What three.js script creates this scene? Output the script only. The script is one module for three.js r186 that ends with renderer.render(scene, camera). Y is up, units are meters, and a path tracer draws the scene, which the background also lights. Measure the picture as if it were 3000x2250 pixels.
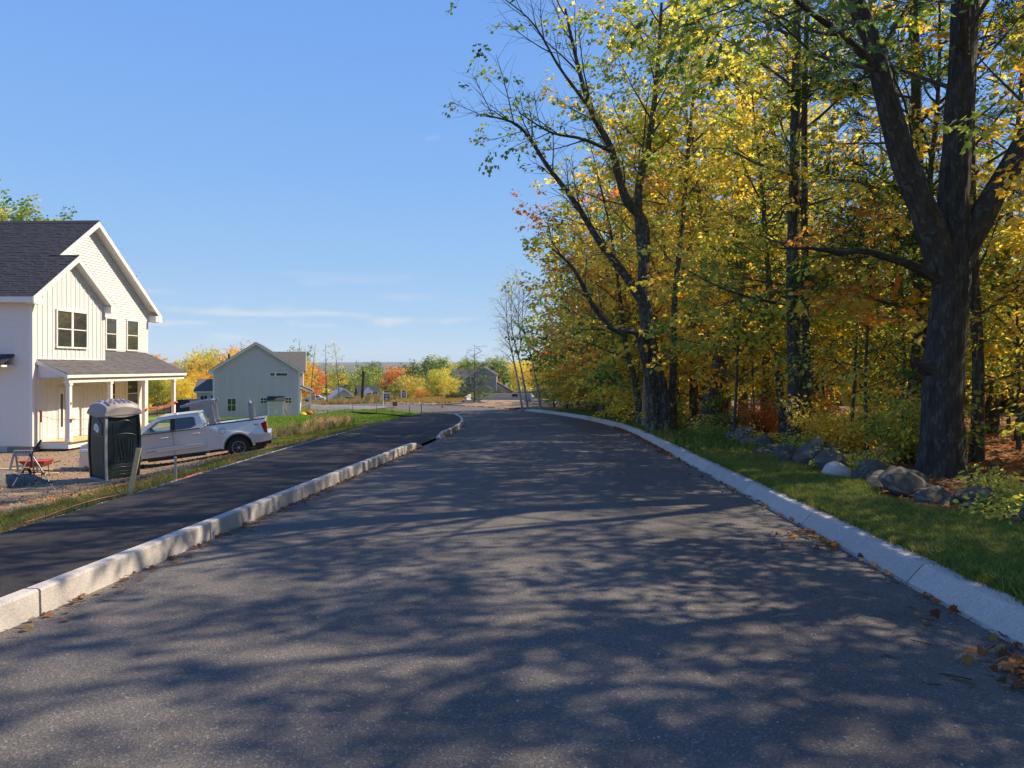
import * as THREE from 'three';
import { mergeGeometries } from 'three/addons/utils/BufferGeometryUtils.js';
import { RoundedBoxGeometry } from 'three/addons/geometries/RoundedBoxGeometry.js';

// ---------------------------------------------------------------- camera, sky, sun, exposure
const scene = new THREE.Scene();
const camera = new THREE.PerspectiveCamera(56.82, 4 / 3, 0.1, 12000);
camera.position.set(0, 1.6, 0);
camera.lookAt(0, 1.6, -10);
camera.setViewOffset(3000, 2250, 0, 50, 3000, 2250);
const renderer = new THREE.WebGLRenderer({ antialias: true });
renderer.toneMapping = THREE.LinearToneMapping;
renderer.toneMappingExposure = 1.64;
renderer.shadowMap.enabled = true;

const R = Math.PI / 180, SUN_EL = 42.5 * R, SUN_AZ = 20 * R;
const SUN = new THREE.Vector3(Math.cos(SUN_EL) * Math.cos(SUN_AZ), Math.sin(SUN_EL), -Math.cos(SUN_EL) * Math.sin(SUN_AZ));
const sun = new THREE.DirectionalLight(0xffe9cc, 5.0);
sun.position.copy(SUN).multiplyScalar(150).add(new THREE.Vector3(0, 0, -40));
sun.target.position.set(0, 0, -40);
sun.castShadow = true; sun.shadow.radius = 1;
Object.assign(sun.shadow.camera, { left: -110, right: 110, top: 110, bottom: -110, near: 1, far: 400 });
sun.shadow.mapSize.set(4096, 4096);
scene.add(sun, sun.target);

// ---------------------------------------------------------------- small maths
function rng(seed) { let a = seed >>> 0; return () => { a |= 0; a = (a + 0x6d2b79f5) | 0; let t = Math.imul(a ^ (a >>> 15), 1 | a); t = (t + Math.imul(t ^ (t >>> 7), 61 | t)) ^ t; return ((t ^ (t >>> 14)) >>> 0) / 4294967296; }; }
const clamp = (x, a, b) => Math.min(b, Math.max(a, x)), lerp = (a, b, t) => a + (b - a) * t;
const smooth = (a, b, x) => { const t = clamp((x - a) / (b - a), 0, 1); return t * t * (3 - 2 * t); };
const hash = (x, y, s = 0) => { let h = Math.imul(x | 0, 374761393) + Math.imul(y | 0, 668265263) + Math.imul(s | 0, 1274126177); h = Math.imul(h ^ (h >>> 13), 1274126177); return ((h ^ (h >>> 16)) >>> 0) / 4294967296; };
function vnoise(x, y, s = 0, per = 0) {            // value noise, tiling with period per
  const ix = Math.floor(x), iy = Math.floor(y), fx = x - ix, fy = y - iy, u = fx * fx * (3 - 2 * fx), v = fy * fy * (3 - 2 * fy);
  const w = per ? (k) => ((k % per) + per) % per : (k) => k;
  return lerp(lerp(hash(w(ix), w(iy), s), hash(w(ix + 1), w(iy), s), u), lerp(hash(w(ix), w(iy + 1), s), hash(w(ix + 1), w(iy + 1), s), u), v);
}
function fbm(x, y, oct = 4, s = 0, per = 0) { let a = 0.5, t = 0, n = 0; for (let i = 0; i < oct; i++) { t += a * vnoise(x, y, s + i * 7, per); n += a; a *= 0.5; x *= 2; y *= 2; per *= 2; } return t / n; }
const poly = (pts) => (t) => { if (t <= pts[0][0]) return pts[0][1]; for (let i = 1; i < pts.length; i++) if (t <= pts[i][0]) return lerp(pts[i - 1][1], pts[i][1], (t - pts[i - 1][0]) / (pts[i][0] - pts[i - 1][0])); return pts[pts.length - 1][1]; };
const lin = (r, g, b) => new THREE.Color().setRGB(r, g, b);
const V = (x, y, z) => new THREE.Vector3(x, y, z);

// ---------------------------------------------------------------- the sky: clear autumn air, a few wisps of high cloud
{
  const W = 2048, H = 1024, data = new Float32Array(W * H * 4), s = (c) => { c /= 255; return c <= 0.04045 ? c / 12.92 : ((c + 0.055) / 1.055) ** 2.4; };
  const stops = [[-90, 190, 208, 224], [-1, 206, 224, 238], [1, 203, 225, 243], [3.5, 180, 212, 243], [8, 158, 199, 243], [15, 137, 184, 243], [25, 121, 170, 240], [38, 106, 155, 231], [60, 78, 124, 208], [90, 68, 110, 192]];
  for (let row = 0; row < H; row++) {
    const el = ((row + 0.5) / H - 0.5) * 180;
    let k = 1; while (k < stops.length - 1 && el > stops[k][0]) k++;
    const t = clamp((el - stops[k - 1][0]) / (stops[k][0] - stops[k - 1][0]), 0, 1);
    const base = [1, 2, 3].map((c) => s(lerp(stops[k - 1][c], stops[k][c], t)));
    const up = el * R, y = Math.sin(up);
    for (let col = 0; col < W; col++) {
      const az = ((col + 0.5) / W - 0.5) * 2 * Math.PI, x = Math.cos(az) * Math.cos(up), z = Math.sin(az) * Math.cos(up);
      const glow = 0.30 * Math.pow(clamp(x * SUN.x + y * SUN.y + z * SUN.z, 0, 1), 10);
      let cl = 0;
      if (el > 0.3 && el < 34) {
        const a = az / R, f = fbm(a * 0.17 + 40, el * 2.1 + fbm(a * 0.1, el, 2, 9) * 2.2, 5, 3), low = Math.exp(-(((el - 3.3) / 1.3) ** 2)) + 0.45 * Math.exp(-(((el - 6.2) / 0.9) ** 2));
        cl = smooth(0.545, 0.80, f) * clamp(low, 0, 1) * 0.85;
        cl = Math.max(cl, 0.55 * Math.exp(-(((el - 17.75 - (a + 96.5) * 0.04) / 0.07) ** 2)) * smooth(-97.2, -96.6, a) * (1 - smooth(-96.2, -95.6, a)));
      }
      const p = (row * W + col) * 4;
      for (let c = 0; c < 3; c++) data[p + c] = 0.61 * lerp(base[c] * (1 + glow) + glow * 0.10, 0.86, cl * 0.8);
      data[p + 3] = 1;
    }
  }
  const sky = new THREE.DataTexture(data, W, H, THREE.RGBAFormat, THREE.FloatType);
  sky.mapping = THREE.EquirectangularReflectionMapping; sky.magFilter = THREE.LinearFilter; sky.wrapS = THREE.RepeatWrapping; sky.needsUpdate = true;
  scene.background = sky; scene.environment = sky;
}

// ---------------------------------------------------------------- naming and parts
const taken = {};
function numbered(name) { const n = taken[name] = (taken[name] ?? -1) + 1; return n ? `${name}_${String(n).padStart(3, '0')}` : name; }
function tag(o, label, category, group, kind) { o.userData.label = label; if (category) o.userData.category = category; if (group) o.userData.group = group; if (kind) o.userData.kind = kind; return o; }
function shade(o) { o.castShadow = true; o.receiveShadow = true; return o; }
function thing(name, label, category, [x, y, z] = [0, 0, 0], turn = 0, group) {
  const o = new THREE.Group(); o.name = numbered(name); o.position.set(x, y, z); o.rotation.y = turn; scene.add(o);
  return tag(o, label, category, group);
}
function part(parent, name, geo, mat, label) { const m = shade(new THREE.Mesh(Array.isArray(geo) ? merge(geo) : geo, mat)); m.name = name; parent.add(m); if (label) m.userData.label = label; return m; }
function single(name, geo, mat, label, category, group) { const m = shade(new THREE.Mesh(Array.isArray(geo) ? merge(geo) : geo, mat)); m.name = numbered(name); scene.add(m); return tag(m, label, category, group); }
function structure(name, geo, mat, label) { const m = shade(new THREE.Mesh(geo, mat)); m.name = numbered(name); m.userData.kind = 'structure'; if (label) m.userData.label = label; scene.add(m); return m; }
function merge(list) {
  const g = list.map((q) => { let p = q.index ? q.toNonIndexed() : q; for (const k of Object.keys(p.attributes)) if (!['position', 'normal', 'uv'].includes(k)) { p = p.clone(); p.deleteAttribute(k); } return p; });
  return mergeGeometries(g, false);
}
const moved = (g, x, y, z) => g.translate(x, y, z);
const bx = (x0, x1, y0, y1, z0, z1) => new THREE.BoxGeometry(Math.abs(x1 - x0), Math.abs(y1 - y0), Math.abs(z1 - z0)).translate((x0 + x1) / 2, (y0 + y1) / 2, (z0 + z1) / 2);
const rbx = (w, h, d, r, x = 0, y = 0, z = 0, seg = 2) => new RoundedBoxGeometry(w, h, d, seg, r).translate(x, y, z);
function rod(a, b, r0, r1 = r0, sides = 8) {      // a round bar from a to b
  const A = V(...a), B = V(...b), d = B.clone().sub(A), g = new THREE.CylinderGeometry(r1, r0, d.length(), sides);
  g.applyQuaternion(new THREE.Quaternion().setFromUnitVectors(V(0, 1, 0), d.clone().normalize()));
  return g.translate((A.x + B.x) / 2, (A.y + B.y) / 2, (A.z + B.z) / 2);
}
function bar(a, b, w, h) {                         // a square bar from a to b
  const A = V(...a), B = V(...b), d = B.clone().sub(A), g = new THREE.BoxGeometry(w, h, d.length());
  const m = new THREE.Matrix4().lookAt(V(0, 0, 0), d, Math.abs(d.y) > 0.98 * d.length() ? V(1, 0, 0) : V(0, 1, 0));
  return g.applyMatrix4(m).translate((A.x + B.x) / 2, (A.y + B.y) / 2, (A.z + B.z) / 2);
}
function prism(pts, depth, bevel = 0) {            // outline in x,y pushed out along z, from z = 0 to depth
  const s = new THREE.Shape(pts.map(([x, y]) => new THREE.Vector2(x, y)));
  return new THREE.ExtrudeGeometry(s, { depth, bevelEnabled: bevel > 0, bevelSize: bevel, bevelThickness: bevel, bevelSegments: 2, curveSegments: 6 });
}
function quadGeo(P, uv = [[0, 0], [1, 0], [1, 1], [0, 1]]) {
  const g = new THREE.BufferGeometry();
  g.setAttribute('position', new THREE.Float32BufferAttribute(P.flat(), 3)); g.setAttribute('uv', new THREE.Float32BufferAttribute(uv.flat(), 2));
  g.setIndex([0, 1, 2, 0, 2, 3]); g.computeVertexNormals(); return g;
}
function meshGeo(pos, idx, uv, col) {
  const g = new THREE.BufferGeometry();
  g.setAttribute('position', new THREE.Float32BufferAttribute(pos, 3));
  if (uv) g.setAttribute('uv', new THREE.Float32BufferAttribute(uv, 2));
  if (col) g.setAttribute('color', new THREE.Float32BufferAttribute(col, 3));
  g.setIndex(idx); g.computeVertexNormals(); return g;
}

// ---------------------------------------------------------------- textures and materials
function tex(n, fn, srgb = true, rep = 1) {        // fn(i, j, u, v) -> [r, g, b] 0..1
  const d = new Uint8Array(n * n * 4);
  for (let j = 0; j < n; j++) for (let i = 0; i < n; i++) { const c = fn(i, j, i / n, j / n), p = (j * n + i) * 4; d[p] = clamp(c[0], 0, 1) * 255; d[p + 1] = clamp(c[1], 0, 1) * 255; d[p + 2] = clamp(c[2], 0, 1) * 255; d[p + 3] = 255; }
  const t = new THREE.DataTexture(d, n, n); t.wrapS = t.wrapT = THREE.RepeatWrapping; t.magFilter = THREE.LinearFilter; t.minFilter = THREE.LinearMipmapLinearFilter; t.generateMipmaps = true;
  if (srgb) t.colorSpace = THREE.SRGBColorSpace; t.repeat.set(rep, rep); t.needsUpdate = true; return t;
}
const sr = (x) => (x <= 0.0031308 ? 12.92 * x : 1.055 * Math.pow(x, 1 / 2.4) - 0.055);
const gray = (v, t = [1, 1, 1]) => [sr(v * t[0]), sr(v * t[1]), sr(v * t[2])];
const mat = (color, rough = 0.8, more = {}) => new THREE.MeshStandardMaterial({ color, roughness: rough, ...more });
const phys = (color, rough, more) => new THREE.MeshPhysicalMaterial({ color, roughness: rough, ...more });

// asphalt: binder with stones of mixed grey; one tile is 2.2 m
function asphaltTex(base, spread, light, seed, warm) {
  const n = 1024, r = rng(seed), h = new Float32Array(n * n), c = new Float32Array(n * n * 3);
  for (let j = 0; j < n; j++) for (let i = 0; i < n; i++) {
    const a = hash(i, j, seed), b = vnoise(i / 4, j / 4, seed + 1, n / 4), e = vnoise(i / 9, j / 9, seed + 2, Math.floor(n / 9)), m = fbm(i / 256, j / 256, 3, seed + 4, 4);
    let v = base * (0.62 + 0.42 * a + 0.5 * b) * (0.86 + 0.28 * m);
    if (b > 0.80) v *= 1 + spread * (b - 0.8) * 5;
    h[j * n + i] = 0.55 * b + 0.3 * a + 0.15 * e;
    for (let k = 0; k < 3; k++) c[(j * n + i) * 3 + k] = v * warm[k];
  }
  for (let k = 0; k < light; k++) {                // single pale stones
    const x = Math.floor(r() * n), y = Math.floor(r() * n), s = 1 + Math.floor(r() * r() * 4), b = base * (1.6 + 2.4 * r()), tint = r() < 0.3 ? [1.06, 1, 0.9] : [1, 1, 1];
    for (let dy = 0; dy < s; dy++) for (let dx = 0; dx < s; dx++) { if (r() < 0.25) continue; const p = ((y + dy) % n) * n + ((x + dx) % n); for (let q = 0; q < 3; q++) c[p * 3 + q] = b * tint[q]; h[p] += 0.25; }
  }
  return { map: tex(n, (i, j) => { const p = (j * n + i) * 3; return [sr(c[p]), sr(c[p + 1]), sr(c[p + 2])]; }), bump: tex(n, (i, j) => { const v = h[j * n + i]; return [v, v, v]; }, false) };
}
const aRoad = asphaltTex(0.102, 1.0, 3200, 11, [1.04, 1.0, 0.955]), aWalk = asphaltTex(0.027, 0.7, 1600, 29, [1.06, 1.0, 0.98]);
const M = {};
M.asphalt = phys(0xffffff, 0.86, { specularIntensity: 0.4, vertexColors: true, map: aRoad.map, bumpMap: aRoad.bump, bumpScale: 0.006 });
M.walk = phys(0xffffff, 0.85, { specularIntensity: 0.5, map: aWalk.map, bumpMap: aWalk.bump, bumpScale: 0.005 });
M.oldAsphalt = mat(lin(1.7, 1.66, 1.6), 0.92, { map: aRoad.map });
function speckle(n, base, amp, seed, tint, patch = 0.25) {
  return tex(n, (i, j) => { const v = base * (1 - amp / 2 + amp * hash(i, j, seed)) * (1 - amp * 0.3 + amp * 0.6 * vnoise(i / 3, j / 3, seed, Math.floor(n / 3))) * (1 - patch / 2 + patch * fbm(i / (n / 8), j / (n / 8), 4, seed + 3, 8)); return gray(v, tint); });
}
const granT = speckle(512, 0.43, 0.55, 5, [1.03, 0.985, 0.92], 0.16), granB = tex(512, (i, j) => { const v = 0.5 * hash(i, j, 8) + 0.5 * vnoise(i / 6, j / 6, 4, 85); return [v, v, v]; }, false);
M.granite = mat(0xffffff, 0.85, { map: granT, bumpMap: granB, bumpScale: 0.0018 });
M.granites = [[1.0, 1.0, 1.0], [1.07, 1.05, 1.02], [0.92, 0.92, 0.93]].map((c) => mat(lin(...c), 0.85, { map: granT, bumpMap: granB, bumpScale: 0.0015 }));
M.granitePale = mat(lin(1.05, 1.06, 1.08), 0.85, { map: granT, bumpMap: granB, bumpScale: 0.0012 });
M.concrete = mat(0xffffff, 0.9, { map: speckle(512, 0.42, 0.18, 15, [1, 0.99, 0.95], 0.35) });
function groundTex(n, seed, cols) {                // cols: [linear colour, weight] mixed by noise at three sizes
  return tex(n, (i, j) => {
    const a = fbm(i / (n / 8), j / (n / 8), 5, seed, 8), b = vnoise(i / 5, j / 5, seed + 21, Math.floor(n / 5)), c = hash(i, j, seed + 5);
    const t = clamp(a * 0.55 + b * 0.28 + c * 0.25 - 0.06, 0, 0.999) * (cols.length - 1), k = Math.floor(t), f = t - k, g = 0.72 + 0.56 * c;
    return [0, 1, 2].map((q) => sr(lerp(cols[k][q], cols[k + 1][q], f) * g));
  });
}
M.dirt = mat(0xffffff, 1, { map: groundTex(1024, 31, [[0.15, 0.10, 0.06], [0.24, 0.165, 0.10], [0.30, 0.215, 0.135], [0.19, 0.135, 0.083], [0.34, 0.26, 0.17]]), bumpMap: granB, bumpScale: 0.03 });
M.soil = mat(0xffffff, 1, { map: groundTex(512, 37, [[0.05, 0.04, 0.022], [0.11, 0.085, 0.04], [0.085, 0.095, 0.03], [0.15, 0.12, 0.06], [0.09, 0.07, 0.04]]) });
M.turf = mat(0xffffff, 1, { map: groundTex(512, 41, [[0.045, 0.075, 0.016], [0.075, 0.115, 0.022], [0.10, 0.14, 0.03], [0.13, 0.125, 0.045], [0.07, 0.10, 0.02]]) });
M.lawn = mat(0xffffff, 1, { map: groundTex(512, 43, [[0.09, 0.15, 0.022], [0.12, 0.20, 0.028], [0.15, 0.235, 0.035], [0.125, 0.19, 0.03]]) });
M.litter = mat(0xffffff, 1, { map: groundTex(1024, 47, [[0.075, 0.042, 0.022], [0.17, 0.085, 0.035], [0.24, 0.115, 0.045], [0.12, 0.065, 0.03], [0.29, 0.17, 0.075]]) });
M.crushed = mat(0xffffff, 1, { map: speckle(512, 0.13, 0.9, 63, [1.1, 0.95, 0.8], 0.4), bumpMap: granB, bumpScale: 0.02 });

// ---------------------------------------------------------------- lie of the land (x to the right, d = metres ahead = -z)
const centreNear = (d) => -0.36 + 0.057 * d - (d > 24 ? ((d - 24) ** 2) / 160 : 0);
const fallNear = (d) => (d < 0 ? -0.022 * d : -(0.0325 * d - 0.045 * (1 - Math.exp(-d / 5))));
// the road's centre line as points [x, d, y]: straight, a long left bend, then down to the left
const PATH = [];
for (let d = -30; d <= 70; d += 1) PATH.push([centreNear(d), d, fallNear(d)]);
{
  let [x, d, y] = PATH[PATH.length - 1], a = Math.atan2(-(PATH[100][0] - PATH[99][0]), 1);   // heading, to the left positive
  for (let s = 0; s < 140; s++) { a = Math.min(a + 1 / 80 * (s < 14 ? 1 : 0.2), 1.02); x -= Math.sin(a); d += Math.cos(a); y -= s < 20 ? 0.034 : 0.040; PATH.push([x, d, y]); }
}
const HALF = 3.27;
const walkEdge = poly([[-30, -4.5], [0, -4.85], [7, -5.1], [17.6, -5.5], [33.8, -5.75], [37, -5.6], [40, -5.2], [44, -5.5], [50, -7.4], [60, -11.5], [70, -17]]);
const walkEnd = 46;
function nearestOnRoad(x, d) {
  let best = 1e9, k0 = 0; const n = PATH.length;
  const lo = 0, hi = n;
  for (let k = lo; k < hi; k += 4) { const q = (PATH[k][0] - x) ** 2 + (PATH[k][1] - d) ** 2; if (q < best) { best = q; k0 = k; } }
  for (let k = Math.max(0, k0 - 4); k < Math.min(n, k0 + 5); k++) { const q = (PATH[k][0] - x) ** 2 + (PATH[k][1] - d) ** 2; if (q < best) { best = q; k0 = k; } }
  const a = PATH[Math.max(0, k0 - 1)], b = PATH[Math.min(n - 1, k0 + 1)], tx = b[0] - a[0], td = b[1] - a[1], L = Math.hypot(tx, td);
  const off = ((x - PATH[k0][0]) * td - (d - PATH[k0][1]) * tx) / L;            // to the right positive
  return { off, y: PATH[k0][2], d: PATH[k0][1], k: k0, dist: Math.sqrt(best) };
}
const SPOTS = [ // x, d, y as surveyed
  [-9.7, 25, -1.63], [-9.7, 27, -1.63], [-13.9, 25, -2.05], [-13.9, 27, -2.05], [-11.5, 20.4, -1.78], [-13, 17, -1.78], [-19, 28, -1.83], [-24, 30, -1.83], [-18, 33, -1.86], [-25, 18, -1.75], [-17, 22, -1.76], [-20, 12, -1.6], [-12, 10, -1.4], [-9, 14, -1.25], [-8.5, 20, -1.3], [-30, 24, -1.8], [-12, 4, -1.2], [-14, -8, -0.9], [-30, 0, -1.2], [-19, 38, -2.0], [-11, 36, -1.9], [-9, 32, -1.7],
  [-22, 75, -4.12], [-31, 75, -4.15], [-26.5, 84, -4.2], [-17, 70, -3.0], [-14.4, 60, -2.35], [-14.4, 50, -2.05], [-22, 55, -2.9], [-32, 55, -3.2], [-42, 75, -4.6], [-30, 45, -2.6], [-18, 62, -2.75], [-20, 68, -3.3], [-40, 50, -3.0], [-45, 30, -2.2],
  [-24.7, 95, -3.65], [-21, 105, -3.7], [-31, 130, -4.9], [-42, 148, -5.75], [-58, 148, -6.3], [-17, 84, -2.75], [-45, 100, -5.2], [-60, 100, -6], [-70, 130, -7], [-80, 80, -6], [-42, 128, -5.2],
  [0, 60, -1.85], [6, 60, -1.8], [3, 75, -2.35], [2, 88, -2.8], [9, 90, -2.6], [-4, 95, -2.7], [-10, 100, -2.9], [-3, 115, -3.4], [5, 125, -3.4], [16, 60, -1.6], [16, 90, -2.2], [-15, 125, -4.2],
  [-20, 160, -7], [-40, 190, -13], [-48, 178, -12.5], [-30, 205, -13], [0, 170, -6.5], [-10, 165, -7.5], [-25, 180, -10.5], [-10, 220, -6.2], [5, 220, -5.6], [20, 220, -6], [30, 150, -5], [-100, 170, -11], [-140, 120, -10], [-80, 230, -17], [60, 200, -9], [0, 300, -17], [-60, 320, -24], [60, 320, -20], [-150, 300, -26], [150, 250, -16], [-200, 150, -16], [200, 150, -10],
  [8, 0, 0.35], [14, 0, 0.5], [8, 12, -0.1], [14, 12, -0.15], [25, 12, -0.2], [10, 25, -0.5], [18, 25, -0.45], [30, 30, -0.7], [10, 40, -0.95], [20, 42, -1.0], [40, 45, -1.4], [50, 20, -0.8], [9, 50, -1.3], [60, 60, -2.5], [40, 90, -3], [30, -15, 0.6], [10, -20, 0.5], [70, 0, 0], [-40, -20, -1], [-70, 20, -3], [0, -60, 1.5], [-60, -60, 0], [60, -60, 1],
];
function landBase(x, d) {
  const soft = 6 + 0.0016 * Math.max(0, d) ** 2; let t = 0, w = 0;
  for (const [a, b, y] of SPOTS) { const r = (x - a) ** 2 + (d - b) ** 2, k = 1 / ((r + soft) ** 2); t += k * y; w += k; }
  let y = t / w;
  const far = Math.hypot(x, d);
  if (far > 230) y = lerp(y, -20 - 0.075 * (Math.min(far, 900) - 230), smooth(230, 420, far));
  return y;
}
function land(x, d) {
  const far = Math.hypot(x, d);
  let y = landBase(x, d);
  if (far < 280) {
    y += 0.10 * (fbm(x * 0.35, d * 0.35, 3, 77) - 0.5) * smooth(4, 9, Math.abs(x));
    const n = nearestOnRoad(x, d);
    if (n.dist < 30) {
      if (n.off >= 0) {
        const q = n.off - HALF;                                            // right of the road: verge level with the kerb, then the wood
        y = q < 2.6 ? n.y + 0.02 + 0.10 * smooth(0.3, 2.6, q) : lerp(n.y + 0.12, y, smooth(2.6, 9, q));
        if (q < 0.1) y = n.y - 0.25;
      } else {
        const edge = d < 46 && d > -30 ? Math.min(walkEdge(d), n.off * 0 + PATH[n.k][0] - HALF - 0.4) : null;
        const q = edge !== null ? edge - x : -n.off - HALF - 0.3;         // left of the footway or the road
        const top = n.y + (edge !== null && d < 40 ? 0.11 : -0.03);
        if (q < -0.6) y = n.y - 0.25;
        else { const t = clamp(q / (d < 30 ? 7 : 6), 0, 1); y = lerp(top, y, q < 0 ? 0 : 1 - (1 - t) ** 2); }
      }
    }
  }
  return y;
}
const GROUND = new Map();
const landAt = (x, d) => { const k = Math.round(x * 2) + ',' + Math.round(d * 2); if (!GROUND.has(k)) GROUND.set(k, land(x, d)); return GROUND.get(k); };
function groundY(x, d) {                            // height on the half-metre grid, as it is meshed
  const gx = Math.floor(x * 2) / 2, gd = Math.floor(d * 2) / 2, u = (x - gx) * 2, v = (d - gd) * 2;
  const a = landAt(gx, gd), b = landAt(gx + 0.5, gd), c = landAt(gx, gd + 0.5), e = landAt(gx + 0.5, gd + 0.5);
  return u + v <= 1 ? a + u * (b - a) + v * (c - a) : e + (1 - u) * (c - e) + (1 - v) * (b - e);
}
function sheet(x0, x1, d0, d1, step, lift, inside, uvm = 0.25) {   // a cloth of quads over the land
  const nx = Math.round((x1 - x0) / step), nd = Math.round((d1 - d0) / step), id = new Int32Array((nx + 1) * (nd + 1)).fill(-1), pos = [], uv = [], idx = [];
  const at = (i, j) => { const k = j * (nx + 1) + i; if (id[k] < 0) { const x = x0 + i * step, d = d0 + j * step; id[k] = pos.length / 3; pos.push(x, (step === 0.5 ? landAt(x, d) : land(x, d)) + lift, -d); uv.push(x * uvm, d * uvm); } return id[k]; };
  for (let j = 0; j < nd; j++) for (let i = 0; i < nx; i++) {
    if (inside && !inside(x0 + (i + 0.5) * step, d0 + (j + 0.5) * step)) continue;
    const a = at(i, j), b = at(i + 1, j), c = at(i, j + 1), e = at(i + 1, j + 1);
    idx.push(a, b, c, b, e, c);
  }
  return meshGeo(pos, idx, uv);
}
// ground: fine near the camera, then rings of larger cells out to the hills
const NEAR = [-50, 50, -20, 110], MID = [-200, 200, -80, 330];
structure('ground', sheet(...NEAR, 0.5, 0, null), M.soil, 'bare soil and rough grass beside the road');
structure('ground', sheet(...MID, 5, -0.05, (x, d) => !(x > NEAR[0] && x < NEAR[1] && d > NEAR[2] && d < NEAR[3])), M.soil, 'rough ground sloping down into the valley');
{ // the valley and the ridges on the skyline, wooded
  const ridge = (x, d) => {
    const far = Math.hypot(x, d), a = Math.atan2(x, d);
    let y = landBase(clamp(x, -400, 400), clamp(d, -400, 400));
    if (far > 420) y = -35 - 0.075 * (Math.min(far, 900) - 420);
    y += 62 * smooth(900, 2300, far) + 26 * smooth(2300, 4200, far) + 12 * smooth(4300, 6500, far);
    y += smooth(900, 2400, far) * (26 * (fbm(x / 900 + 7, d / 900, 3, 5) - 0.52) + 14 * (fbm(a * 7 + 3, far / 1500, 3, 8) - 0.5));
    return y - (far > 6500 ? 100 : 0);
  };
  const pos = [], uv = [], idx = [], na = 220, radii = [0]; let r = 150; while (r < 6900) { radii.push(r); r *= 1.045; }
  for (let i = 0; i < radii.length; i++) for (let j = 0; j <= na; j++) {
    const a = (j / na) * 2 * Math.PI, x = radii[i] * Math.sin(a), d = radii[i] * Math.cos(a), nd = x > MID[0] && x < MID[1] && d > MID[2] && d < MID[3];
    pos.push(x, nd ? -70 : ridge(x, d) + (radii[i] > 700 ? 9 * fbm(x / 26, d / 26, 3, 19) : -0.3), -d); uv.push(x / 160, d / 160);
  }
  for (let i = 0; i < radii.length - 1; i++) for (let j = 0; j < na; j++) { const a = i * (na + 1) + j, b = a + 1, c = a + na + 1, e = c + 1; idx.push(a, b, c, b, e, c); }
  M.woodFar = mat(0xffffff, 1, { map: groundTex(512, 53, [[0.020, 0.038, 0.016], [0.030, 0.055, 0.018], [0.045, 0.070, 0.020], [0.10, 0.085, 0.022], [0.055, 0.075, 0.022], [0.12, 0.075, 0.028], [0.035, 0.055, 0.018], [0.025, 0.045, 0.016]]) });
  structure('hills', meshGeo(pos, idx, uv), M.woodFar, 'wooded hills on the horizon');
}

// ---------------------------------------------------------------- road, footway, drives
function band(pts, left, right, lift, uvm = 1 / 2.2, cross = 1) {  // strip along points [x, d, y], offsets to the sides
  const pos = [], uv = [], idx = []; let s = 0;
  for (let k = 0; k < pts.length; k++) {
    const a = pts[Math.max(0, k - 1)], b = pts[Math.min(pts.length - 1, k + 1)], L = Math.hypot(b[0] - a[0], b[1] - a[1]), nx = (b[1] - a[1]) / L, nd = -(b[0] - a[0]) / L;
    if (k) s += Math.hypot(pts[k][0] - pts[k - 1][0], pts[k][1] - pts[k - 1][1]);
    const l = typeof left === 'function' ? left(pts[k], k) : left, r = typeof right === 'function' ? right(pts[k], k) : right;
    for (let c = 0; c <= cross; c++) { const o = lerp(l, r, c / cross); const crown = cross > 1 ? 0.05 * (1 - (2 * c / cross - 1) ** 2) : 0; pos.push(pts[k][0] + nx * o, pts[k][2] + lift + crown, -(pts[k][1] + nd * o)); uv.push(o * uvm, s * uvm); }
    if (k) for (let c = 0; c < cross; c++) { const p = (k - 1) * (cross + 1) + c, q = p + cross + 1; idx.push(p, p + 1, q, p + 1, q + 1, q); }
  }
  return meshGeo(pos, idx, uv);
}
{ // the road surface: wheel tracks a little darker and smoother, dust and old drips in patches
  const fine = []; for (let k = 0; k < PATH.length - 1; k++) for (let q = 0; q < (PATH[k][1] < 45 ? 2 : 1); q++) { const f = q / 2; fine.push([0, 1, 2].map((c) => lerp(PATH[k][c], PATH[k + 1][c], f))); }
  const g = band(fine, -HALF - 0.02, HALF + 0.02, -0.035, 1 / 2.2, 26), p = g.attributes.position, col = [];
  for (let i = 0; i < p.count; i++) { const x = p.getX(i), d = -p.getZ(i), o = lerp(-HALF, HALF, (i % 27) / 26), track = Math.exp(-(((Math.abs(o) - 1.65) / 0.35) ** 2)), k = (0.80 + 0.40 * fbm(x * 0.5 + 20, d * 0.16 + 20, 4, 33)) * (1 - 0.08 * track) * (0.93 + 0.14 * fbm(x * 2.4 + 9, d * 2.4 + 30, 2, 35)), dust = 1 + 0.22 * smooth(2.9, 3.25, Math.abs(o) + 0.3 * (fbm(d, x, 2, 3) - 0.5)); col.push(k * dust, k * dust * 0.99, k * dust * 0.97); }
  g.setAttribute('color', new THREE.Float32BufferAttribute(col, 3));
  const road = structure('road', g, M.asphalt, 'asphalt street bending left');
}
const NEARPATH = PATH.filter((p) => p[1] <= walkEnd);
const KW = 0.13;
const walkY = (d) => fallNear(d) + 0.135;
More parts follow.
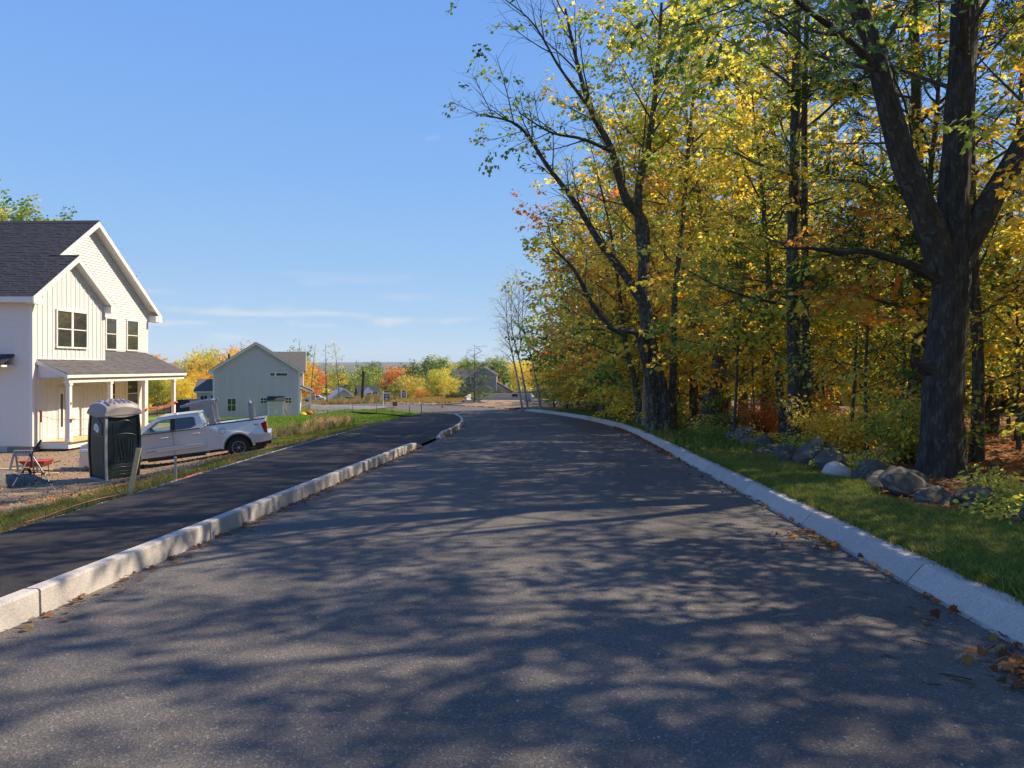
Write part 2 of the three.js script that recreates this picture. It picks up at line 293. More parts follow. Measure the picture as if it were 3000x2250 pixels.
{ // the footway, level with the kerb top, between kerb and verge; it dips where the drive crosses
  const pos = [], uv = [], idx = []; let n = 0;
  for (const [x, d, y] of NEARPATH) {
    const dip = 0.125 * smooth(18.6, 20.2, d) * (1 - smooth(22.8, 24.2, d)) + 0.1 * smooth(42, 46, d), x0 = Math.max(-99, walkEdge(d)), x1 = x - HALF - KW + 0.01;
    for (let c = 0; c <= 4; c++) { const px = lerp(x0, x1, c / 4); pos.push(px, y + 0.135 - dip * (c / 4), -d); uv.push(px / 2.2, d / 2.2); }
    if (n) for (let c = 0; c < 4; c++) { const p = (n - 1) * 5 + c, q = p + 5; idx.push(p, p + 1, q, p + 1, q + 1, q); }
    n++;
  }
  structure('footway', meshGeo(pos, idx, uv), M.walk, 'fresh dark asphalt footway behind the granite kerb');
}
// kerbs: one mesh for each granite stone
function kerbLine(name, label, side, from, to, lens, tilt, m, height) {
  const root = new THREE.Group(); root.name = name; root.userData.kind = 'structure'; root.userData.label = label; scene.add(root);
  const r = rng(from * 13 + side * 7 + 900), P = (d) => { const k = clamp(d + 30, 0, 99.99), i = Math.floor(k), f = k - i; return [0, 1, 2].map((q) => lerp(PATH[i][q], PATH[i + 1][q], f)); };
  let d = from;
  while (d < to - 0.2) {
    const L = Math.min(lens * (0.86 + 0.28 * r()), to - d), steps = Math.max(2, Math.ceil(L / 0.6)), pos = [], uv = [], idx = [], jog = (r() - 0.5) * 0.008;
    const prof = tilt ? [[0, -0.12], [0.0, 0.0], [0.115, height - 0.012], [0.13, height], [0.265, height + 0.006], [0.275, -0.12]] : [[0, -0.12], [0.008, height - 0.018], [0.014, height - 0.004], [0.03, height], [KW - 0.012, height], [KW, height - 0.012], [KW, -0.12]];
    for (let s = 0; s <= steps; s++) {
      const q = d + 0.009 + (L - 0.018) * s / steps, a = P(q), b = P(q + 0.2), len = Math.hypot(b[0] - a[0], b[1] - a[1]), nx = (b[1] - a[1]) / len * side, nd = -(b[0] - a[0]) / len * side;
      let hgt = 1; if (!tilt) hgt = clamp(Math.min(1, (q < 21 ? (19.6 - q) / 1.1 + 0.1 : (q - 22.7) / 1.0 + 0.15)), 0.08, 1) * (q > 41 ? clamp((46 - q) / 3, 0.05, 1) : 1);
      if (tilt) hgt = q > 50 ? clamp((53.6 - q) / 3, 0.1, 1) : 1;
      let run = 0;
      prof.forEach(([o, h], c) => { pos.push(a[0] + nx * (HALF + o + jog), a[2] + (h > 0 ? h * hgt : h), -(a[1] + nd * (HALF + o + jog))); run += c ? Math.hypot(o - prof[c - 1][0], h - prof[c - 1][1]) : 0; uv.push(run * 0.8 + jog * 40, q * 0.8 + from + jog * 90); });
      if (s) for (let c = 0; c < prof.length - 1; c++) { const p = (s - 1) * prof.length + c, t = p + prof.length; if (side > 0) idx.push(p, p + 1, t, p + 1, t + 1, t); else idx.push(p, t, p + 1, p + 1, t, t + 1); }
    }
    for (const s of [0, steps]) { const o = s * prof.length; for (let c = 1; c < prof.length - 1; c++) side * (s ? -1 : 1) > 0 ? idx.push(o, o + c + 1, o + c) : idx.push(o, o + c, o + c + 1); }
    part(root, 'kerb_stone', toFlat(meshGeo(pos, idx, uv)), M.granites[Math.floor(r() * 3)]);
    d += L;
  }
  return root;
}
function toFlat(g) { const q = g.toNonIndexed(); q.computeVertexNormals(); return q; }
kerbLine('granite_kerb', 'upright granite kerb beside the dark footway', -1, -9, 19.6, 2.7, false, M.granite, 0.155);
kerbLine('granite_kerb_001', 'curved granite kerb past the dropped crossing', -1, 22.7, 46, 1.9, false, M.granite, 0.155);
kerbLine('granite_kerb_002', 'sloped pale granite kerb along the grass verge', 1, -9, 53.6, 2.6, true, M.granitePale, 0.145);

// sheets of other ground over the soil
const rag = (x, d, s = 1) => (fbm(x * 0.9, d * 0.9, 3, 91) - 0.5) * s;
const kerbX = (d) => centreNear(d) + HALF;
const yardTo = (x, d) => { // the gravelled building plot and the drive out of it
  if (d > 9.5 && d < 42 && x > -50) {
    const edge = d < 20 ? -9.3 + (d - 10) * 0.12 : -8.6;
    if (x < edge + rag(x, d, 2.2) && !(d > 33 && x > -17.5) && !(d > 27.6 + (-8 - x) * 0.18 && x > -18.2)) return true;
    if (x < -5.5 && x > -9.5 && d > 21.0 + rag(x, d, 1) && d < 27.0 - (x + 9.5) * 0.35 + rag(x, d, 1)) return true;
  }
  return false;
};
structure('gravel_yard', sheet(-50, -5, 8, 42, 0.5, 0.02, yardTo), M.dirt, 'bare gravelled yard of the building plot');
const onLawn = (x, d) => { const n = nearestOnRoad(x, d); return n.off < -HALF - 1.6 + rag(x, d, 0.8) && (d > 47 || x < walkEdge(Math.min(d, 45)) - 4.2 - rag(x, d, 1.5)) && d > 39 + (x + 12) * -0.22 + rag(x, d, 3) && !yardTo(x, d) && x > -50; };
structure('lawn', sheet(-50, -4, 36, 110, 0.5, 0.025, onLawn, 0.2), M.lawn, 'mown green lawn round the grey house');
{ // the drive of the grey house
  const pts = [[-9.6, 66.5], [-13, 69.5], [-16.5, 73.5], [-20, 79], [-22.5, 86], [-24, 92]].map(([x, d]) => V(x, 0, -d)), P = new THREE.CatmullRomCurve3(pts).getPoints(40).map((p) => [p.x, -p.z, 0]);
  const pos = [], uv = [], idx = []; P.forEach(([x, d], k) => { const a = P[Math.max(0, k - 1)], b = P[Math.min(40, k + 1)], L = Math.hypot(b[0] - a[0], b[1] - a[1]), nx = (b[1] - a[1]) / L, nd = -(b[0] - a[0]) / L; for (let c = 0; c <= 6; c++) { const o = -1.9 + 3.8 * c / 6, px = x + nx * o, pd = d + nd * o; pos.push(px, groundY(px, pd) + 0.05, -pd); uv.push(px / 2.2, pd / 2.2); } if (k) for (let c = 0; c < 6; c++) { const p = (k - 1) * 7 + c, q = p + 7; idx.push(p, p + 1, q, p + 1, q + 1, q); } });
  structure('driveway', meshGeo(pos, idx, uv), M.oldAsphalt, 'grey asphalt drive of the grey house');
}
{ // the grass verge, from the back of the sloped kerb to the stone wall
  const pos = [], uv = [], idx = [], C = 6; let n = 0;
  for (let d = -9; d <= 56; d += 0.5) {
    const i = Math.min(98, Math.floor(d + 30)), f = d + 30 - i, a = PATH[i], b = PATH[i + 1], L = Math.hypot(b[0] - a[0], b[1] - a[1]), nx = (b[1] - a[1]) / L, nd = -(b[0] - a[0]) / L, wide = 1.5 + rag(d * 1.3, 3, 1.2) + (d > 27 ? 0.9 : 0);
    for (let c = 0; c <= C; c++) { const o = HALF + 0.25 + wide * c / C, x = lerp(a[0], b[0], f) + nx * o, dd = lerp(a[1], b[1], f) + nd * o, y = Math.max(lerp(a[2], b[2], f) + 0.125 + 0.02 * c / C + (c && c < C ? 0.03 * rag(x, dd) : 0), groundY(x, dd) + 0.03) - (c === C ? 0.05 : 0); pos.push(x, y, -dd); uv.push(x * 0.25, dd * 0.25); }
    if (n) for (let c = 0; c < C; c++) { const p = (n - 1) * (C + 1) + c, q = p + C + 1; idx.push(p, p + 1, q, p + 1, q + 1, q); }
    n++;
  }
  structure('grass_verge', meshGeo(pos, idx, uv), M.turf, 'grass verge behind the sloped kerb');
}
structure('leaf_litter_ground', sheet(3, 50, -15, 70, 0.5, 0.016, (x, d) => nearestOnRoad(x, d).off > HALF + 1.4), M.litter, 'woodland floor under fallen leaves');
structure('dirt_lot', sheet(-30, 22, 52, 110, 0.5, 0.03, (x, d) => { const n = nearestOnRoad(x, d); return n.off > HALF + 0.3 && x < 3.5 + Math.max(0, d - 60) * 0.22 + rag(x, d, 3); }), M.dirt, 'bare scraped lot round the new foundation');

// ---------------------------------------------------------------- house materials
M.white = mat(0xffffff, 0.62, { map: speckle(256, 0.66, 0.05, 71, [1, 0.975, 0.93], 0.10) });
M.trim = mat(lin(0.70, 0.685, 0.65), 0.55);
M.sage = mat(lin(0.36, 0.42, 0.43), 0.7);
M.taupe = mat(lin(0.30, 0.275, 0.26), 0.75);
M.paleGrey = mat(lin(0.45, 0.44, 0.46), 0.75);
M.shingle = mat(0xffffff, 0.82, { map: speckle(512, 0.032, 0.9, 81, [0.88, 0.95, 1.22], 0.5) });
M.shinglePorch = mat(0xffffff, 0.85, { map: speckle(512, 0.085, 0.8, 83, [1, 0.98, 1.02], 0.5) });
M.roofBrown = mat(0xffffff, 0.9, { map: speckle(256, 0.10, 0.6, 87, [1.02, 1.0, 0.98], 0.5) });
M.glass = phys(lin(0.03, 0.04, 0.045), 0.04, { metalness: 0, specularIntensity: 1, clearcoat: 1, clearcoatRoughness: 0.02 });
M.pane = phys(lin(0.85, 0.9, 0.9), 0.02, { transmission: 1, thickness: 0 });
M.inner = mat(lin(0.22, 0.23, 0.20), 0.9);
M.dark = mat(lin(0.015, 0.015, 0.017), 0.6);
M.navy = mat(lin(0.012, 0.018, 0.05), 0.85);
M.pineBoard = mat(0xffffff, 0.75, { map: tex(256, (i, j, u, v) => { const g = fbm(u * 4, v * 32, 4, 12, 4), k = 0.8 + 0.4 * g; return [sr(0.62 * k), sr(0.44 * k), sr(0.22 * k)]; }) });
M.steel = mat(lin(0.32, 0.33, 0.35), 0.4, { metalness: 0.8 });
M.grayPlastic = mat(lin(0.30, 0.30, 0.30), 0.5);

const slabU = (pts, x0, x1) => prism(pts, x1 - x0).rotateY(Math.PI / 2).translate(x0, 0, 0);   // outline in (u ahead, y), from x0 to x1
const slabX = (pts, u0, u1) => prism(pts, u1 - u0).translate(0, 0, -u1);                       // outline in (x, y), from u0 to u1 ahead
const box = (x0, x1, y0, y1, u0, u1) => bx(x0, x1, y0, y1, -u1, -u0);
function clap(len, h) { // one clapboard, lower edge proud; runs along +x from 0
  return prism([[0, 0], [0.016, 0], [0.005, h], [0, h]], len).rotateY(Math.PI / 2).translate(0, 0, 0);
}
function clapU(u0, u1, y, h, x) { return prism([[0, 0], [0.03, 0.0], [0.006, h + 0.002], [0, h + 0.002]], u1 - u0).translate(x, y, -u1); }                // on a wall facing +x
function clapX(x0, x1, y, h, u) { return prism([[0, 0], [0.03, 0.0], [0.006, h + 0.002], [0, h + 0.002]], x1 - x0).rotateY(-Math.PI / 2).translate(x1, y, -u); } // on a wall facing the road's start (+z)
function shingles(root, m, w0, w1, run, rise, base, n, seed, turn) { // courses of tabs up a slope; local: along a, up the slope b
  const r = rng(seed), L = Math.hypot(run, rise), step = L / n;
  for (let k = 0; k < n; k++) {
    const pos = [], idx = [], uv = []; let a = (typeof w0 === 'function' ? w0(k / n) : w0); const end = typeof w1 === 'function' ? w1(k / n) : w1; if (end - a < 0.05) continue;
    while (a < end - 1e-4) {
      const b = Math.min(end, a + 0.12 + 0.24 * r()), t = 0.010 + (r() < 0.42 ? 0.008 + 0.004 * r() : 0), o = pos.length / 3, s0 = k * step - 0.004 * r(), s1 = (k + 1) * step + 0.03;
      const pt = (al, sl, hh) => { const f = sl / L, q = turn(al, f * run, f * rise, hh); pos.push(...q); uv.push(al * 0.9 + seed, sl * 0.9 + k * 0.37); };
      pt(a, s0, t); pt(b, s0, t); pt(b, s1, 0.003); pt(a, s1, 0.003); pt(a, s0, 0); pt(b, s0, 0); pt(a, s0, t); pt(b, s0, t);
      idx.push(o, o + 1, o + 2, o, o + 2, o + 3, o + 4, o + 5, o + 7, o + 4, o + 7, o + 6); a = b;
    }
    const g = toFlat(meshGeo(pos, idx, uv)); part(root, 'shingle_course', g, m);
  }
}
// a sash window on a wall: plane axes from fn(a along, y, out) -> [x, y, z]
function windowAt(root, fn, a0, a1, y0, y1, o = {}) {
  const put = (p, q, out0, out1) => { const P = fn(p[0], p[1], out0), Q = fn(q[0], q[1], out1); return bx(Math.min(P[0], Q[0]), Math.max(P[0], Q[0]), Math.min(P[1], Q[1]), Math.max(P[1], Q[1]), Math.min(P[2], Q[2]), Math.max(P[2], Q[2])); };
  const t = o.trim ?? 0.07, w = part(root, 'window', put([a0, y0], [a1, y1], 0.034, 0.044), o.glassMat ?? M.glass);
  const f = (nm, p, q, d) => part(w, nm, put(p, q, 0.0, d), o.frame ?? M.trim);
  f('casing', [a0 - t, y1], [a1 + t, y1 + t * 1.15], 0.075); f('sill', [a0 - t * 1.2, y0 - t], [a1 + t * 1.2, y0], 0.085); f('casing', [a0 - t, y0], [a0, y1], 0.07); f('casing', [a1, y0], [a1 + t, y1], 0.07);
  if (o.rail !== false) f('sash_rail', [a0, (y0 + y1) / 2 - 0.022], [a1, (y0 + y1) / 2 + 0.022], 0.06);
  for (const m of o.mull ?? []) f('mullion', [m - (o.mw ?? 0.05), y0], [m + (o.mw ?? 0.05), y1], 0.064);
  return w;
}

// ---------------------------------------------------------------- the white farmhouse under construction
{
  const G = -1.83, root = thing('farmhouse', 'white two-storey farmhouse with dark roof and front porch', 'house', [-19.27, 0, -28.5], -0.0327);
  const roofY = (u) => 8.54 - 0.726 * Math.abs(u - 5.3), bumpY = (u) => 6.43 - 0.726 * Math.abs(u - 2.4), T = 0.16, BX = 0.36, MX = -0.55, WX = -13;
  part(root, 'foundation', [box(WX, -0.03, G - 0.5, -1.6, 0.03, 10.2), box(-1.05, -0.03, G - 0.5, -1.6, 0.03, 4.7)], M.concrete);
  // walls
  part(root, 'wall', slabU([[0.02, -1.6], [10.28, -1.6], [10.28, roofY(10.28) - T], [5.3, roofY(5.3) - T - 0.04], [0.02, roofY(0.02) - T]], WX, -1.0), M.white);
  part(root, 'wall', slabU([[0.02, -1.6], [4.78, -1.6], [4.78, bumpY(4.78) - T], [2.4, bumpY(2.4) - T - 0.04], [0.02, bumpY(0.02) - T]], -0.98, 0), M.white);
  // clapboards: shaded side wall and main gable
  for (let y = -1.56, k = 0; y < 4.24; y += 0.125, k++) part(root, 'clapboard', clapX(WX, -0.10, y, 0.125, 0.02), M.white);
  for (let y = 2.32; y < roofY(5.3) - 0.32; y += 0.125) {
    const half = (8.54 - T - 0.05 - (y + 0.125)) / 0.726, u0 = Math.max(0.1, 5.3 - half), u1 = Math.min(10.16, 5.3 + half); if (u1 - u0 > 0.1) part(root, 'clapboard', clapU(u0, u1, y, 0.125, -1.0), M.white);
  }
  // battens
  for (let u = 0.32; u < 4.7; u += 0.2985) if (u < 1.3 || u > 3.5) part(root, 'batten', box(0, 0.022, 1.95, bumpY(u) - T - 0.03, u - 0.022, u + 0.022), M.trim); else { part(root, 'batten', box(0, 0.022, 1.95, 2.37, u - 0.022, u + 0.022), M.trim); part(root, 'batten', box(0, 0.022, 4.08, bumpY(u) - T - 0.03, u - 0.022, u + 0.022), M.trim); }
  for (let u = 0.3; u < 4.75; u += 0.2985) if (u < 1.5 || u > 3.1) part(root, 'batten', box(0, 0.02, -1.5, 1.55, u - 0.022, u + 0.022), M.trim);
  for (let u = 5.0; u < 10.1; u += 0.2985) part(root, 'batten', box(-1.0, -0.98, u > 6.3 && u < 9.4 ? -1.5 : -1.5, u > 6.35 && u < 7.35 || u > 8.2 && u < 9.4 ? -0.75 : 1.9, u - 0.022, u + 0.022), M.trim);
  // corner and band boards
  for (const [x0, x1, u0, u1, y1] of [[-0.10, 0.024, -0.012, 0.012, 4.3], [0.001, 0.026, 0.0, 0.12, 4.3], [0.001, 0.026, 4.66, 4.79, 4.5], [-0.10, 0.024, 4.785, 4.81, 4.4], [-1.0, -0.972, 10.16, 10.3, 4.7]]) part(root, 'corner_board', box(x0, x1, -1.6, y1, u0, u1), M.trim);
  part(root, 'band_board', box(0.0, 0.032, 1.78, 1.94, 0.12, 4.66), M.trim);
  part(root, 'band_board', box(-1, -0.965, 2.16, 2.31, 4.81, 10.16), M.trim);
  // roofs: decks, shingle courses, rake boards, fascias, soffits
  const deck = (pts, x0, x1) => part(root, 'roof_deck', slabU(pts, x0, x1), M.trim);
  const th = 0.10, eaveU = -0.4, eaveR = 10.98;
  deck([[eaveU + 0.02, roofY(eaveU + 0.02) - th], [5.3, roofY(5.3) - th], [5.3, roofY(5.3) - 0.012], [eaveU + 0.02, roofY(eaveU + 0.02) - 0.012]], WX - 0.4, MX - 0.03);
  deck([[5.3, roofY(5.3) - th], [eaveR - 0.02, roofY(eaveR - 0.02) - th], [eaveR - 0.02, roofY(eaveR - 0.02) - 0.012], [5.3, roofY(5.3) - 0.012]], WX - 0.4, MX - 0.03);
  deck([[eaveU + 0.02, bumpY(eaveU + 0.02) - th], [2.4, bumpY(2.4) - th], [2.4, bumpY(2.4) - 0.012], [eaveU + 0.02, bumpY(eaveU + 0.02) - 0.012]], MX - 0.028, BX - 0.03);
  deck([[2.4, bumpY(2.4) - th], [5.13, bumpY(5.13) - th], [5.13, bumpY(5.13) - 0.012], [2.4, bumpY(2.4) - 0.012]], -1.02, BX - 0.03);
  const c = 1 / Math.hypot(1, 0.726), sN = 0.726 * c;
  shingles(root, M.shingle, WX - 0.4, (f) => (eaveU + f * 5.7 < 2.40 ? BX : MX), 5.7, 5.7 * 0.726, 0, 48, 501, (a, s, h, t) => [a, roofY(eaveU) + h + t * c, -(eaveU + s) + t * sN]);
  shingles(root, M.shingle, -1.0, BX, 2.75, 2.75 * 0.726, 0, 23, 507, (a, s, h, t) => [BX - 1.0 - a, bumpY(5.15) + h + t * c, -(5.15 - s) - t * sN]);
  shingles(root, M.shingle, -2.6, MX, 5.7, 5.7 * 0.726, 0, 48, 509, (a, s, h, t) => [MX - 2.6 - a, roofY(11) + h + t * c, -(11 - s) - t * sN]);
  part(root, 'ridge_cap', slabU([[5.1, roofY(5.1) + 0.012], [5.3, roofY(5.3) + 0.02], [5.5, roofY(5.5) + 0.012], [5.5, roofY(5.5) + 0.03], [5.3, roofY(5.3) + 0.045], [5.1, roofY(5.1) + 0.03]], WX - 0.4, MX), M.shingle);
  const rake = (uA, uB, fy, x) => part(root, 'rake_board', slabU([[uA, fy(uA) - 0.27], [uB, fy(uB) - 0.27], [uB, fy(uB) - 0.006], [uA, fy(uA) - 0.006]], x - 0.03, x), M.trim);
  rake(eaveU, 5.3, roofY, MX); rake(5.3, eaveR, roofY, MX); rake(eaveU, 2.4, bumpY, BX); rake(2.4, 5.13, bumpY, BX);
  const soff = (uA, uB, fy, x0, x1) => part(root, 'soffit', slabU([[uA, fy(uA) - 0.25], [uB, fy(uB) - 0.25], [uB, fy(uB) - 0.225], [uA, fy(uA) - 0.225]], x0, x1), M.white);
  soff(eaveU + 0.3, 2.4, bumpY, 0.0, BX - 0.03); soff(2.4, 4.82, bumpY, 0.0, BX - 0.03); soff(5.3, 10.35, roofY, -1, MX - 0.03); soff(2.6, 5.3, roofY, -1, MX - 0.03);
  part(root, 'fascia', box(WX - 0.4, BX - 0.032, 4.17, 4.385, eaveU - 0.02, eaveU + 0.01), M.trim);
  part(root, 'soffit', box(WX - 0.4, BX - 0.032, 4.17, 4.19, eaveU + 0.012, 0.005), M.white);
  part(root, 'eave_return', box(0.027, BX + 0.002, 4.12, 4.38, eaveU + 0.01, 0.13), M.trim);
  part(root, 'eave_return', box(0.0, BX + 0.004, bumpY(5.13) - 0.33, bumpY(5.13) - 0.03, 4.72, 5.12), M.trim);
  part(root, 'eave_return', box(-0.97, MX + 0.004, roofY(eaveR) - 0.36, roofY(eaveR) - 0.03, 10.31, eaveR - 0.01), M.trim);
  part(root, 'fascia', box(WX, MX - 0.03, roofY(eaveR) - 0.33, roofY(eaveR) - 0.03, eaveR - 0.012, eaveR + 0.012), M.trim);
  // windows and door
  const onBump = (a, y, o) => [o, y, -a], onMain = (a, y, o) => [-1 + o, y, -a];
  windowAt(root, onBump, 1.45, 3.38, 2.47, 3.98, { mull: [2.415], mw: 0.07 });
  windowAt(root, onMain, 6.5, 7.3, 2.5, 4.0); windowAt(root, onMain, 8.3, 9.25, 2.5, 4.0); windowAt(root, onMain, 8.3, 9.25, -0.63, 1.05); windowAt(root, onMain, 6.5, 7.2, -0.63, 1.05);
  const door = part(root, 'door', box(0.015, 0.05, -1.43, 0.62, 2.0, 2.92), M.trim);
  part(door, 'glass', box(0.05, 0.056, -0.95, 0.45, 1.66, 1.80), M.glass); part(door, 'sidelight_frame', [box(0.01, 0.045, -1.43, 0.62, 1.60, 1.655), box(0.01, 0.045, -1.43, 0.62, 1.805, 1.86), box(0.01, 0.045, -1.43, -0.95, 1.655, 1.805), box(0.01, 0.045, 0.45, 0.62, 1.655, 1.805)], M.trim);
  part(door, 'casing', [box(0.01, 0.06, -1.43, 0.74, 1.52, 1.598), box(0.01, 0.06, -1.43, 0.74, 2.93, 3.03), box(0.01, 0.06, 0.625, 0.74, 1.60, 2.928)], M.trim);
  part(door, 'handle', [rod([0.05, -0.42, -2.1], [0.11, -0.42, -2.1], 0.02), rod([0.11, -0.5, -2.1], [0.11, -0.34, -2.1], 0.014)], M.dark);
  part(door, 'panel', [box(0.05, 0.058, -1.25, -0.55, 2.2, 2.8), box(0.05, 0.058, -0.3, 0.45, 2.2, 2.8)], M.trim);
  // porch
  const pf = 1.30, slope = 0.47, py = (x) => 1.31 + (pf - x) * slope;
  part(root, 'porch_roof_deck', [slabX([[0.03, py(0.03) - 0.09], [pf, py(pf) - 0.09], [pf, py(pf) - 0.012], [0.03, py(0.03) - 0.012]], 0.25, 4.82), slabX([[-0.97, py(-0.97) - 0.09], [pf, py(pf) - 0.09], [pf, py(pf) - 0.012], [-0.97, py(-0.97) - 0.012]], 4.822, 10.0)], M.trim);
  const pc = 1 / Math.hypot(1, slope);
  shingles(root, M.shinglePorch, 0.22, 10.05, 1.34, 1.34 * slope, 0, 10, 521, (a, s, h, t) => [pf + 0.03 - s + t * slope * pc, py(pf + 0.03) + h + t * pc, -a]);
  shingles(root, M.shinglePorch, 4.83, 10.05, 1.0, 1.0 * slope, 0, 8, 523, (a, s, h, t) => [-0.01 - s + t * slope * pc, py(-0.01) + h + t * pc, -a]);
  part(root, 'porch_fascia', box(pf - 0.02, pf + 0.012, 1.15, 1.30, 0.22, 10.03), M.trim);
  part(root, 'porch_beam', box(0.99, 1.21, 0.95, 1.17, 0.45, 9.95), M.trim);
  part(root, 'porch_ceiling', [box(0.03, 0.985, 1.16, 1.18, 0.27, 4.82), box(-0.97, 0.985, 1.16, 1.18, 4.822, 9.95)], M.white);
  part(root, 'porch_gable', slabX([[0.03, 1.185], [1.2, 1.185], [1.2, py(1.2) - 0.1], [0.03, py(0.03) - 0.1]], 0.3, 0.34), M.white);
  part(root, 'porch_rake', slabX([[0.03, py(0.03) - 0.19], [pf, py(pf) - 0.19], [pf, py(pf) - 0.01], [0.03, py(0.03) - 0.01]], 0.212, 0.245), M.trim);
  for (const u of [0.62, 3.42, 6.22, 9.02]) { const p = part(root, 'porch_post', box(1.02, 1.18, -1.44, 0.95, u - 0.08, u + 0.08), M.trim); part(p, 'post_base', box(0.995, 1.205, -1.44, -1.28, u - 0.105, u + 0.105), M.trim); part(p, 'post_cap', box(0.995, 1.205, 0.84, 0.948, u - 0.105, u + 0.105), M.trim); }
  for (let x = 0.07, k = 0; x < 1.25; x += 0.142, k++) part(root, 'deck_board', box(x, x + 0.136, -1.475, -1.445, 0.38, 10.0), M.pineBoard);
  part(root, 'deck_board', box(-0.95, 0.066, -1.475, -1.447, 4.9, 10.0), M.pineBoard);
  part(root, 'deck_skirt', [box(1.2, 1.24, -1.73, -1.476, 0.38, 10.0), box(0.03, 1.198, -1.73, -1.476, 0.38, 0.42)], M.trim);
  for (const u of [1.0, 4.0, 7.0, 9.6]) part(root, 'pier_block', box(0.8, 1.1, G - 0.25, -1.5, u, u + 0.3), M.concrete);
  part(root, 'entry_hood', [slabX([[-3, 1.6], [-0.78, 1.6], [-0.78, 1.68], [-3, 1.68]], -0.62, 0.0)], M.trim);
  part(root, 'entry_hood_roof', slabU([[0, 2.05], [-0.68, 1.69], [-0.68, 1.73], [0, 2.12]], -3, -0.72), M.shingle);
  part(root, 'house_number', box(1.18, 1.19, 0.05, 0.16, 0.58, 0.66), M.steel);
}

// ---------------------------------------------------------------- the grey house down the lawn
{
  const G = -4.2, W = 8.8, D = 75, root = thing('cottage', 'grey-sided two-storey house with gable end on the lawn', 'house', [-31.6, 0, -D], 0.275);
  const ev = 1.35, pk = 4.15, mid = 4.3, sl = (pk - ev) / mid;
  M.sageSiding = mat(0xffffff, 0.75, { map: tex(256, (i, j) => gray(0.52 * (0.93 + 0.1 * hash(i, j, 3)) * (0.95 + 0.1 * vnoise(i / 40, j / 40, 3, 6)), [1.12, 1.0, 1.01])) });
  part(root, 'wall', slabX([[0, G - 0.4], [W, G - 0.4], [W, ev], [mid, pk], [0, ev]], 0, 11), M.sageSiding);
  for (let y = G + 0.35; y < pk - 0.3; y += 0.115) { const half = y + 0.115 < ev ? 99 : (pk - 0.05 - y - 0.115) / sl, x0 = Math.max(0.16, mid - half), x1 = Math.min(W - 0.16, mid + half * (W - mid) / mid); if (x1 - x0 > 0.1) part(root, 'clapboard', clapX(x0, x1, y, 0.115, 0), M.sageSiding); }
  for (const x of [0, W - 0.16]) part(root, 'corner_board', box(x - 0.01, x + 0.17, G, ev + 0.02, -0.035, 0.1), M.trim);
  part(root, 'corner_board', box(W - 0.1, W + 0.03, G, ev, -0.032, 0.16), M.trim);
  const rf = (m, a, b, y0, y1, u0, u1) => part(root, 'roof', slabX([[a, y0], [b, y1], [b, y1 + 0.13], [a, y0 + 0.13]], u0, u1), m);
  rf(M.roofBrown, -0.38, mid, ev - 0.38 * sl, pk, -0.33, 11.3); rf(M.roofBrown, mid, W + 0.36, pk, pk - (W + 0.36 - mid) * sl, -0.33, 11.3);
  const rk = (a, b, y0, y1) => part(root, 'rake_board', slabX([[a, y0 - 0.16], [b, y1 - 0.16], [b, y1 + 0.06], [a, y0 + 0.06]], -0.37, -0.335), M.trim);
  rk(-0.38, mid, ev - 0.38 * sl, pk); rk(mid, W + 0.36, pk, pk - (W + 0.36 - mid) * sl);
  part(root, 'soffit', slabX([[-0.37, ev - 0.42], [0, ev - 0.16], [mid, pk - 0.16], [mid, pk - 0.10], [-0.37, ev - 0.32]], -0.33, 0), M.trim);
  part(root, 'eave_box', [box(-0.42, 0.02, ev - 0.52, ev - 0.25, -0.36, 0.05), box(W - 0.02, W + 0.40, ev - 0.50, ev - 0.2, -0.36, 0.05)], M.trim);
  // cross gable towards the road
  part(root, 'cross_gable_wall', slabU([[1.2, -1], [7.2, -1], [7.2, 1.3], [4.2, 3.2], [1.2, 1.3]], mid, W + 0.32), M.sageSiding);
  part(root, 'roof', slabU([[0.9, 1.0], [4.2, 3.2], [4.2, 3.34], [0.9, 1.14]], mid + 0.3, W + 0.62), M.roofBrown);
  part(root, 'roof', slabU([[4.2, 3.2], [7.5, 1.0], [7.5, 1.14], [4.2, 3.34]], mid + 0.3, W + 0.62), M.roofBrown);
  part(root, 'rake_board', slabU([[0.9, 0.9], [4.2, 3.1], [7.5, 0.9], [7.5, 1.1], [4.2, 3.3], [0.9, 1.1]], W + 0.625, W + 0.66), M.trim);
  part(root, 'chimney_pipe', rod([1.25, 1.9, -3.2], [1.25, 3.05, -3.2], 0.11, 0.11, 12), M.dark);
  const on = (a, y, o) => [a, y, 0.016 + o];
  windowAt(root, on, 1.46, 2.26, -3.1, -1.78, { mull: [1.86], mw: 0.02 }); windowAt(root, on, 4.78, 5.38, -2.3, -1.75, { mull: [5.08], mw: 0.02 }); windowAt(root, on, 7.3, 7.92, -2.3, -1.75, { mull: [7.6], mw: 0.02 });
  windowAt(root, on, 5.75, 7.5, 0.65, 0.93, { rail: false, mull: [6.28], mw: 0.09 });
  const bh = part(root, 'bulkhead', box(5.6, 7.1, G, -2.2, -0.5, 0), M.sageSiding);
  part(bh, 'post', [box(5.5, 5.66, G, -2.2, -0.56, -0.4)], M.trim); part(bh, 'post', [box(7.0, 7.16, G, -2.2, -0.56, -0.4)], M.trim); part(bh, 'fascia', box(5.42, 7.24, -2.22, -2.1, -0.6, 0), M.trim);
  part(bh, 'roof', slabU([[0, -1.62], [-0.66, -2.09], [-0.66, -2.03], [0, -1.56]], 5.42, 7.25), M.shingle);
  part(bh, 'notice', box(6.2, 6.55, -3.35, -3.0, -0.52, -0.5), mat(lin(0.72, 0.66, 0.42), 0.7));
  part(root, 'downspout', bar([7.25, -2.9, 0.35], [7.65, -4.1, 0.6], 0.07, 0.07), mat(lin(0.02, 0.05, 0.035), 0.6));
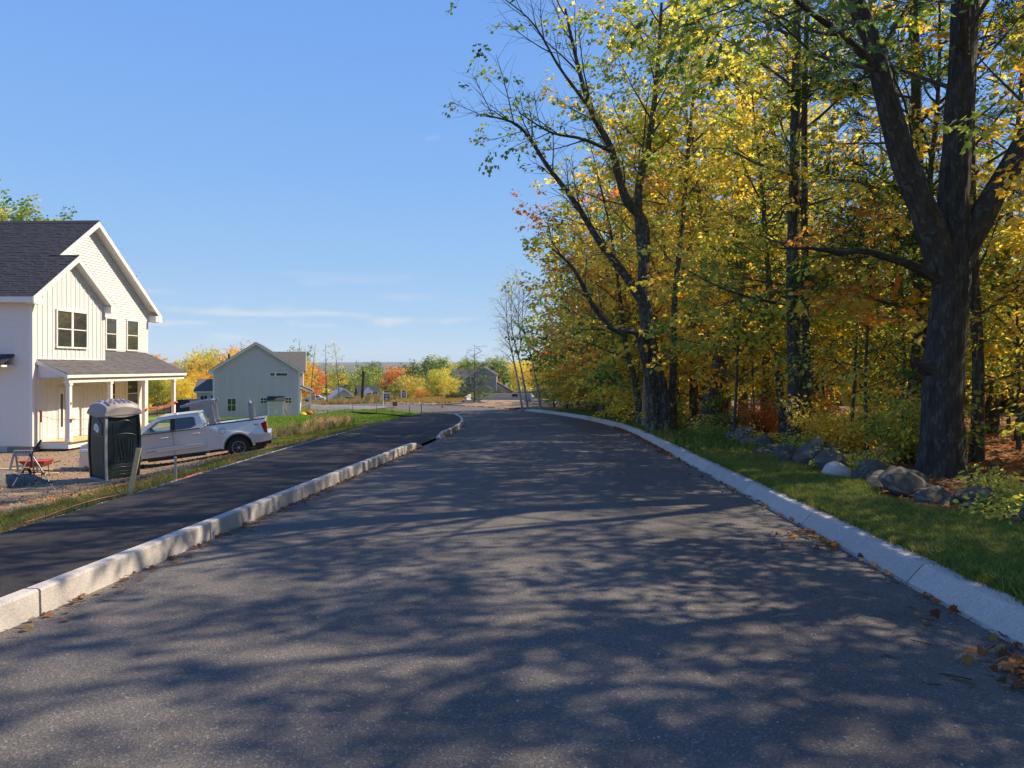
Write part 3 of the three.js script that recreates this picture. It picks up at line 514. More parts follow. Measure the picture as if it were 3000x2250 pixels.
  // side porch
  part(root, 'porch_roof', slabX([[W, -0.55], [W + 1.35, -1.12], [W + 1.35, -1.0], [W, -0.42]], 0.6, 8), M.roofBrown);
  part(root, 'porch_fascia', [box(W + 1.2, W + 1.33, -1.3, -1.13, 0.7, 7.9), slabX([[W, -0.75], [W + 1.33, -1.3], [W + 1.33, -1.13], [W, -0.56]], 0.6, 0.66)], M.trim);
  for (const u of [0.8, 3.2, 5.6, 7.8]) part(root, 'porch_post', box(W + 1.05, W + 1.2, -3.75, -1.25, u, u + 0.15), M.trim);
  part(root, 'porch_floor', box(W + 0.01, W + 1.35, -3.95, -3.75, 0.6, 8), M.trim);
  part(root, 'step', box(W + 1.352, W + 2.0, G - 0.2, -4.0, 1.2, 3), M.concrete);
  // rear ell on the left
  part(root, 'ell_wall', box(-2.3, -0.002, G - 0.4, -1.15, 5, 10.5), M.sageSiding);
  part(root, 'ell_roof', slabU([[4.7, -1.2], [7.8, 0.1], [10.8, -1.2], [10.8, -1.08], [7.8, 0.22], [4.7, -1.08]], -2.6, -0.01), M.roofBrown);
  part(root, 'ell_fascia', box(-2.6, -0.01, -1.28, -1.12, 4.68, 4.76), M.trim);
  windowAt(root, (a, y, o) => [a, y, -5 + o], -1.9, -1.2, -2.6, -1.6, { mull: [-1.55], mw: 0.02 }); windowAt(root, (a, y, o) => [a, y, -5 + o], -0.85, -0.15, -2.6, -1.6);
}
// canopy beside it
{
  const x = -34.2, d = 71, y = groundY(x, d), r = thing('canopy_tent', 'navy canopy top standing left of the grey house', 'canopy', [x, y, -d]);
  part(r, 'top', [prism([[0.0, 2.35], [1.15, 2.35], [1.15, 1.0], [-0.85, 1.0], [-0.75, 1.7]], 2.4).translate(1.35, 0.1, -1.2)], M.navy);
  for (const [a, b] of [[0.6, -1.1], [2.4, -1.1], [0.6, 1.1], [2.4, 1.1]]) part(r, 'leg', rod([a, -0.05, b], [a, 1.15, b], 0.03), M.steel);
}
// the two houses farther off
function farHouse(name, label, x, d, y, W, H, rise, depth, wall, roof, turn, extra) {
  const r = thing(name, label, 'house', [x, y, -d], turn), mid = W / 2;
  part(r, 'wall', slabX([[0, -1], [W, -1], [W, H], [mid, H + rise], [0, H]], 0, depth), wall);
  part(r, 'roof', slabX([[-0.4, H - 0.4 * rise / mid], [mid, H + rise], [mid, H + rise + 0.2], [-0.4, H - 0.4 * rise / mid + 0.2]], -0.35, depth + 0.3), roof);
  part(r, 'roof', slabX([[mid, H + rise], [W + 0.4, H - 0.4 * rise / mid], [W + 0.4, H - 0.4 * rise / mid + 0.2], [mid, H + rise + 0.2]], -0.35, depth + 0.3), roof);
  part(r, 'rake_board', slabX([[-0.4, H - 0.4 * rise / mid - 0.25], [mid, H + rise - 0.25], [mid, H + rise + 0.05], [-0.4, H - 0.4 * rise / mid + 0.05]], -0.42, -0.36), M.trim);
  part(r, 'rake_board', slabX([[mid, H + rise - 0.25], [W + 0.4, H - 0.4 * rise / mid - 0.25], [W + 0.4, H - 0.4 * rise / mid + 0.05], [mid, H + rise + 0.05]], -0.42, -0.36), M.trim);
  extra(r); return r;
}
farHouse('taupe_house', 'taupe gabled house behind the concrete foundation', -12.2, 212, -5.6, 7.6, 4.9, 2.3, 12, M.taupe, M.roofBrown, 0, (r) => {
  part(r, 'wing_wall', box(-5.6, -0.01, -1, 2.5, 1, 9), M.taupe); part(r, 'wing_roof', slabU([[0.4, 2.5], [5, 6.2], [9.6, 2.5], [9.6, 2.7], [5, 6.4], [0.4, 2.7]], -6, 0.2), M.roofBrown);
  part(r, 'wing_fascia', box(-6, 0, 2.25, 2.52, 0.35, 0.45), M.trim); part(r, 'corner_board', box(-5.65, -5.3, -1, 2.3, 0.9, 1), M.trim); part(r, 'corner_board', box(7.45, 7.62, -1, 4.8, -0.05, 0.2), M.trim);
  part(r, 'lean_to_roof', slabX([[7.6, 2.4], [13, -0.6], [13, -0.4], [7.6, 2.7]], 3, 10), M.roofBrown); part(r, 'lean_to_wall', slabX([[7.61, -1], [12.2, -1], [12.2, -0.4], [7.61, 2.2]], 3.2, 10), M.taupe);
  windowAt(r, (a, y, o) => [a, y, o], -0.1, 0.9, 2.9, 4.2, { trim: 0.2 });
});
farHouse('village_house', 'pale grey house beyond the street with white dormers', -46.5, 178, -12.3, 8.5, 5.2, 3.2, 9, M.paleGrey, M.paleGrey, 0.35, (r) => {
  part(r, 'wing_wall', box(8.51, 13.5, -1, 6.2, 2, 9), M.paleGrey);
  part(r, 'wing_roof', slabU([[1.6, 6.1], [5.5, 8.6], [9.4, 6.1], [9.4, 6.4], [5.5, 8.9], [1.6, 6.4]], 8, 14), M.shingle);
  part(r, 'dormer', slabX([[9.6, 5.6], [11.8, 5.6], [11.8, 7.4], [10.7, 8.6], [9.6, 7.4]], 0.8, 3), M.trim);
  for (const a of [8.8, 12.4]) windowAt(r, (q, y, o) => [q, y, -2 + o], a, a + 0.9, 3.2, 5.0, { trim: 0.2 });
  windowAt(r, (q, y, o) => [q, y, -0.8 + o], 10.2, 11.2, 5.9, 7.2, { trim: 0.15 });
  part(r, 'porch_roof', slabX([[8.6, 2.6], [13.8, 2.6], [13.8, 2.85], [8.6, 2.85]], 0.2, 2), M.trim); part(r, 'end_wall', box(-2.6, -0.01, -1, 4.6, 1, 7), M.paleGrey);
});
// the new foundation
{
  const x = -5.6, d = 84, y = -2.85, r = thing('house_foundation', 'poured concrete foundation walls without a house on them', 'foundation', [x, y, -d]);
  part(r, 'wall', box(0, 0.25, -0.6, 0.92, 0, 9), M.concrete); part(r, 'wall', box(0.251, 1.6, -0.6, 0.55, 0.0, 0.25), M.concrete); part(r, 'wall', box(0.25, 8.2, -0.6, 0.98, 9.0, 9.25), M.concrete); part(r, 'wall', box(8.0, 8.25, -0.6, 0.95, 0, 9), M.concrete);
  part(r, 'wall', slabX([[1.601, -0.6], [3.6, -0.6], [3.6, 0.0], [1.601, 0.5]], 0, 0.25), M.concrete); part(r, 'wall', box(3.601, 4.6, -0.6, 0.25, 0, 0.25), M.concrete); part(r, 'wall', box(5.6, 7.998, -0.6, 0.3, 0, 0.25), M.concrete);
  for (const a of [1.8, 5.6]) { part(r, 'vent_opening', box(a, a + 0.75, 0.55, 0.9, 8.97, 8.999), M.dark); }
}
const _M = new THREE.Matrix4();

// ---------------------------------------------------------------- pickup truck, nose to the left, on the sloping drive
M.carPaint = phys(lin(0.60, 0.585, 0.57), 0.32, { metalness: 0.25, clearcoat: 1, clearcoatRoughness: 0.06 });
M.tyre = mat(lin(0.018, 0.018, 0.019), 0.9);
M.black = mat(lin(0.012, 0.012, 0.013), 0.55);
M.wheelGrey = mat(lin(0.10, 0.10, 0.105), 0.4, { metalness: 0.6 });
M.alloy = mat(lin(0.55, 0.55, 0.56), 0.3, { metalness: 0.9 });
M.tint = phys(lin(0.008, 0.011, 0.018), 0.05, { clearcoat: 1, clearcoatRoughness: 0.02 });
M.clearGlass = phys(lin(0.78, 0.84, 0.82), 0.02, { transmission: 1, thickness: 0 });
M.redLens = phys(lin(0.30, 0.01, 0.012), 0.12, { clearcoat: 1 });
M.whiteLens = phys(lin(0.75, 0.76, 0.78), 0.1, { clearcoat: 1 });
function wheelInto(root, x, y, z, rad, w, outer) {
  const t = part(root, 'wheel', new THREE.LatheGeometry([[rad * 0.60, -w / 2], [rad * 0.9, -w / 2], [rad * 0.985, -w * 0.40], [rad, -w * 0.3], [rad, w * 0.3], [rad * 0.985, w * 0.40], [rad * 0.9, w / 2], [rad * 0.60, w / 2]].map(([a, b]) => new THREE.Vector2(a, b)), 40).rotateX(Math.PI / 2), M.tyre);
  t.position.set(x, y, z); const s = outer;
  part(t, 'rim', [new THREE.TorusGeometry(rad * 0.585, rad * 0.035, 8, 36).translate(0, 0, s * w * 0.44), new THREE.CylinderGeometry(rad * 0.11, rad * 0.11, 0.05, 16).rotateX(Math.PI / 2).translate(0, 0, s * w * 0.40)], M.alloy);
  part(t, 'brake_disc', new THREE.CylinderGeometry(rad * 0.6, rad * 0.6, 0.04, 32).rotateX(Math.PI / 2).translate(0, 0, s * w * 0.12), M.black);
  const sp = []; for (let k = 0; k < 6; k++) { const a = k / 6 * 2 * Math.PI; for (const o of [-0.2, 0.2]) sp.push(bar([Math.cos(a + o * 0.5) * rad * 0.10, Math.sin(a + o * 0.5) * rad * 0.10, s * w * 0.40], [Math.cos(a + o) * rad * 0.575, Math.sin(a + o) * rad * 0.575, s * w * 0.42], rad * 0.055, 0.03)); }
  part(t, 'spokes', sp, M.wheelGrey); return t;
}
function arch(x, rad, y) { const p = []; for (let i = 0; i <= 14; i++) { const a = Math.PI * (1 - i / 14); p.push([x + Math.cos(a) * rad, y + Math.sin(a) * rad]); } return p; }
function taper(geo, fn) { const p = geo.attributes.position; for (let i = 0; i < p.count; i++) { const q = fn(p.getX(i), p.getY(i), p.getZ(i)); p.setXYZ(i, ...q); } geo.computeVertexNormals(); return geo; }
{
  const root = thing('pickup_truck', 'silver crew cab pickup truck parked on the sloping drive', 'truck', [-9.95, -1.64, -26.1]); root.rotation.order = 'YXZ'; root.rotation.set(0, 0.31, 0.103); root.scale.setScalar(0.92);
  const W = 0.98, ax = 0.41, F = -4.18;      // x = 0 at the rear axle, nose at -5.36
  const wide = (x, y, z) => [x, y, z * (1 - 0.05 * smooth(-4.4, -5.4, x)) * (y > 1.2 ? 1 - 0.09 * (y - 1.2) / 0.2 : y < 0.6 ? 1 - 0.05 * (0.6 - y) / 0.25 : 1 + 0.012 * Math.sin((y - 0.6) * 5.2))];
  // lower body with wheel openings, cut into nose, cab and bed
  const nose = [[-3.42, 0.42], [F + 0.56, 0.42], ...arch(F, 0.53, ax + 0.02).reverse(), [F - 0.56, 0.42], [-5.26, 0.46], [-5.36, 0.62], [-5.37, 0.98], [-5.30, 1.18], [-5.0, 1.26], [-3.75, 1.34], [-3.42, 1.36]];
  const cab = [[-3.40, 0.40], [-1.11, 0.40], [-1.11, 1.36], [-3.40, 1.36]];
  const bed = [[-1.08, 0.46], [-0.54, 0.46], ...arch(0, 0.54, ax + 0.02), [0.54, 0.52], [0.76, 0.55], [1.04, 0.80], [1.06, 1.38], [-1.08, 1.36]];
  for (const [nm, pts] of [['nose', nose], ['cab_body', cab], ['bed', bed]]) part(root, nm, taper(prism(pts, 2 * W - 0.08, 0.035).translate(0, 0, -W + 0.04), wide), M.carPaint);
  part(root, 'bumper', taper(prism([[0.80, 0.52], [1.17, 0.56], [1.22, 0.66], [1.21, 0.82], [1.07, 0.84], [0.98, 0.78]], 1.9, 0.02).translate(0, 0, -0.95), (x, y, z) => [x, y, z]), M.carPaint, 'silver rear bumper with dark lower step');
  part(root, 'front_bumper', rbx(0.22, 0.42, 1.84, 0.08, -5.36, 0.58, 0), M.carPaint);
  part(root, 'underbody', [bx(-5.1, 1.0, 0.32, 0.50, -0.72, 0.72), rod([0, ax, -0.8], [0, ax, 0.8], 0.07), rod([F, ax, -0.8], [F, ax, 0.8], 0.07), bx(0.7, 1.2, 0.40, 0.54, -0.85, 0.85), bx(-3.2, -1.2, 0.28, 0.40, 0.78, 0.90), bx(-3.2, -1.2, 0.28, 0.40, -0.9, -0.78), bx(-0.56, 0.58, 0.45, 1.0, -0.7, 0.7), bx(F - 0.56, F + 0.56, 0.45, 1.0, -0.7, 0.7)], M.black);
  for (const s of [1, -1]) {
    part(root, 'wheel_arch', [new THREE.TorusGeometry(0.565, 0.05, 8, 24, Math.PI).scale(1, 1, 0.9).translate(0, ax + 0.02, s * (W - 0.01))], M.carPaint); part(root, 'wheel_arch', [new THREE.TorusGeometry(0.555, 0.05, 8, 24, Math.PI).scale(1, 1, 0.9).translate(F, ax + 0.02, s * (W - 0.01))], M.carPaint);
    part(root, 'sill', bx(-3.4, -1.12, 0.36, 0.43, s * (W - 0.12), s * (W - 0.01)), M.black);
    for (const x of [-2.25]) part(root, 'door_seam', bx(x - 0.006, x + 0.006, 0.44, 1.34, s * (W + 0.004), s * (W + 0.009)), M.black);
    part(root, 'belt_line', bx(-3.35, -1.3, 1.315, 1.345, s * (W - 0.035), s * (W - 0.005)), M.black);
    for (const x of [-2.55, -1.45]) part(root, 'door_handle', rbx(0.27, 0.05, 0.05, 0.02, x, 1.12 + (x > -2 ? 0.03 : 0), s * (W + 0.02)), M.carPaint);
    part(root, 'door_moulding', taper(prism([[-3.3, 0.62], [-1.14, 0.62], [-1.14, 0.73], [-1.55, 0.76], [-3.1, 0.76], [-3.28, 0.70]], 0.02, 0.008).translate(0, 0, s > 0 ? W + 0.002 : -W - 0.022), (x, y, z) => [x, y, z]), M.carPaint);
    part(root, 'badge', bx(-3.22, -2.86, 0.655, 0.675, s * (W + 0.025), s * (W + 0.034)), M.black);
    part(root, 'tail_light', taper(prism([[0.90, 1.24], [1.085, 1.30], [1.10, 0.86], [1.0, 0.88]], 0.16, 0.012).translate(0, 0, s > 0 ? W - 0.145 : -W - 0.015), (x, y, z) => [x, y, z]), M.redLens);
    part(root, 'headlight', rbx(0.30, 0.20, 0.20, 0.06, -5.24, 1.0, s * 0.84), M.whiteLens);
    part(root, 'mirror', [rbx(0.20, 0.24, 0.20, 0.07, -3.42, 1.42, s * (W + 0.16)), bx(-3.42, -3.34, 1.34, 1.39, s * (W - 0.05), s * (W + 0.12))], M.carPaint);
    part(root, 'bed_rail', bx(-1.06, 1.05, 1.39, 1.425, s * (W - 0.20), s * (W - 0.09)), M.black);
  }
  part(root, 'fuel_door', [new THREE.TorusGeometry(0.115, 0.006, 6, 28).translate(-0.52, 1.13, W + 0.012)], M.black);
  part(root, 'badge', [bx(0.62, 0.655, 1.235, 1.245, W - 0.01, W + 0.006), bx(0.633, 0.643, 1.18, 1.235, W - 0.01, W + 0.006), bx(0.68, 0.69, 1.18, 1.245, W - 0.01, W + 0.006), bx(0.69, 0.72, 1.235, 1.245, W - 0.01, W + 0.006), bx(0.69, 0.72, 1.208, 1.217, W - 0.01, W + 0.006), bx(0.71, 0.72, 1.18, 1.235, W - 0.01, W + 0.006), bx(0.74, 0.75, 1.18, 1.245, W - 0.01, W + 0.006), bx(0.75, 0.775, 1.235, 1.245, W - 0.01, W + 0.006), bx(0.75, 0.775, 1.18, 1.19, W - 0.01, W + 0.006), bx(0.772, 0.782, 1.19, 1.235, W - 0.01, W + 0.006)], M.black, 'small dark letters T R D on the bed side');
  part(root, 'tailgate', taper(prism([[1.03, 0.85], [1.085, 0.85], [1.085, 1.37], [1.0, 1.40]], 1.6, 0.015).translate(0, 0, -0.8), (x, y, z) => [x, y, z]), M.carPaint);
  part(root, 'bed_liner', bx(-1.05, 1.02, 1.05, 1.12, -0.8, 0.8), M.black);
  part(root, 'tow_hitch', [bx(1.15, 1.42, 0.46, 0.54, -0.05, 0.05), rod([1.38, 0.52, 0], [1.38, 0.64, 0], 0.03)], M.steel);
  // greenhouse: pillars and roof as one frame, glass set in
  const A = -3.55, B = -1.16, roofA = -2.62, roofB = -1.34, top = 1.92, pin = (y) => W - 0.03 - 0.20 * (y - 1.34);
  const lean = (x, y, z) => [x, y, Math.sign(z) * (Math.abs(z) - 0.20 * Math.max(0, y - 1.34) * (Math.abs(z) > 0.5 ? 1 : 0))];
  for (const s of [1, -1]) {
    const side = new THREE.Shape([[A - 0.12, 1.33], [B, 1.33], [B - 0.02, 1.5], [roofB + 0.05, top - 0.05], [roofB - 0.05, top], [roofA, top], [roofA - 0.12, top - 0.03]].map((p) => new THREE.Vector2(...p)));
    const hole = (pts) => side.holes.push(new THREE.Path(pts.map((p) => new THREE.Vector2(...p))));
    hole([[-3.30, 1.36], [-2.33, 1.36], [-2.30, 1.80], [-2.58, 1.80], [-2.80, 1.73]]); hole([[-2.14, 1.37], [-1.62, 1.37], [-1.42, 1.46], [-1.46, 1.76], [-1.54, 1.80], [-2.12, 1.80]]);
    part(root, 'cab_side', taper(new THREE.ExtrudeGeometry(side, { depth: 0.05, bevelEnabled: false }).translate(0, 0, s > 0 ? W - 0.07 : -W + 0.02), lean), M.carPaint);
    part(root, 'pillar_trim', taper(prism([[-2.325, 1.36], [-2.145, 1.36], [-2.125, 1.80], [-2.295, 1.80]], 0.012).translate(0, 0, s > 0 ? W - 0.016 : -W + 0.004), lean), M.black);
    part(root, 'window', taper(prism([[-3.36, 1.34], [-2.3, 1.34], [-2.27, 1.82], [-2.60, 1.82], [-2.83, 1.74]], 0.01).translate(0, 0, s > 0 ? W - 0.06 : -W + 0.05), lean), M.clearGlass);
    part(root, 'window', taper(prism([[-2.17, 1.34], [-1.60, 1.34], [-1.39, 1.44], [-1.43, 1.80], [-1.52, 1.83], [-2.15, 1.83]], 0.01).translate(0, 0, s > 0 ? W - 0.06 : -W + 0.05), lean), M.tint);
  }
  part(root, 'roof', taper(rbx(1.42, 0.07, 1.72, 0.03, -2.0, top - 0.02, 0), (x, y, z) => [x, y + 0.02 * (1 - (z / 0.8) ** 2), z]), M.carPaint);
  part(root, 'windscreen', quadGeo([[A - 0.06, 1.35, 0.88], [A - 0.06, 1.35, -0.88], [roofA - 0.08, top - 0.03, -0.76], [roofA - 0.08, top - 0.03, 0.76]]), M.clearGlass);
  part(root, 'rear_window', quadGeo([[B - 0.03, 1.42, -0.8], [B - 0.03, 1.42, 0.8], [roofB + 0.03, top - 0.07, 0.7], [roofB + 0.03, top - 0.07, -0.7]]), M.tint);
  part(root, 'bonnet', taper(rbx(1.5, 0.07, 1.66, 0.03, -4.35, 1.31, 0), (x, y, z) => [x, y - 0.06 * smooth(-3.8, -5.1, x) + 0.02 * (1 - (z / 0.8) ** 2), z]), M.carPaint);
  part(root, 'seat', [rbx(0.5, 0.25, 0.5, 0.08, -2.55, 0.95, 0.42), rbx(0.5, 0.25, 0.5, 0.08, -2.55, 0.95, -0.42)], M.black);
  part(root, 'dashboard', rbx(0.4, 0.3, 1.6, 0.1, -3.35, 1.16, 0), M.black);
  part(root, 'steering_wheel', new THREE.TorusGeometry(0.18, 0.018, 8, 24).rotateY(Math.PI / 2).rotateZ(0.45).translate(-3.0, 1.36, 0.42), M.black);
  for (const [x, s] of [[0, 1], [0, -1], [F, 1], [F, -1]]) wheelInto(root, x, ax, s * (W - 0.13), ax, 0.27, s);
  // ladder rack over the bed: posts, cross bar and arm
  const rk = part(root, 'rack_post', [taper(prism([[-0.98, 1.42], [-0.70, 1.42], [-0.76, 1.6], [-0.80, 2.25], [-0.96, 2.25], [-0.92, 1.6]], 0.1, 0.01).translate(0, 0, 0.80), (x, y, z) => [x, y, z])], M.steel);
  part(root, 'rack_post', [prism([[-0.98, 1.42], [-0.70, 1.42], [-0.76, 1.6], [-0.80, 2.25], [-0.96, 2.25], [-0.92, 1.6]], 0.1, 0.01).translate(0, 0, -0.90)], M.steel);
  part(root, 'rack_arm', [prism([[-0.70, 2.20], [-0.70, 2.34], [-1.0, 2.36], [-1.9, 2.25], [-1.9, 2.19], [-1.0, 2.21]], 0.12, 0.01).translate(0, 0, 0.79), prism([[-0.70, 2.20], [-0.70, 2.34], [-1.0, 2.36], [-1.9, 2.25], [-1.9, 2.19], [-1.0, 2.21]], 0.12, 0.01).translate(0, 0, -0.91), rod([-0.85, 2.30, -0.9], [-0.85, 2.30, 0.9], 0.045), rod([-1.86, 2.22, -0.9], [-1.86, 2.22, 0.9], 0.03)], M.steel);
  part(root, 'rear_rack_post', [taper(prism([[0.50, 1.42], [0.66, 1.42], [0.63, 2.06], [0.50, 2.06]], 0.1, 0.01).translate(0, 0, 0.8), (x, y, z) => [x, y, z]), new THREE.CylinderGeometry(0.02, 0.10, 0.10, 10).translate(0.565, 2.12, 0.85), rod([0.565, 2.15, 0.85], [0.565, 2.33, 0.85], 0.03, 0.008)], M.steel);
  part(root, 'rear_rack_post', [prism([[0.50, 1.42], [0.66, 1.42], [0.63, 2.06], [0.50, 2.06]], 0.1, 0.01).translate(0, 0, -0.9)], M.steel);
}

// ---------------------------------------------------------------- portable toilet
M.cabinGreen = phys(lin(0.006, 0.020, 0.026), 0.38, { clearcoat: 0.7, clearcoatRoughness: 0.25 });
M.cabinDoor = phys(lin(0.022, 0.045, 0.036), 0.5, { clearcoat: 0.2, clearcoatRoughness: 0.4 });
M.cabinRoof = phys(lin(0.31, 0.285, 0.275), 0.55, { transmission: 0.12, thickness: 0 });
{
  const x = -11.72, d = 20.95, root = thing('portable_toilet', 'dark green portable toilet with pale domed roof, leaning slightly', 'toilet', [x, groundY(x, d) - 0.02, -d], 0.97); root.rotation.order = 'YXZ'; root.rotation.z = 0.03; root.rotation.x = 0.05; root.scale.set(0.8, 1.02, 0.8);
  const w = 0.56, H = 1.86;
  part(root, 'skid', [bx(-w - 0.04, w + 0.04, 0, 0.10, -w - 0.04, w + 0.04)], M.grayPlastic);
  const bulge = (g) => taper(g, (px, py, pz) => { const k = 0.04 * Math.sin(Math.PI * clamp((py - 0.1) / H, 0, 1)); return [px + Math.sign(px) * k * (Math.abs(px) > w * 0.9 ? 1 : 0), py, pz + Math.sign(pz) * k * (Math.abs(pz) > w * 0.9 ? 1 : 0)]; });
  const wall = (sx) => bulge(new THREE.BoxGeometry(2 * w, H, 2 * w, 8, 12, 8).translate(0, 0.1 + H / 2, 0));
  part(root, 'cabin', wall(), M.cabinGreen);
  const front = (y) => w + 0.04 * Math.sin(Math.PI * clamp((y - 0.1) / H, 0, 1));
  for (const [a, b] of [[1, 1], [-1, 1], [1, -1], [-1, -1]]) part(root, 'corner_post', taper(new THREE.BoxGeometry(0.075, H + 0.02, 0.075, 1, 10, 1).translate(a * (w - 0.0), 0.1 + H / 2, b * (w - 0.0)), (px, py, pz) => { const k = 0.045 * Math.sin(Math.PI * clamp((py - 0.1) / H, 0, 1)); return [px + a * k, py, pz + b * k]; }), a < 0 && b > 0 ? M.grayPlastic : M.cabinGreen);
  // raised ribs and arches on the wall facing the road (+z) and on the door (-x)
  const ribZ = (pts, r) => new THREE.TubeGeometry(new THREE.CatmullRomCurve3(pts.map(([a, y]) => V(a, y, front(y) + 0.006))), 16, r, 5);
  const ribX = (pts, r) => new THREE.TubeGeometry(new THREE.CatmullRomCurve3(pts.map(([a, y]) => V(-front(y) - 0.006, y, a))), 16, r, 5);
  const arcPts = (cx, cy, rx, ry) => { const p = []; for (let i = 0; i <= 8; i++) { const t = Math.PI * (0.08 + 0.84 * i / 8); p.push([cx - Math.cos(t) * rx, cy + Math.sin(t) * ry]); } return p; };
  part(root, 'arch_rib', ribZ(arcPts(0.05, 1.46, 0.40, 0.30), 0.02), M.cabinGreen); part(root, 'arch_rib', ribZ(arcPts(0.05, 1.26, 0.42, 0.12), 0.02), M.cabinGreen);
  part(root, 'sign_panel', taper(new THREE.BoxGeometry(0.80, 0.34, 0.012, 8, 4, 1), (px, py, pz) => { const yy = 1.53 + py + 0.10 * (1 - (px / 0.4) ** 2); return [px + 0.05, yy, pz + front(yy) + 0.006]; }), M.cabinGreen);
  for (const [a0, a1, a2] of [[-0.18, -0.13, -0.05], [-0.06, 0.0, 0.06], [0.08, 0.10, 0.04], [0.20, 0.17, 0.14], [0.30, 0.27, 0.25], [0.38, 0.37, 0.36], [-0.32, -0.30, -0.30]]) part(root, 'rib', ribZ([[a0, 1.28], [a1, 0.95], [a2, 0.62]], 0.02), M.cabinGreen);
  part(root, 'ledge', bx(-0.48, 0.50, 0.585, 0.612, w + 0.01, w + 0.055), M.cabinGreen);
  for (const y of [0.50, 0.43, 0.30, 0.22]) part(root, 'rib', ribZ([[-0.40, y - 0.02], [-0.1, y + 0.015], [0.1, y], [0.42, y + 0.02]], 0.009), M.cabinGreen);
  const door = part(root, 'door', taper(new THREE.BoxGeometry(0.02, H - 0.12, 0.92, 1, 10, 1), (px, py, pz) => { const y = py + 0.1 + H / 2; return [px - front(y) - 0.004, y, pz]; }), M.cabinDoor);
  for (const a of [-0.30, -0.2, -0.1, 0.0, 0.12, 0.24, 0.34]) part(door, 'rib', ribX([[a, 1.30], [a + 0.04, 0.95], [a + 0.10, 0.64]], 0.018), M.cabinDoor);
  for (let k = 0; k < 5; k++) { const t = -0.9 + 0.45 * k; part(door, 'rib', ribX([[0, 0.36], [Math.sin(t) * 0.2, 0.36 + Math.cos(t) * 0.14], [Math.sin(t) * 0.36, 0.36 + Math.cos(t) * 0.22]], 0.012), M.cabinDoor); }
  part(door, 'crest', taper(prism([[-0.34, 1.36], [0.34, 1.36], [0.34, 1.66], [0, 1.86], [-0.34, 1.66]], 0.02, 0.006), (px, py, pz) => [-front(py) - 0.012 - pz, py, px]), M.cabinDoor);
  part(door, 'label', taper(prism([[-0.20, 1.50], [0.10, 1.42], [0.18, 1.52], [0.12, 1.60], [-0.05, 1.68], [-0.18, 1.62]], 0.006, 0.004), (px, py, pz) => [-front(py) - 0.042 - pz, py, px]), mat(lin(0.75, 0.75, 0.72), 0.5), 'white label with dark printed lines');
  for (const [y, a, b] of [[1.60, -0.12, 0.02], [1.555, -0.14, 0.12], [1.515, -0.10, 0.10]]) part(door, 'lettering', bx(-front(y) - 0.060, -front(y) - 0.048, y - 0.008, y + 0.008, a, b), M.grayPlastic);
  // domed roof with ribs
  const dome = taper(new THREE.BoxGeometry(1.30, 0.34, 1.30, 40, 4, 24), (px, py, pz) => { const u = px / 0.65, v = pz / 0.65, e = Math.max(Math.abs(u), Math.abs(v)), drip = 0.05 * Math.cos(u * 2.6) * Math.cos(v * 2.6); const y = py < -0.16 ? -0.03 - 0.05 * (u * u + v * v) * 0.6 + drip : (py + 0.17) / 0.34 * (0.10 + 0.26 * Math.pow(clamp(1 - 0.5 * (u * u + v * v), 0, 1), 0.7) + (e > 0.94 ? -0.07 : 0) + 0.028 * Math.cos(Math.abs(u) * 22) * (Math.abs(v) > 0.12 ? 1 : 0) * (e < 0.8 ? 1 : 0)); return [px, 0.1 + H + y, pz]; });
  part(root, 'roof', dome, M.cabinRoof);
  part(root, 'roof_ridge', [bar([-0.45, 2.19, 0.45], [0.45, 2.19, -0.45], 0.09, 0.05).translate(0, 0.05, 0), new THREE.CylinderGeometry(0.05, 0.06, 0.12, 12).translate(-0.3, 2.25, 0.38)], M.cabinRoof);
  part(root, 'rim', [bx(-0.65, 0.65, 1.925, 1.965, 0.63, 0.665), bx(-0.65, 0.65, 1.925, 1.965, -0.665, -0.63), bx(-0.665, -0.652, 1.925, 1.965, -0.65, 0.65), bx(0.652, 0.665, 1.925, 1.965, -0.65, 0.65)], M.cabinRoof);
}

// ---------------------------------------------------------------- things on the plot
{
  const h = [-12.8, -0.78, 18.9], feet = [[-13.0, 18.2], [-13.12, 19.6], [-12.2, 19.0]], root = thing('survey_tripod', 'aluminium survey tripod with spread legs on the yard', 'tripod', [h[0], groundY(h[0], h[2]), -h[2]]);
  const rel = (x, y, d) => [x - h[0], y - root.position.y, -(d - h[2])];
  for (const [x, d] of feet) { const g = groundY(x, d), l = part(root, 'leg', [rod(rel(h[0] + (x - h[0]) * 0.06, h[1], h[2] + (d - h[2]) * 0.06), rel(lerp(h[0], x, 0.55), lerp(h[1], g, 0.55), lerp(h[2], d, 0.55)), 0.022, 0.02), rod(rel(lerp(h[0], x, 0.5), lerp(h[1], g, 0.5), lerp(h[2], d, 0.5)), rel(x, g - 0.03, d), 0.014, 0.012)], M.steel); for (const t of [0.5, 0.76]) part(l, 'clamp', new THREE.BoxGeometry(0.055, 0.05, 0.055).translate(...rel(lerp(h[0], x, t), lerp(h[1], g, t), lerp(h[2], d, t))), M.black); }
  part(root, 'head', [new THREE.CylinderGeometry(0.05, 0.06, 0.09, 12).translate(...rel(h[0], h[1] + 0.03, h[2])), rod(rel(h[0], h[1], h[2]), rel(h[0], h[1] - 0.3, h[2]), 0.014)], M.black);
  part(root, 'handle', [rod(rel(h[0], h[1] + 0.04, h[2]), rel(h[0] + 0.26, h[1] + 0.43, h[2]), 0.02, 0.03)], M.black);
}
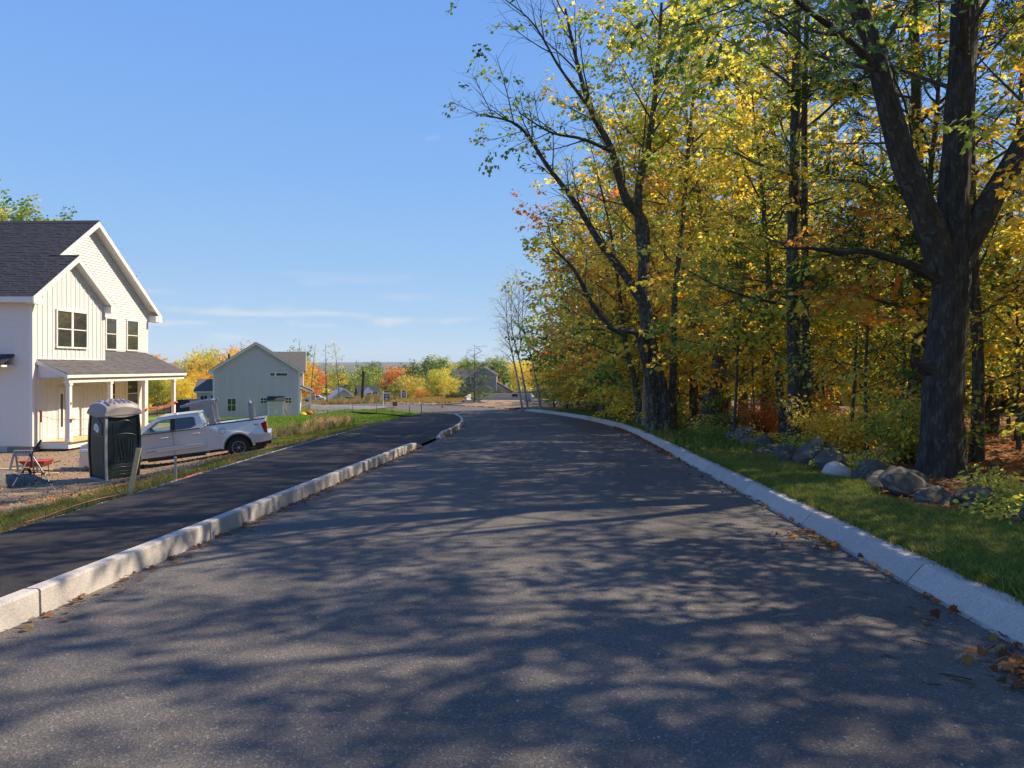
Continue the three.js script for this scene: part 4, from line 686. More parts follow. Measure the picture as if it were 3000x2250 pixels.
{
  M.barrowRed = mat(lin(0.42, 0.05, 0.03), 0.45); M.orangeWood = mat(lin(0.55, 0.25, 0.06), 0.6);
  const x = -14.55, d = 21.7, root = thing('wheelbarrow', 'red wheelbarrow standing behind the gravel heap', 'wheelbarrow', [x, groundY(x, d), -d], 0.05); root.scale.setScalar(0.8);
  const tray = taper(new THREE.BoxGeometry(1.0, 0.22, 0.62, 6, 2, 4), (a, b, c) => { const k = 0.62 + 0.38 * (b + 0.11) / 0.22; return [a * k + (b > 0 ? 0 : 0.04), b + 0.56, c * k]; });
  part(root, 'tray', tray, M.barrowRed); part(root, 'rim', [rod([-0.5, 0.67, 0.31], [0.5, 0.67, 0.31], 0.014), rod([-0.5, 0.67, -0.31], [0.5, 0.67, -0.31], 0.014), rod([-0.5, 0.67, -0.31], [-0.5, 0.67, 0.31], 0.014), rod([0.5, 0.67, -0.31], [0.5, 0.67, 0.31], 0.014)], M.barrowRed);
  for (const s of [1, -1]) { part(root, 'handle', bar([-0.55, 0.30, s * 0.10], [0.78, 0.62, s * 0.28], 0.045, 0.045), M.orangeWood); part(root, 'leg', [rod([0.32, 0.50, s * 0.22], [0.36, -0.02, s * 0.24], 0.014), rod([0.06, 0.25, s * 0.22], [0.36, 0.25, s * 0.24], 0.012)], M.black); }
  part(root, 'wheel', new THREE.TorusGeometry(0.15, 0.05, 10, 24).translate(-0.36, 0.20, 0), M.tyre);
}
[[-15.75, 22.9, 0.08, 'grey folding sawhorse behind the red wheelbarrow'], [-16.1, 21.6, -0.35, 'grey folding sawhorse at the frame of the gravel heap']].forEach(([x, d, turn, label], i) => {
  const root = thing('sawhorse', i ? 'grey folding sawhorse standing beside the gravel heap' : label, 'sawhorse', [x, groundY(x, d), -d], turn, 'sawhorses on the plot');
  part(root, 'top_beam', [bx(-0.30, 0.30, 0.58, 0.76, -0.045, 0.045)], M.grayPlastic);
  part(root, 'slots', [-0.2, -0.1, 0, 0.1, 0.2].map((a) => bx(a - 0.03, a + 0.03, 0.685, 0.72, 0.0455, 0.048)), M.black);
  for (const a of [-0.27, 0.27]) for (const b of [-1, 1]) part(root, 'leg', bar([a, 0.72, b * 0.03], [a * 1.15, -0.03, b * 0.26], 0.06, 0.035), b > 0 ? M.grayPlastic : M.steel);
  part(root, 'brace', [bx(-0.28, 0.28, 0.24, 0.27, 0.14, 0.165), bx(-0.28, 0.28, 0.24, 0.27, -0.165, -0.14)], M.grayPlastic);
});
for (const [x, d, L, t, y] of [[-16.2, 23.6, 2.4, 0.05, 0.0], [-16.6, 23.3, 2.2, -0.1, 0.04], [-15.0, 22.2, 1.4, 0.5, 0]]) single('lumber_board', bx(-L / 2, L / 2, 0, 0.038, -0.07, 0.07), M.pineBoard, 'pale pine board lying on the yard by the sawhorses', 'board', 'boards lying on the yard').position.set(x, groundY(x, d) + 0.03 + y, -d), scene.children[scene.children.length - 1].rotation.y = t;
{ // gravel heap
  const x = -15.1, d = 20.2, g = new THREE.SphereGeometry(1, 40, 14, 0, 6.2832, 0, Math.PI / 2); taper(g, (a, b, c) => { const n = fbm(a * 3 + 9, c * 3 + 9, 4, 5); return [a * (1.5 + 0.4 * n), Math.max(-0.1, b * (0.30 + 0.28 * n) + 0.05 * (fbm(a * 14 + 30, c * 14 + 30, 2, 6) - 0.5) - 0.04), c * (0.95 + 0.3 * n)]; });
  const heap = thing('gravel_heap', 'low heap of grey gravel behind the tripod', 'gravel heap', [x, groundY(x, d), -d]); part(heap, 'mound', g, M.crushed);
  const r = rng(311), st = new THREE.InstancedMesh(new THREE.DodecahedronGeometry(0.04, 0), mat(0xffffff, 0.9), 1500); st.name = 'stones'; st.userData.kind = 'stuff'; shade(st);
  for (let i = 0; i < 1500; i++) { const a = r() * 6.28, q = Math.sqrt(r()) * 1.05, px = Math.cos(a) * q * 1.7, pz = Math.sin(a) * q * 1.1, y = groundY(x + px, d - pz) - heap.position.y + 0.40 * Math.max(0, 1 - q * q) * 0.95 + 0.01; _M.makeRotationFromEuler(new THREE.Euler(r() * 6, r() * 6, r() * 6)).scale(V(0.6 + r(), 0.5 + r() * 0.6, 0.6 + r())); _M.setPosition(px, y, pz); st.setMatrixAt(i, _M); const v = 0.08 + 0.24 * r(); st.setColorAt(i, lin(v * 1.05, v * 0.95, v * 0.82)); }
  heap.add(st);
}
single('survey_stake', taper(bx(-0.034, 0.034, -0.2, 0.70, -0.012, 0.012), (a, b, c) => [a + 0.20 * b, b, c]), M.pineBoard, 'wooden survey stake leaning at the edge of the footway', 'stake').position.set(-5.50, groundY(-5.5, 10.2), -10.2);
{ const r = thing('pipe_stake', 'short galvanised pipe stake beside the footway', 'stake', [-5.68, groundY(-5.68, 12.0), -12.0]); part(r, 'pipe', [rod([0, -0.1, 0], [-0.01, 0.42, 0], 0.022, 0.022, 12)], M.steel); part(r, 'cap', [rod([-0.01, 0.42, 0], [-0.01, 0.435, 0], 0.024, 0.02, 12)], M.steel); }
// strings and tapes
const line = (pts, r, n = 24) => new THREE.TubeGeometry(new THREE.CatmullRomCurve3(pts.map((p) => V(...p))), n, r, 5);
M.tape = mat(lin(0.85, 0.14, 0.06), 0.6); M.pinkString = mat(lin(0.55, 0.16, 0.22), 0.7);
{ const pts = []; for (let d = 3; d <= 10.1; d += 0.5) pts.push([walkEdge(d) - 0.10 + 0.03 * Math.sin(d * 2), fallNear(d) + 0.16 + 0.012 * Math.sin(d * 3), -d]); single('marking_string', line(pts, 0.0028, 60), M.pinkString, 'pink mason string along the edge of the footway', 'string'); }
{ // orange barrier tape strung round the porch
  const root = thing('barrier_tape', 'orange barrier tape strung between the porch posts', 'tape', [-18.1, -1.83, -29.1]);
  const Y = (y) => y + 1.83, span = (a, b, sag) => part(root, 'tape', line([a, [(a[0] + b[0]) / 2, (a[1] + b[1]) / 2 - sag, (a[2] + b[2]) / 2], b], 0.009, 20), M.tape);
  span([-1.05, Y(-0.35), 0.3], [0.05, Y(-0.55), 0.0], 0.10); span([0.05, Y(-0.55), 0], [0.12, Y(-0.55), -2.8], 0.08); span([0.05, Y(-1.0), 0], [0.12, Y(-0.9), -2.8], 0.06); span([0.12, Y(-0.55), -2.8], [0.22, Y(-0.45), -5.6], 0.08); span([0.22, Y(-0.4), -5.6], [0.31, Y(-0.2), -8.4], 0.12); span([0.22, Y(-0.55), -5.6], [0.31, Y(-0.32), -8.4], 0.05);
  for (const [x, y, z] of [[0.12, -0.55, -2.8], [0.22, -0.46, -5.6], [0.31, -0.26, -8.4], [0.05, -0.55, 0]]) part(root, 'knot', bx(x - 0.085, x + 0.09, Y(y) - 0.03, Y(y) + 0.03, z - 0.09, z + 0.09), M.tape);
  part(root, 'flag_stake', [rod([-1.05, 0, 0.3], [-1.05, Y(-0.15), 0.3], 0.015)], M.black); part(root, 'flag', bx(-1.06, -0.98, Y(-0.65), Y(-0.2), 0.28, 0.31), M.tape);
}
// marks of orange spray paint on the stones at the footway edge
{ const r = rng(41), pos = [], idx = []; for (let i = 0; i < 90; i++) { const t = r(), d = 11.7 + 1.0 * t + (r() - 0.5) * 0.16, x = walkEdge(d) - 0.10 - 0.25 * r(), y = groundY(x, d) + 0.035 + 0.01 * r(), s = 0.006 + 0.014 * r(), a = r() * 6.28, o = pos.length / 3; for (let k = 0; k < 5; k++) { const b = a + k * 1.256; pos.push(x + Math.cos(b) * s * (0.6 + 0.8 * r()), y, -(d + Math.sin(b) * s * 1.6)); } idx.push(o, o + 1, o + 2, o, o + 2, o + 3, o, o + 3, o + 4); } const m = structure('paint_mark', meshGeo(pos, idx), mat(lin(0.72, 0.13, 0.05), 0.8), 'orange spray paint mark on the gravel edge'); m.userData.kind = 'stuff'; }

// ---------------------------------------------------------------- things down the street
{ const x = -18.6, d = 88, y = groundY(x, d), r = thing('timber_pole', 'thick bare timber pole standing by the drive', 'pole', [x, y, -d]); r.rotation.z = -0.05; const w = new THREE.CylinderGeometry(0.175, 0.21, 4.25, 14, 6).translate(0, 1.98, 0); part(r, 'shaft', taper(w, (a, b, c) => [a * (1 + 0.05 * Math.sin(b * 5)), b, c]), mat(lin(0.05, 0.036, 0.026), 0.95)); part(r, 'cap', new THREE.CylinderGeometry(0.20, 0.20, 0.14, 14).translate(0, 4.14, 0), M.black); part(r, 'stub', rod([-0.1, 3.6, 0], [-0.75, 4.0, 0.1], 0.06, 0.05), M.black); }
{ const x = -20.7, d = 92, y = groundY(x, d), r = thing('utility_cabinet', 'low green utility cabinet on the bright lawn', 'cabinet', [x, y, -d]); part(r, 'body', rbx(1.0, 0.85, 0.7, 0.04, -0.3, 0.4, 0), mat(lin(0.025, 0.10, 0.075), 0.6)); part(r, 'door', bx(-0.3, 0.55, 0.05, 0.78, 0.351, 0.37), mat(lin(0.02, 0.05, 0.04), 0.6)); part(r, 'lid', rbx(1.1, 0.08, 0.8, 0.03, -0.3, 0.86, 0), mat(lin(0.03, 0.12, 0.09), 0.6)); }
function boardSign(name, label, x, d, h, w, bh, colours, o = {}) {
  const y = groundY(x, d), r = thing(name, label, 'sign', [x, y, -d], o.turn ?? 0);
  part(r, 'post', bx(-0.05, 0.05, -0.3, h, -0.05, 0.05), M.trim); if (o.two) part(r, 'post', bx(w + 0.06, w + 0.16, -0.3, h * 0.9, -0.05, 0.05), M.trim); else part(r, 'arm', bx(0.05, w + 0.15, h - 0.25, h - 0.15, -0.04, 0.04), M.trim);
  let t = h - 0.3; colours.forEach(([c, f]) => { const p = part(r, 'panel', bx(0.09, w, t - bh * f, t - 0.004, -0.02, 0.02), mat(lin(...c), 0.5)); for (let k = 0; k < 3; k++) part(p, 'lettering', bx(0.18 + 0.05 * k, w * (0.92 - 0.08 * k), t - bh * f * (0.28 + 0.24 * k) - 0.03, t - bh * f * (0.28 + 0.24 * k) + 0.02, 0.021, 0.026), M.trim); t -= bh * f; });
  return r;
}
boardSign('estate_sign', 'navy and maroon board sign hanging from a white post', -13.0, 71.5, 1.75, 0.62, 0.62, [[[0.018, 0.022, 0.10], 0.65], [[0.12, 0.015, 0.05], 0.35]]);
boardSign('lot_sign', 'white framed navy sign beyond the street', -25.6, 130, 2.1, 0.95, 1.3, [[[0.05, 0.05, 0.11], 1]], { two: true });
boardSign('lot_sign', 'small dark sign at the foot of the bare slope', -19.5, 125, 1.9, 0.8, 1.1, [[[0.06, 0.07, 0.09], 1]], { two: true, turn: 0.5 });
boardSign('lot_sign', 'pale sign beside the grey village house', -37.5, 132, 1.7, 0.8, 1.2, [[[0.4, 0.38, 0.4], 1]], { two: true });
{ const x = -11.6, d = 70.5, r = thing('mailbox', 'brown box on posts beside the street edge', 'box', [x, groundY(x, d), -d]); part(r, 'box', rbx(0.48, 0.34, 0.3, 0.02, 0, 0.42, 0), mat(lin(0.16, 0.10, 0.08), 0.8)); for (const a of [-0.18, 0.18]) part(r, 'leg', bx(a - 0.03, a + 0.03, -0.15, 0.26, -0.03, 0.03), M.trim); part(r, 'lid', bx(-0.26, 0.26, 0.59, 0.63, -0.17, 0.17), mat(lin(0.10, 0.06, 0.05), 0.8)); }
{ const x = -6.1, d = 62.5, r = thing('fire_hydrant', 'small red hydrant where the kerb ends', 'hydrant', [x, groundY(x, d), -d]); const m = mat(lin(0.45, 0.03, 0.02), 0.5); part(r, 'barrel', new THREE.LatheGeometry([[0.12, -0.1], [0.12, 0.05], [0.08, 0.07], [0.08, 0.34], [0.10, 0.36], [0.07, 0.44], [0, 0.48]].map((p) => new THREE.Vector2(...p)), 14), m); part(r, 'nozzle', [rod([-0.15, 0.26, 0], [0.15, 0.26, 0], 0.045)], m); }
// silt fence along the edge of the side street
{ const root = thing('silt_fence', 'black silt fence sagging between thin stakes by the street', 'fence', [-8, -2, -60]), pts = [[-5.3, 41.5], [-6.6, 46], [-8.6, 51], [-10.6, 55.5], [-13.6, 60.5], [-17, 65.5], [-20.5, 72]], P = pts.map(([x, d]) => [x + 8, groundY(x, d) + 2, -d + 60]), pos = [], idx = [];
  P.forEach(([x, y, z], i) => { pos.push(x, y - 0.05, z, x, y + 0.20 + 0.06 * Math.sin(i * 3), z); if (i) { const a = 2 * i - 2; idx.push(a, a + 2, a + 1, a + 1, a + 2, a + 3); } part(root, 'stake', rod([x, y - 0.2, z], [x + 0.05 * Math.sin(i * 5), y + 0.75 + 0.15 * Math.sin(i * 2.2), z], 0.02), M.black); });
  part(root, 'fabric', meshGeo(pos, idx), mat(lin(0.012, 0.012, 0.014), 0.9, { side: THREE.DoubleSide })); }
// silver car parked beyond the lawn
{
  const x = -41.2, d = 148, root = thing('sedan', 'silver sedan parked on the street beyond the lawn', 'car', [x, groundY(x, d) + 0.02, -d], 0.05), W = 0.86;
  const body = [[-2.2, 0.35], [-1.85, 0.3], ...arch(-1.4, 0.36, 0.32), [0.95, 0.28], ...arch(1.35, 0.36, 0.32), [2.15, 0.35], [2.25, 0.6], [2.2, 0.92], [1.5, 0.98], [-1.1, 0.95], [-2.1, 0.75]];
  part(root, 'body', prism(body, 2 * W - 0.1, 0.05).translate(0, 0, -W + 0.05), M.carPaint);
  part(root, 'cabin', taper(prism([[-1.15, 0.93], [1.75, 0.95], [0.95, 1.40], [0.2, 1.46], [-0.3, 1.42]], 1.5, 0.04).translate(0, 0, -0.75), (a, b, c) => [a, b, c * (1 - 0.25 * Math.max(0, b - 0.95))]), M.carPaint);
  for (const s of [1, -1]) { part(root, 'window', taper(prism([[-0.95, 0.98], [0.15, 0.98], [0.15, 1.38], [-0.28, 1.36]], 0.02).translate(0, 0, s * 0.79 - 0.01), (a, b, c) => [a, b, c * (1 - 0.16 * Math.max(0, b - 0.95))]), M.tint); part(root, 'window', taper(prism([[0.22, 0.98], [1.4, 0.98], [0.9, 1.34], [0.22, 1.38]], 0.02).translate(0, 0, s * 0.79 - 0.01), (a, b, c) => [a, b, c * (1 - 0.16 * Math.max(0, b - 0.95))]), M.tint); for (const wx of [-1.4, 1.35]) wheelInto(root, wx, 0.32, s * (W - 0.1), 0.32, 0.2, s); }
  part(root, 'tail_light', [bx(2.15, 2.26, 0.72, 0.85, 0.5, 0.82)], M.redLens); part(root, 'headlight', [bx(-2.22, -2.0, 0.6, 0.72, 0.5, 0.8)], M.whiteLens);
}
// pots of flowers by the grey house porch
[[-21.9, 74.4, [0.75, 0.42, 0.03], 'pot of yellow chrysanthemums by the grey house porch'], [-21.6, 75.6, [0.45, 0.10, 0.03], 'pot of rust-red chrysanthemums by the grey house porch']].forEach(([x, d, c, label]) => {
  const y = groundY(x, d), r = thing('flower_pot', label, 'flowers', [x, y, -d]); part(r, 'pot', new THREE.CylinderGeometry(0.24, 0.18, 0.45, 14).translate(0, 0.2, 0), M.dark);
  part(r, 'flowers', taper(new THREE.IcosahedronGeometry(0.36, 4), (a, b, e) => { const k = 0.85 + 0.3 * vnoise(a * 9 + 5, e * 9 + b * 9, 3); return [a * k, b * 0.7 * k + 0.50, e * k]; }), mat(lin(...c), 0.9));
});
// stone debris mound beside the far house, seen past the foundation

// ---------------------------------------------------------------- bark, leaves, sprays
const barkT = (seed, dark, pale, lichen) => tex(512, (i, j, u, v) => {
  const w = fbm(u * 8 + 0.6 * fbm(u * 8, v * 4, 2, seed, 8), v * 3, 4, seed, 8), ridge = Math.abs(2 * fbm(u * 16, v * 4, 3, seed + 3, 16) - 1), l = smooth(0.60, 0.68, fbm(u * 8, v * 8, 4, seed + 9, 8)) * lichen, g = 0.75 + 0.5 * hash(i, j, seed);
  return [0, 1, 2].map((q) => sr(lerp(lerp(dark[q], pale[q], clamp(w * 0.7 + ridge * 0.6 - 0.1, 0, 1)), [0.26, 0.27, 0.19][q], l) * g));
});
const barkB = tex(512, (i, j, u, v) => { const r = Math.abs(2 * fbm(u * 16 + 0.5 * vnoise(u * 8, v * 8, 4, 8), v * 4, 4, 3, 16) - 1); const x = clamp(1.3 * r + 0.25 * hash(i, j, 3), 0, 1); return [x, x, x]; }, false);
M.barkOak = mat(0xffffff, 0.95, { map: barkT(101, [0.030, 0.026, 0.021], [0.16, 0.145, 0.122], 0.4), bumpMap: barkB, bumpScale: 0.05 });
M.barkMaple = mat(0xffffff, 0.95, { map: barkT(111, [0.040, 0.034, 0.028], [0.16, 0.145, 0.12], 0.7), bumpMap: barkB, bumpScale: 0.035 });
M.barkThin = mat(0xffffff, 0.95, { map: barkT(121, [0.045, 0.038, 0.03], [0.14, 0.12, 0.10], 0.25) });
M.barkPale = mat(0xffffff, 0.9, { map: barkT(131, [0.22, 0.19, 0.16], [0.55, 0.52, 0.47], 0.0) });
M.barkBare = mat(0xffffff, 0.9, { map: barkT(141, [0.22, 0.14, 0.085], [0.42, 0.32, 0.22], 0.0) });
M.twig = mat(lin(0.075, 0.062, 0.05), 0.95);
const leafMat = (more) => new THREE.MeshPhysicalMaterial({ color: 0xffffff, roughness: 1, transmission: 0.6, thickness: 0, side: THREE.DoubleSide, vertexColors: true, specularIntensity: 0.35, ...more });
M.leaf = leafMat({});
M.needle = leafMat({ transmission: 0.22 });

const OUT = { // half outlines of leaves, [across, along], mirrored
  maple: [[0, 0], [0.16, 0.10], [0.44, 0.08], [0.36, 0.28], [0.56, 0.52], [0.30, 0.52], [0.24, 0.64], [0, 1.0]],
  oak: [[0, 0], [0.12, 0.14], [0.08, 0.26], [0.30, 0.40], [0.14, 0.50], [0.36, 0.72], [0.16, 0.74], [0, 1.0]],
  ovate: [[0, 0], [0.26, 0.22], [0.30, 0.48], [0.17, 0.78], [0, 1.0]],
  quad: [[0, 0], [0.36, 0.45], [0, 1.0]],
};
function leafInto(buf, kind, size, p, dir, up, tone) {      // one leaf: two halves folded at the rib
  const o = OUT[kind], y = dir.clone().normalize(), x = V(0, 0, 0).crossVectors(y, up).normalize(), n = V(0, 0, 0).crossVectors(x, y), at = buf.pos.length / 3;
  const put = (a, b, f) => { const q = p.clone().addScaledVector(y, b * size).addScaledVector(x, a * size).addScaledVector(n, f * size); buf.pos.push(q.x, q.y, q.z); buf.col.push(...tone); };
  const droop = (b) => -0.14 * b * b, k = o.length;
  for (let i = 0; i < k; i++) put(0, o[i][1], droop(o[i][1]));
  for (let i = 1; i < k - 1; i++) put(o[i][0], o[i][1], droop(o[i][1]) + 0.28 * o[i][0] - 0.1);
  for (let i = 1; i < k - 1; i++) put(-o[i][0], o[i][1], droop(o[i][1]) + 0.28 * o[i][0] - 0.1);
  const m = k - 2;
  for (let s = 0; s < 2; s++) { const b = at + k + s * m; buf.idx.push(...(s ? [at, at + 1, b] : [at, b, at + 1])); for (let i = 0; i < m - 1; i++) { const q = [at + 1 + i, b + i, b + i + 1, at + 2 + i]; buf.idx.push(...(s ? [q[0], q[2], q[1], q[0], q[3], q[2]] : [q[0], q[1], q[2], q[0], q[2], q[3]])); } buf.idx.push(...(s ? [at + 1 + m - 1, at + 1 + m, b + m - 1] : [at + 1 + m - 1, b + m - 1, at + 1 + m])); }
}
function sprayGeo(kind, n, size, len, seed, flat = 0.35, spread = 0.2) {   // a twig end with n leaves
  const r = rng(seed), buf = { pos: [], col: [], idx: [] };
  for (let i = 0; i < n; i++) {
    const t = (i + 0.4) / n, side = i % 2 ? 1 : -1, p = V(side * spread * (0.15 + 0.5 * r()), (r() - 0.5) * spread * 0.7 - 0.08 * t, -len * t);
    const dir = V(side * (0.5 + 0.7 * r()), -0.35 - 0.5 * r() + (r() - 0.5) * 0.5, -0.5 - 0.6 * r()), up = V((r() - 0.5) * 2 * flat * 1.6, 1, (r() - 0.5) * 2 * flat * 1.6).normalize(), g = 0.75 + 0.5 * r();
    leafInto(buf, kind, size * (0.7 + 0.55 * r()), p, dir, up, [g * (0.95 + 0.15 * r()), g, g * (0.8 + 0.4 * r())]);
  }
  return meshGeo(buf.pos, buf.idx, null, buf.col);
}
const SPRAY = {
  maple: [1, 2, 3].map((s) => sprayGeo('maple', 12, 0.115, 0.46, 200 + s, 0.6, 0.34)),
  oak: [1, 2, 3].map((s) => sprayGeo('oak', 10, 0.145, 0.42, 220 + s, 0.6, 0.30)),
  ovate: [1, 2].map((s) => sprayGeo('ovate', 9, 0.10, 0.45, 240 + s, 0.5, 0.24)),
  small: [1, 2].map((s) => sprayGeo('ovate', 11, 0.065, 0.42, 250 + s, 0.5, 0.24)),
  far: [1, 2].map((s) => sprayGeo('quad', 8, 0.36, 0.9, 260 + s, 0.7, 0.7)),
  farther: [1, 2].map((s) => sprayGeo('quad', 9, 1.0, 2.2, 270 + s, 0.8, 1.6)),
};
SPRAY.needle = [1, 2].map((s) => { // flat plume of pine needles
  const r = rng(300 + s), buf = { pos: [], col: [], idx: [] };
  for (let i = 0; i < 34; i++) { const t = i / 34, side = i % 2 ? 1 : -1, p = V(side * 0.04 * r(), (r() - 0.5) * 0.04, -0.55 * t), g = 0.7 + 0.6 * r(), dir = V(side * (0.35 + 0.8 * r()), (r() - 0.4) * 0.7, -0.7 - 0.5 * r()).normalize().multiplyScalar(0.10 + 0.05 * r()), a = p.clone().add(dir), w = 0.011, at = buf.pos.length / 3; buf.pos.push(p.x - w, p.y, p.z, p.x + w, p.y, p.z, a.x, a.y, a.z); for (let k = 0; k < 3; k++) buf.col.push(g, g, g); buf.idx.push(at, at + 1, at + 2); }
  return meshGeo(buf.pos, buf.idx, null, buf.col);
});
// leaf colours (linear reflectance)
const HUE = {
  gold: [[0.88, 0.68, 0.08], [0.86, 0.72, 0.10], [0.90, 0.60, 0.06], [0.78, 0.68, 0.11]],
  yellow: [[0.86, 0.76, 0.10], [0.78, 0.74, 0.12], [0.86, 0.67, 0.08], [0.62, 0.66, 0.11]],
  lime: [[0.48, 0.54, 0.075], [0.34, 0.46, 0.065], [0.66, 0.60, 0.075], [0.24, 0.35, 0.055]],
  green: [[0.14, 0.24, 0.048], [0.19, 0.31, 0.055], [0.10, 0.19, 0.04], [0.30, 0.36, 0.06]],
  deep: [[0.06, 0.13, 0.032], [0.09, 0.165, 0.038], [0.048, 0.10, 0.028]],
  orange: [[0.85, 0.36, 0.05], [0.80, 0.28, 0.045], [0.88, 0.46, 0.065], [0.66, 0.31, 0.055]],
  red: [[0.72, 0.13, 0.05], [0.80, 0.21, 0.07], [0.58, 0.11, 0.05], [0.76, 0.30, 0.085]],
  rust: [[0.50, 0.26, 0.085], [0.42, 0.20, 0.07], [0.56, 0.33, 0.115], [0.34, 0.26, 0.085]],
  pine: [[0.05, 0.115, 0.043], [0.037, 0.086, 0.033], [0.075, 0.14, 0.046]],
};

// ---------------------------------------------------------------- growing a tree
class Wood { // tubes in one mesh
  constructor() { this.pos = []; this.nor = []; this.uv = []; this.idx = []; }
  tube(pts, rad, sides, uvs = 1, rough = 0, furrow = 0) {
    let n = V(1, 0, 0), along = 0; const first = this.pos.length / 3;
    for (let i = 0; i < pts.length; i++) {
      const t = pts[Math.min(pts.length - 1, i + 1)].clone().sub(pts[Math.max(0, i - 1)]).normalize();
      n = n.sub(t.clone().multiplyScalar(n.dot(t))); if (n.lengthSq() < 1e-6) n = V(0, 0, 1).cross(t); n.normalize();
      const b = V(0, 0, 0).crossVectors(t, n); if (i) along += pts[i].distanceTo(pts[i - 1]);
      for (let k = 0; k <= sides; k++) {
        const a = (k / sides) * 2 * Math.PI, lump = rough ? 1 + rough * (vnoise(Math.cos(a) * 2.2 + 9, Math.sin(a) * 2.2 + along * 0.7, 5) + 0.5 * vnoise(Math.cos(a) * 5 + 9, Math.sin(a) * 5 + along * 2, 6) - 0.75) : 1, c = Math.cos(a), s = Math.sin(a);
        const fur = furrow ? 1 + furrow * (Math.abs(2 * fbm(a * 3.2 + 0.8 * vnoise(a * 2, along * 1.5, 7), along * 1.1 + 5, 3, 15) - 1) - 0.35) * Math.min(1, 0.35 / rad[i]) : 1, d = V(n.x * c + b.x * s, n.y * c + b.y * s, n.z * c + b.z * s);
        this.pos.push(pts[i].x + d.x * rad[i] * lump * fur, pts[i].y + d.y * rad[i] * lump * fur, pts[i].z + d.z * rad[i] * lump * fur); this.nor.push(d.x, d.y, d.z);
        this.uv.push((k / sides) * Math.max(1, Math.round(rad[0] * 6.28 / 0.9)) * uvs, along / 0.9 * uvs);
      }
      if (i) for (let k = 0; k < sides; k++) { const p = first + (i - 1) * (sides + 1) + k, q = p + sides + 1; this.idx.push(p, p + 1, q, p + 1, q + 1, q); }
    }
    return this;
  }
  geo() { const g = new THREE.BufferGeometry(); g.setAttribute('position', new THREE.Float32BufferAttribute(this.pos, 3)); g.setAttribute('normal', new THREE.Float32BufferAttribute(this.nor, 3)); g.setAttribute('uv', new THREE.Float32BufferAttribute(this.uv, 2)); g.setIndex(this.idx); return g; }
}
function wander(p, dir, len, segs, r, wob, lift) { // a crooked line of points
  const pts = [p.clone()], d = dir.clone().normalize(), q = p.clone();
  for (let i = 0; i < segs; i++) { d.x += (r() - 0.5) * wob; d.y += (r() - 0.5) * wob + lift; d.z += (r() - 0.5) * wob; d.normalize(); q.addScaledVector(d, len / segs); pts.push(q.clone()); }
  return pts;
}
function sidewards(d, r, angle, az) { const a = Math.abs(d.y) < 0.9 ? V(0, 1, 0) : V(1, 0, 0), u = V(0, 0, 0).crossVectors(d, a).normalize(), w = V(0, 0, 0).crossVectors(d, u); return d.clone().multiplyScalar(Math.cos(angle)).addScaledVector(u, Math.sin(angle) * Math.cos(az)).addScaledVector(w, Math.sin(angle) * Math.sin(az)).normalize(); }
const THIN = 0.62;
// grows branches, twigs and leaf places on a stem; o: {from, to, n, len, angle, lift, sub, twig, ...}
function furnish(stem, rad, o, r, out) {
  let az = r() * 6.28; const L = stem.length - 1;
  for (let i = 0; i < o.n; i++) {
    const t = lerp(o.from, o.to, (i + r() * 0.8) / o.n), k = Math.min(L - 1, Math.floor(t * L)), f = t * L - k, p = stem[k].clone().lerp(stem[k + 1], f), d = stem[k + 1].clone().sub(stem[k]).normalize(), r0 = lerp(rad[k], rad[k + 1], f);
    az += 2.4 + (r() - 0.5); let dir = sidewards(d, r, o.angle * (0.75 + 0.5 * r()), az); dir.y += o.rise ?? 0.1; if (o.lean) dir.add(o.lean); dir.normalize();
    const shape = o.profile ? o.profile(t) : 1, len = o.len * shape * (0.7 + 0.6 * r()), br = Math.min(r0 * 0.62, 0.012 + len * 0.010), pts = wander(p, dir, len, 6, r, 0.30, o.lift ?? 0.02), rr = pts.map((_, q) => lerp(br, 0.006, q / 6));
    out.limbs.push([pts, rr]);
    const nSub = Math.max(2, Math.round(o.sub * shape)); let az2 = r() * 6.28;
    for (let s = 0; s < nSub; s++) {
      const t2 = lerp(0.28, 1, (s + r()) / nSub), k2 = Math.min(5, Math.floor(t2 * 6)), p2 = pts[k2].clone().lerp(pts[k2 + 1], t2 * 6 - k2), d2 = pts[k2 + 1].clone().sub(pts[k2]).normalize();
      az2 += 2.4; const dir2 = sidewards(d2, r, 0.75 * (0.6 + 0.7 * r()), az2); dir2.y = dir2.y * (o.flat ?? 0.75) + 0.04; dir2.normalize();
      const len2 = len * (0.26 + 0.28 * r()) * (1.15 - 0.5 * t2) + 0.25, tw = wander(p2, dir2, len2, 4, r, 0.34, o.droop ?? -0.02);
      out.twigs.push([tw, tw.map((_, q) => lerp(Math.min(0.010, 0.5 * rr[k2] + 0.0015), 0.002, q / 4))]);
      const want = len2 * o.dense * THIN, nl = Math.floor(want) + (r() < want % 1 ? 1 : 0);
      for (let q = 0; q < nl; q++) { const t3 = lerp(0.25, 1.05, (q + r()) / nl), k3 = Math.min(3, Math.floor(t3 * 4)), pp = tw[k3].clone().lerp(tw[k3 + 1], t3 * 4 - k3); pp.x += (r() - 0.5) * 0.3; pp.y += (r() - 0.5) * 0.22; pp.z += (r() - 0.5) * 0.3; out.leaves.push([pp, sidewards(dir2, r, 0.9 * r(), r() * 6.28)]); }
    }
  }
}
const _m = new THREE.Matrix4(), _q = new THREE.Quaternion(), _c = new THREE.Color();
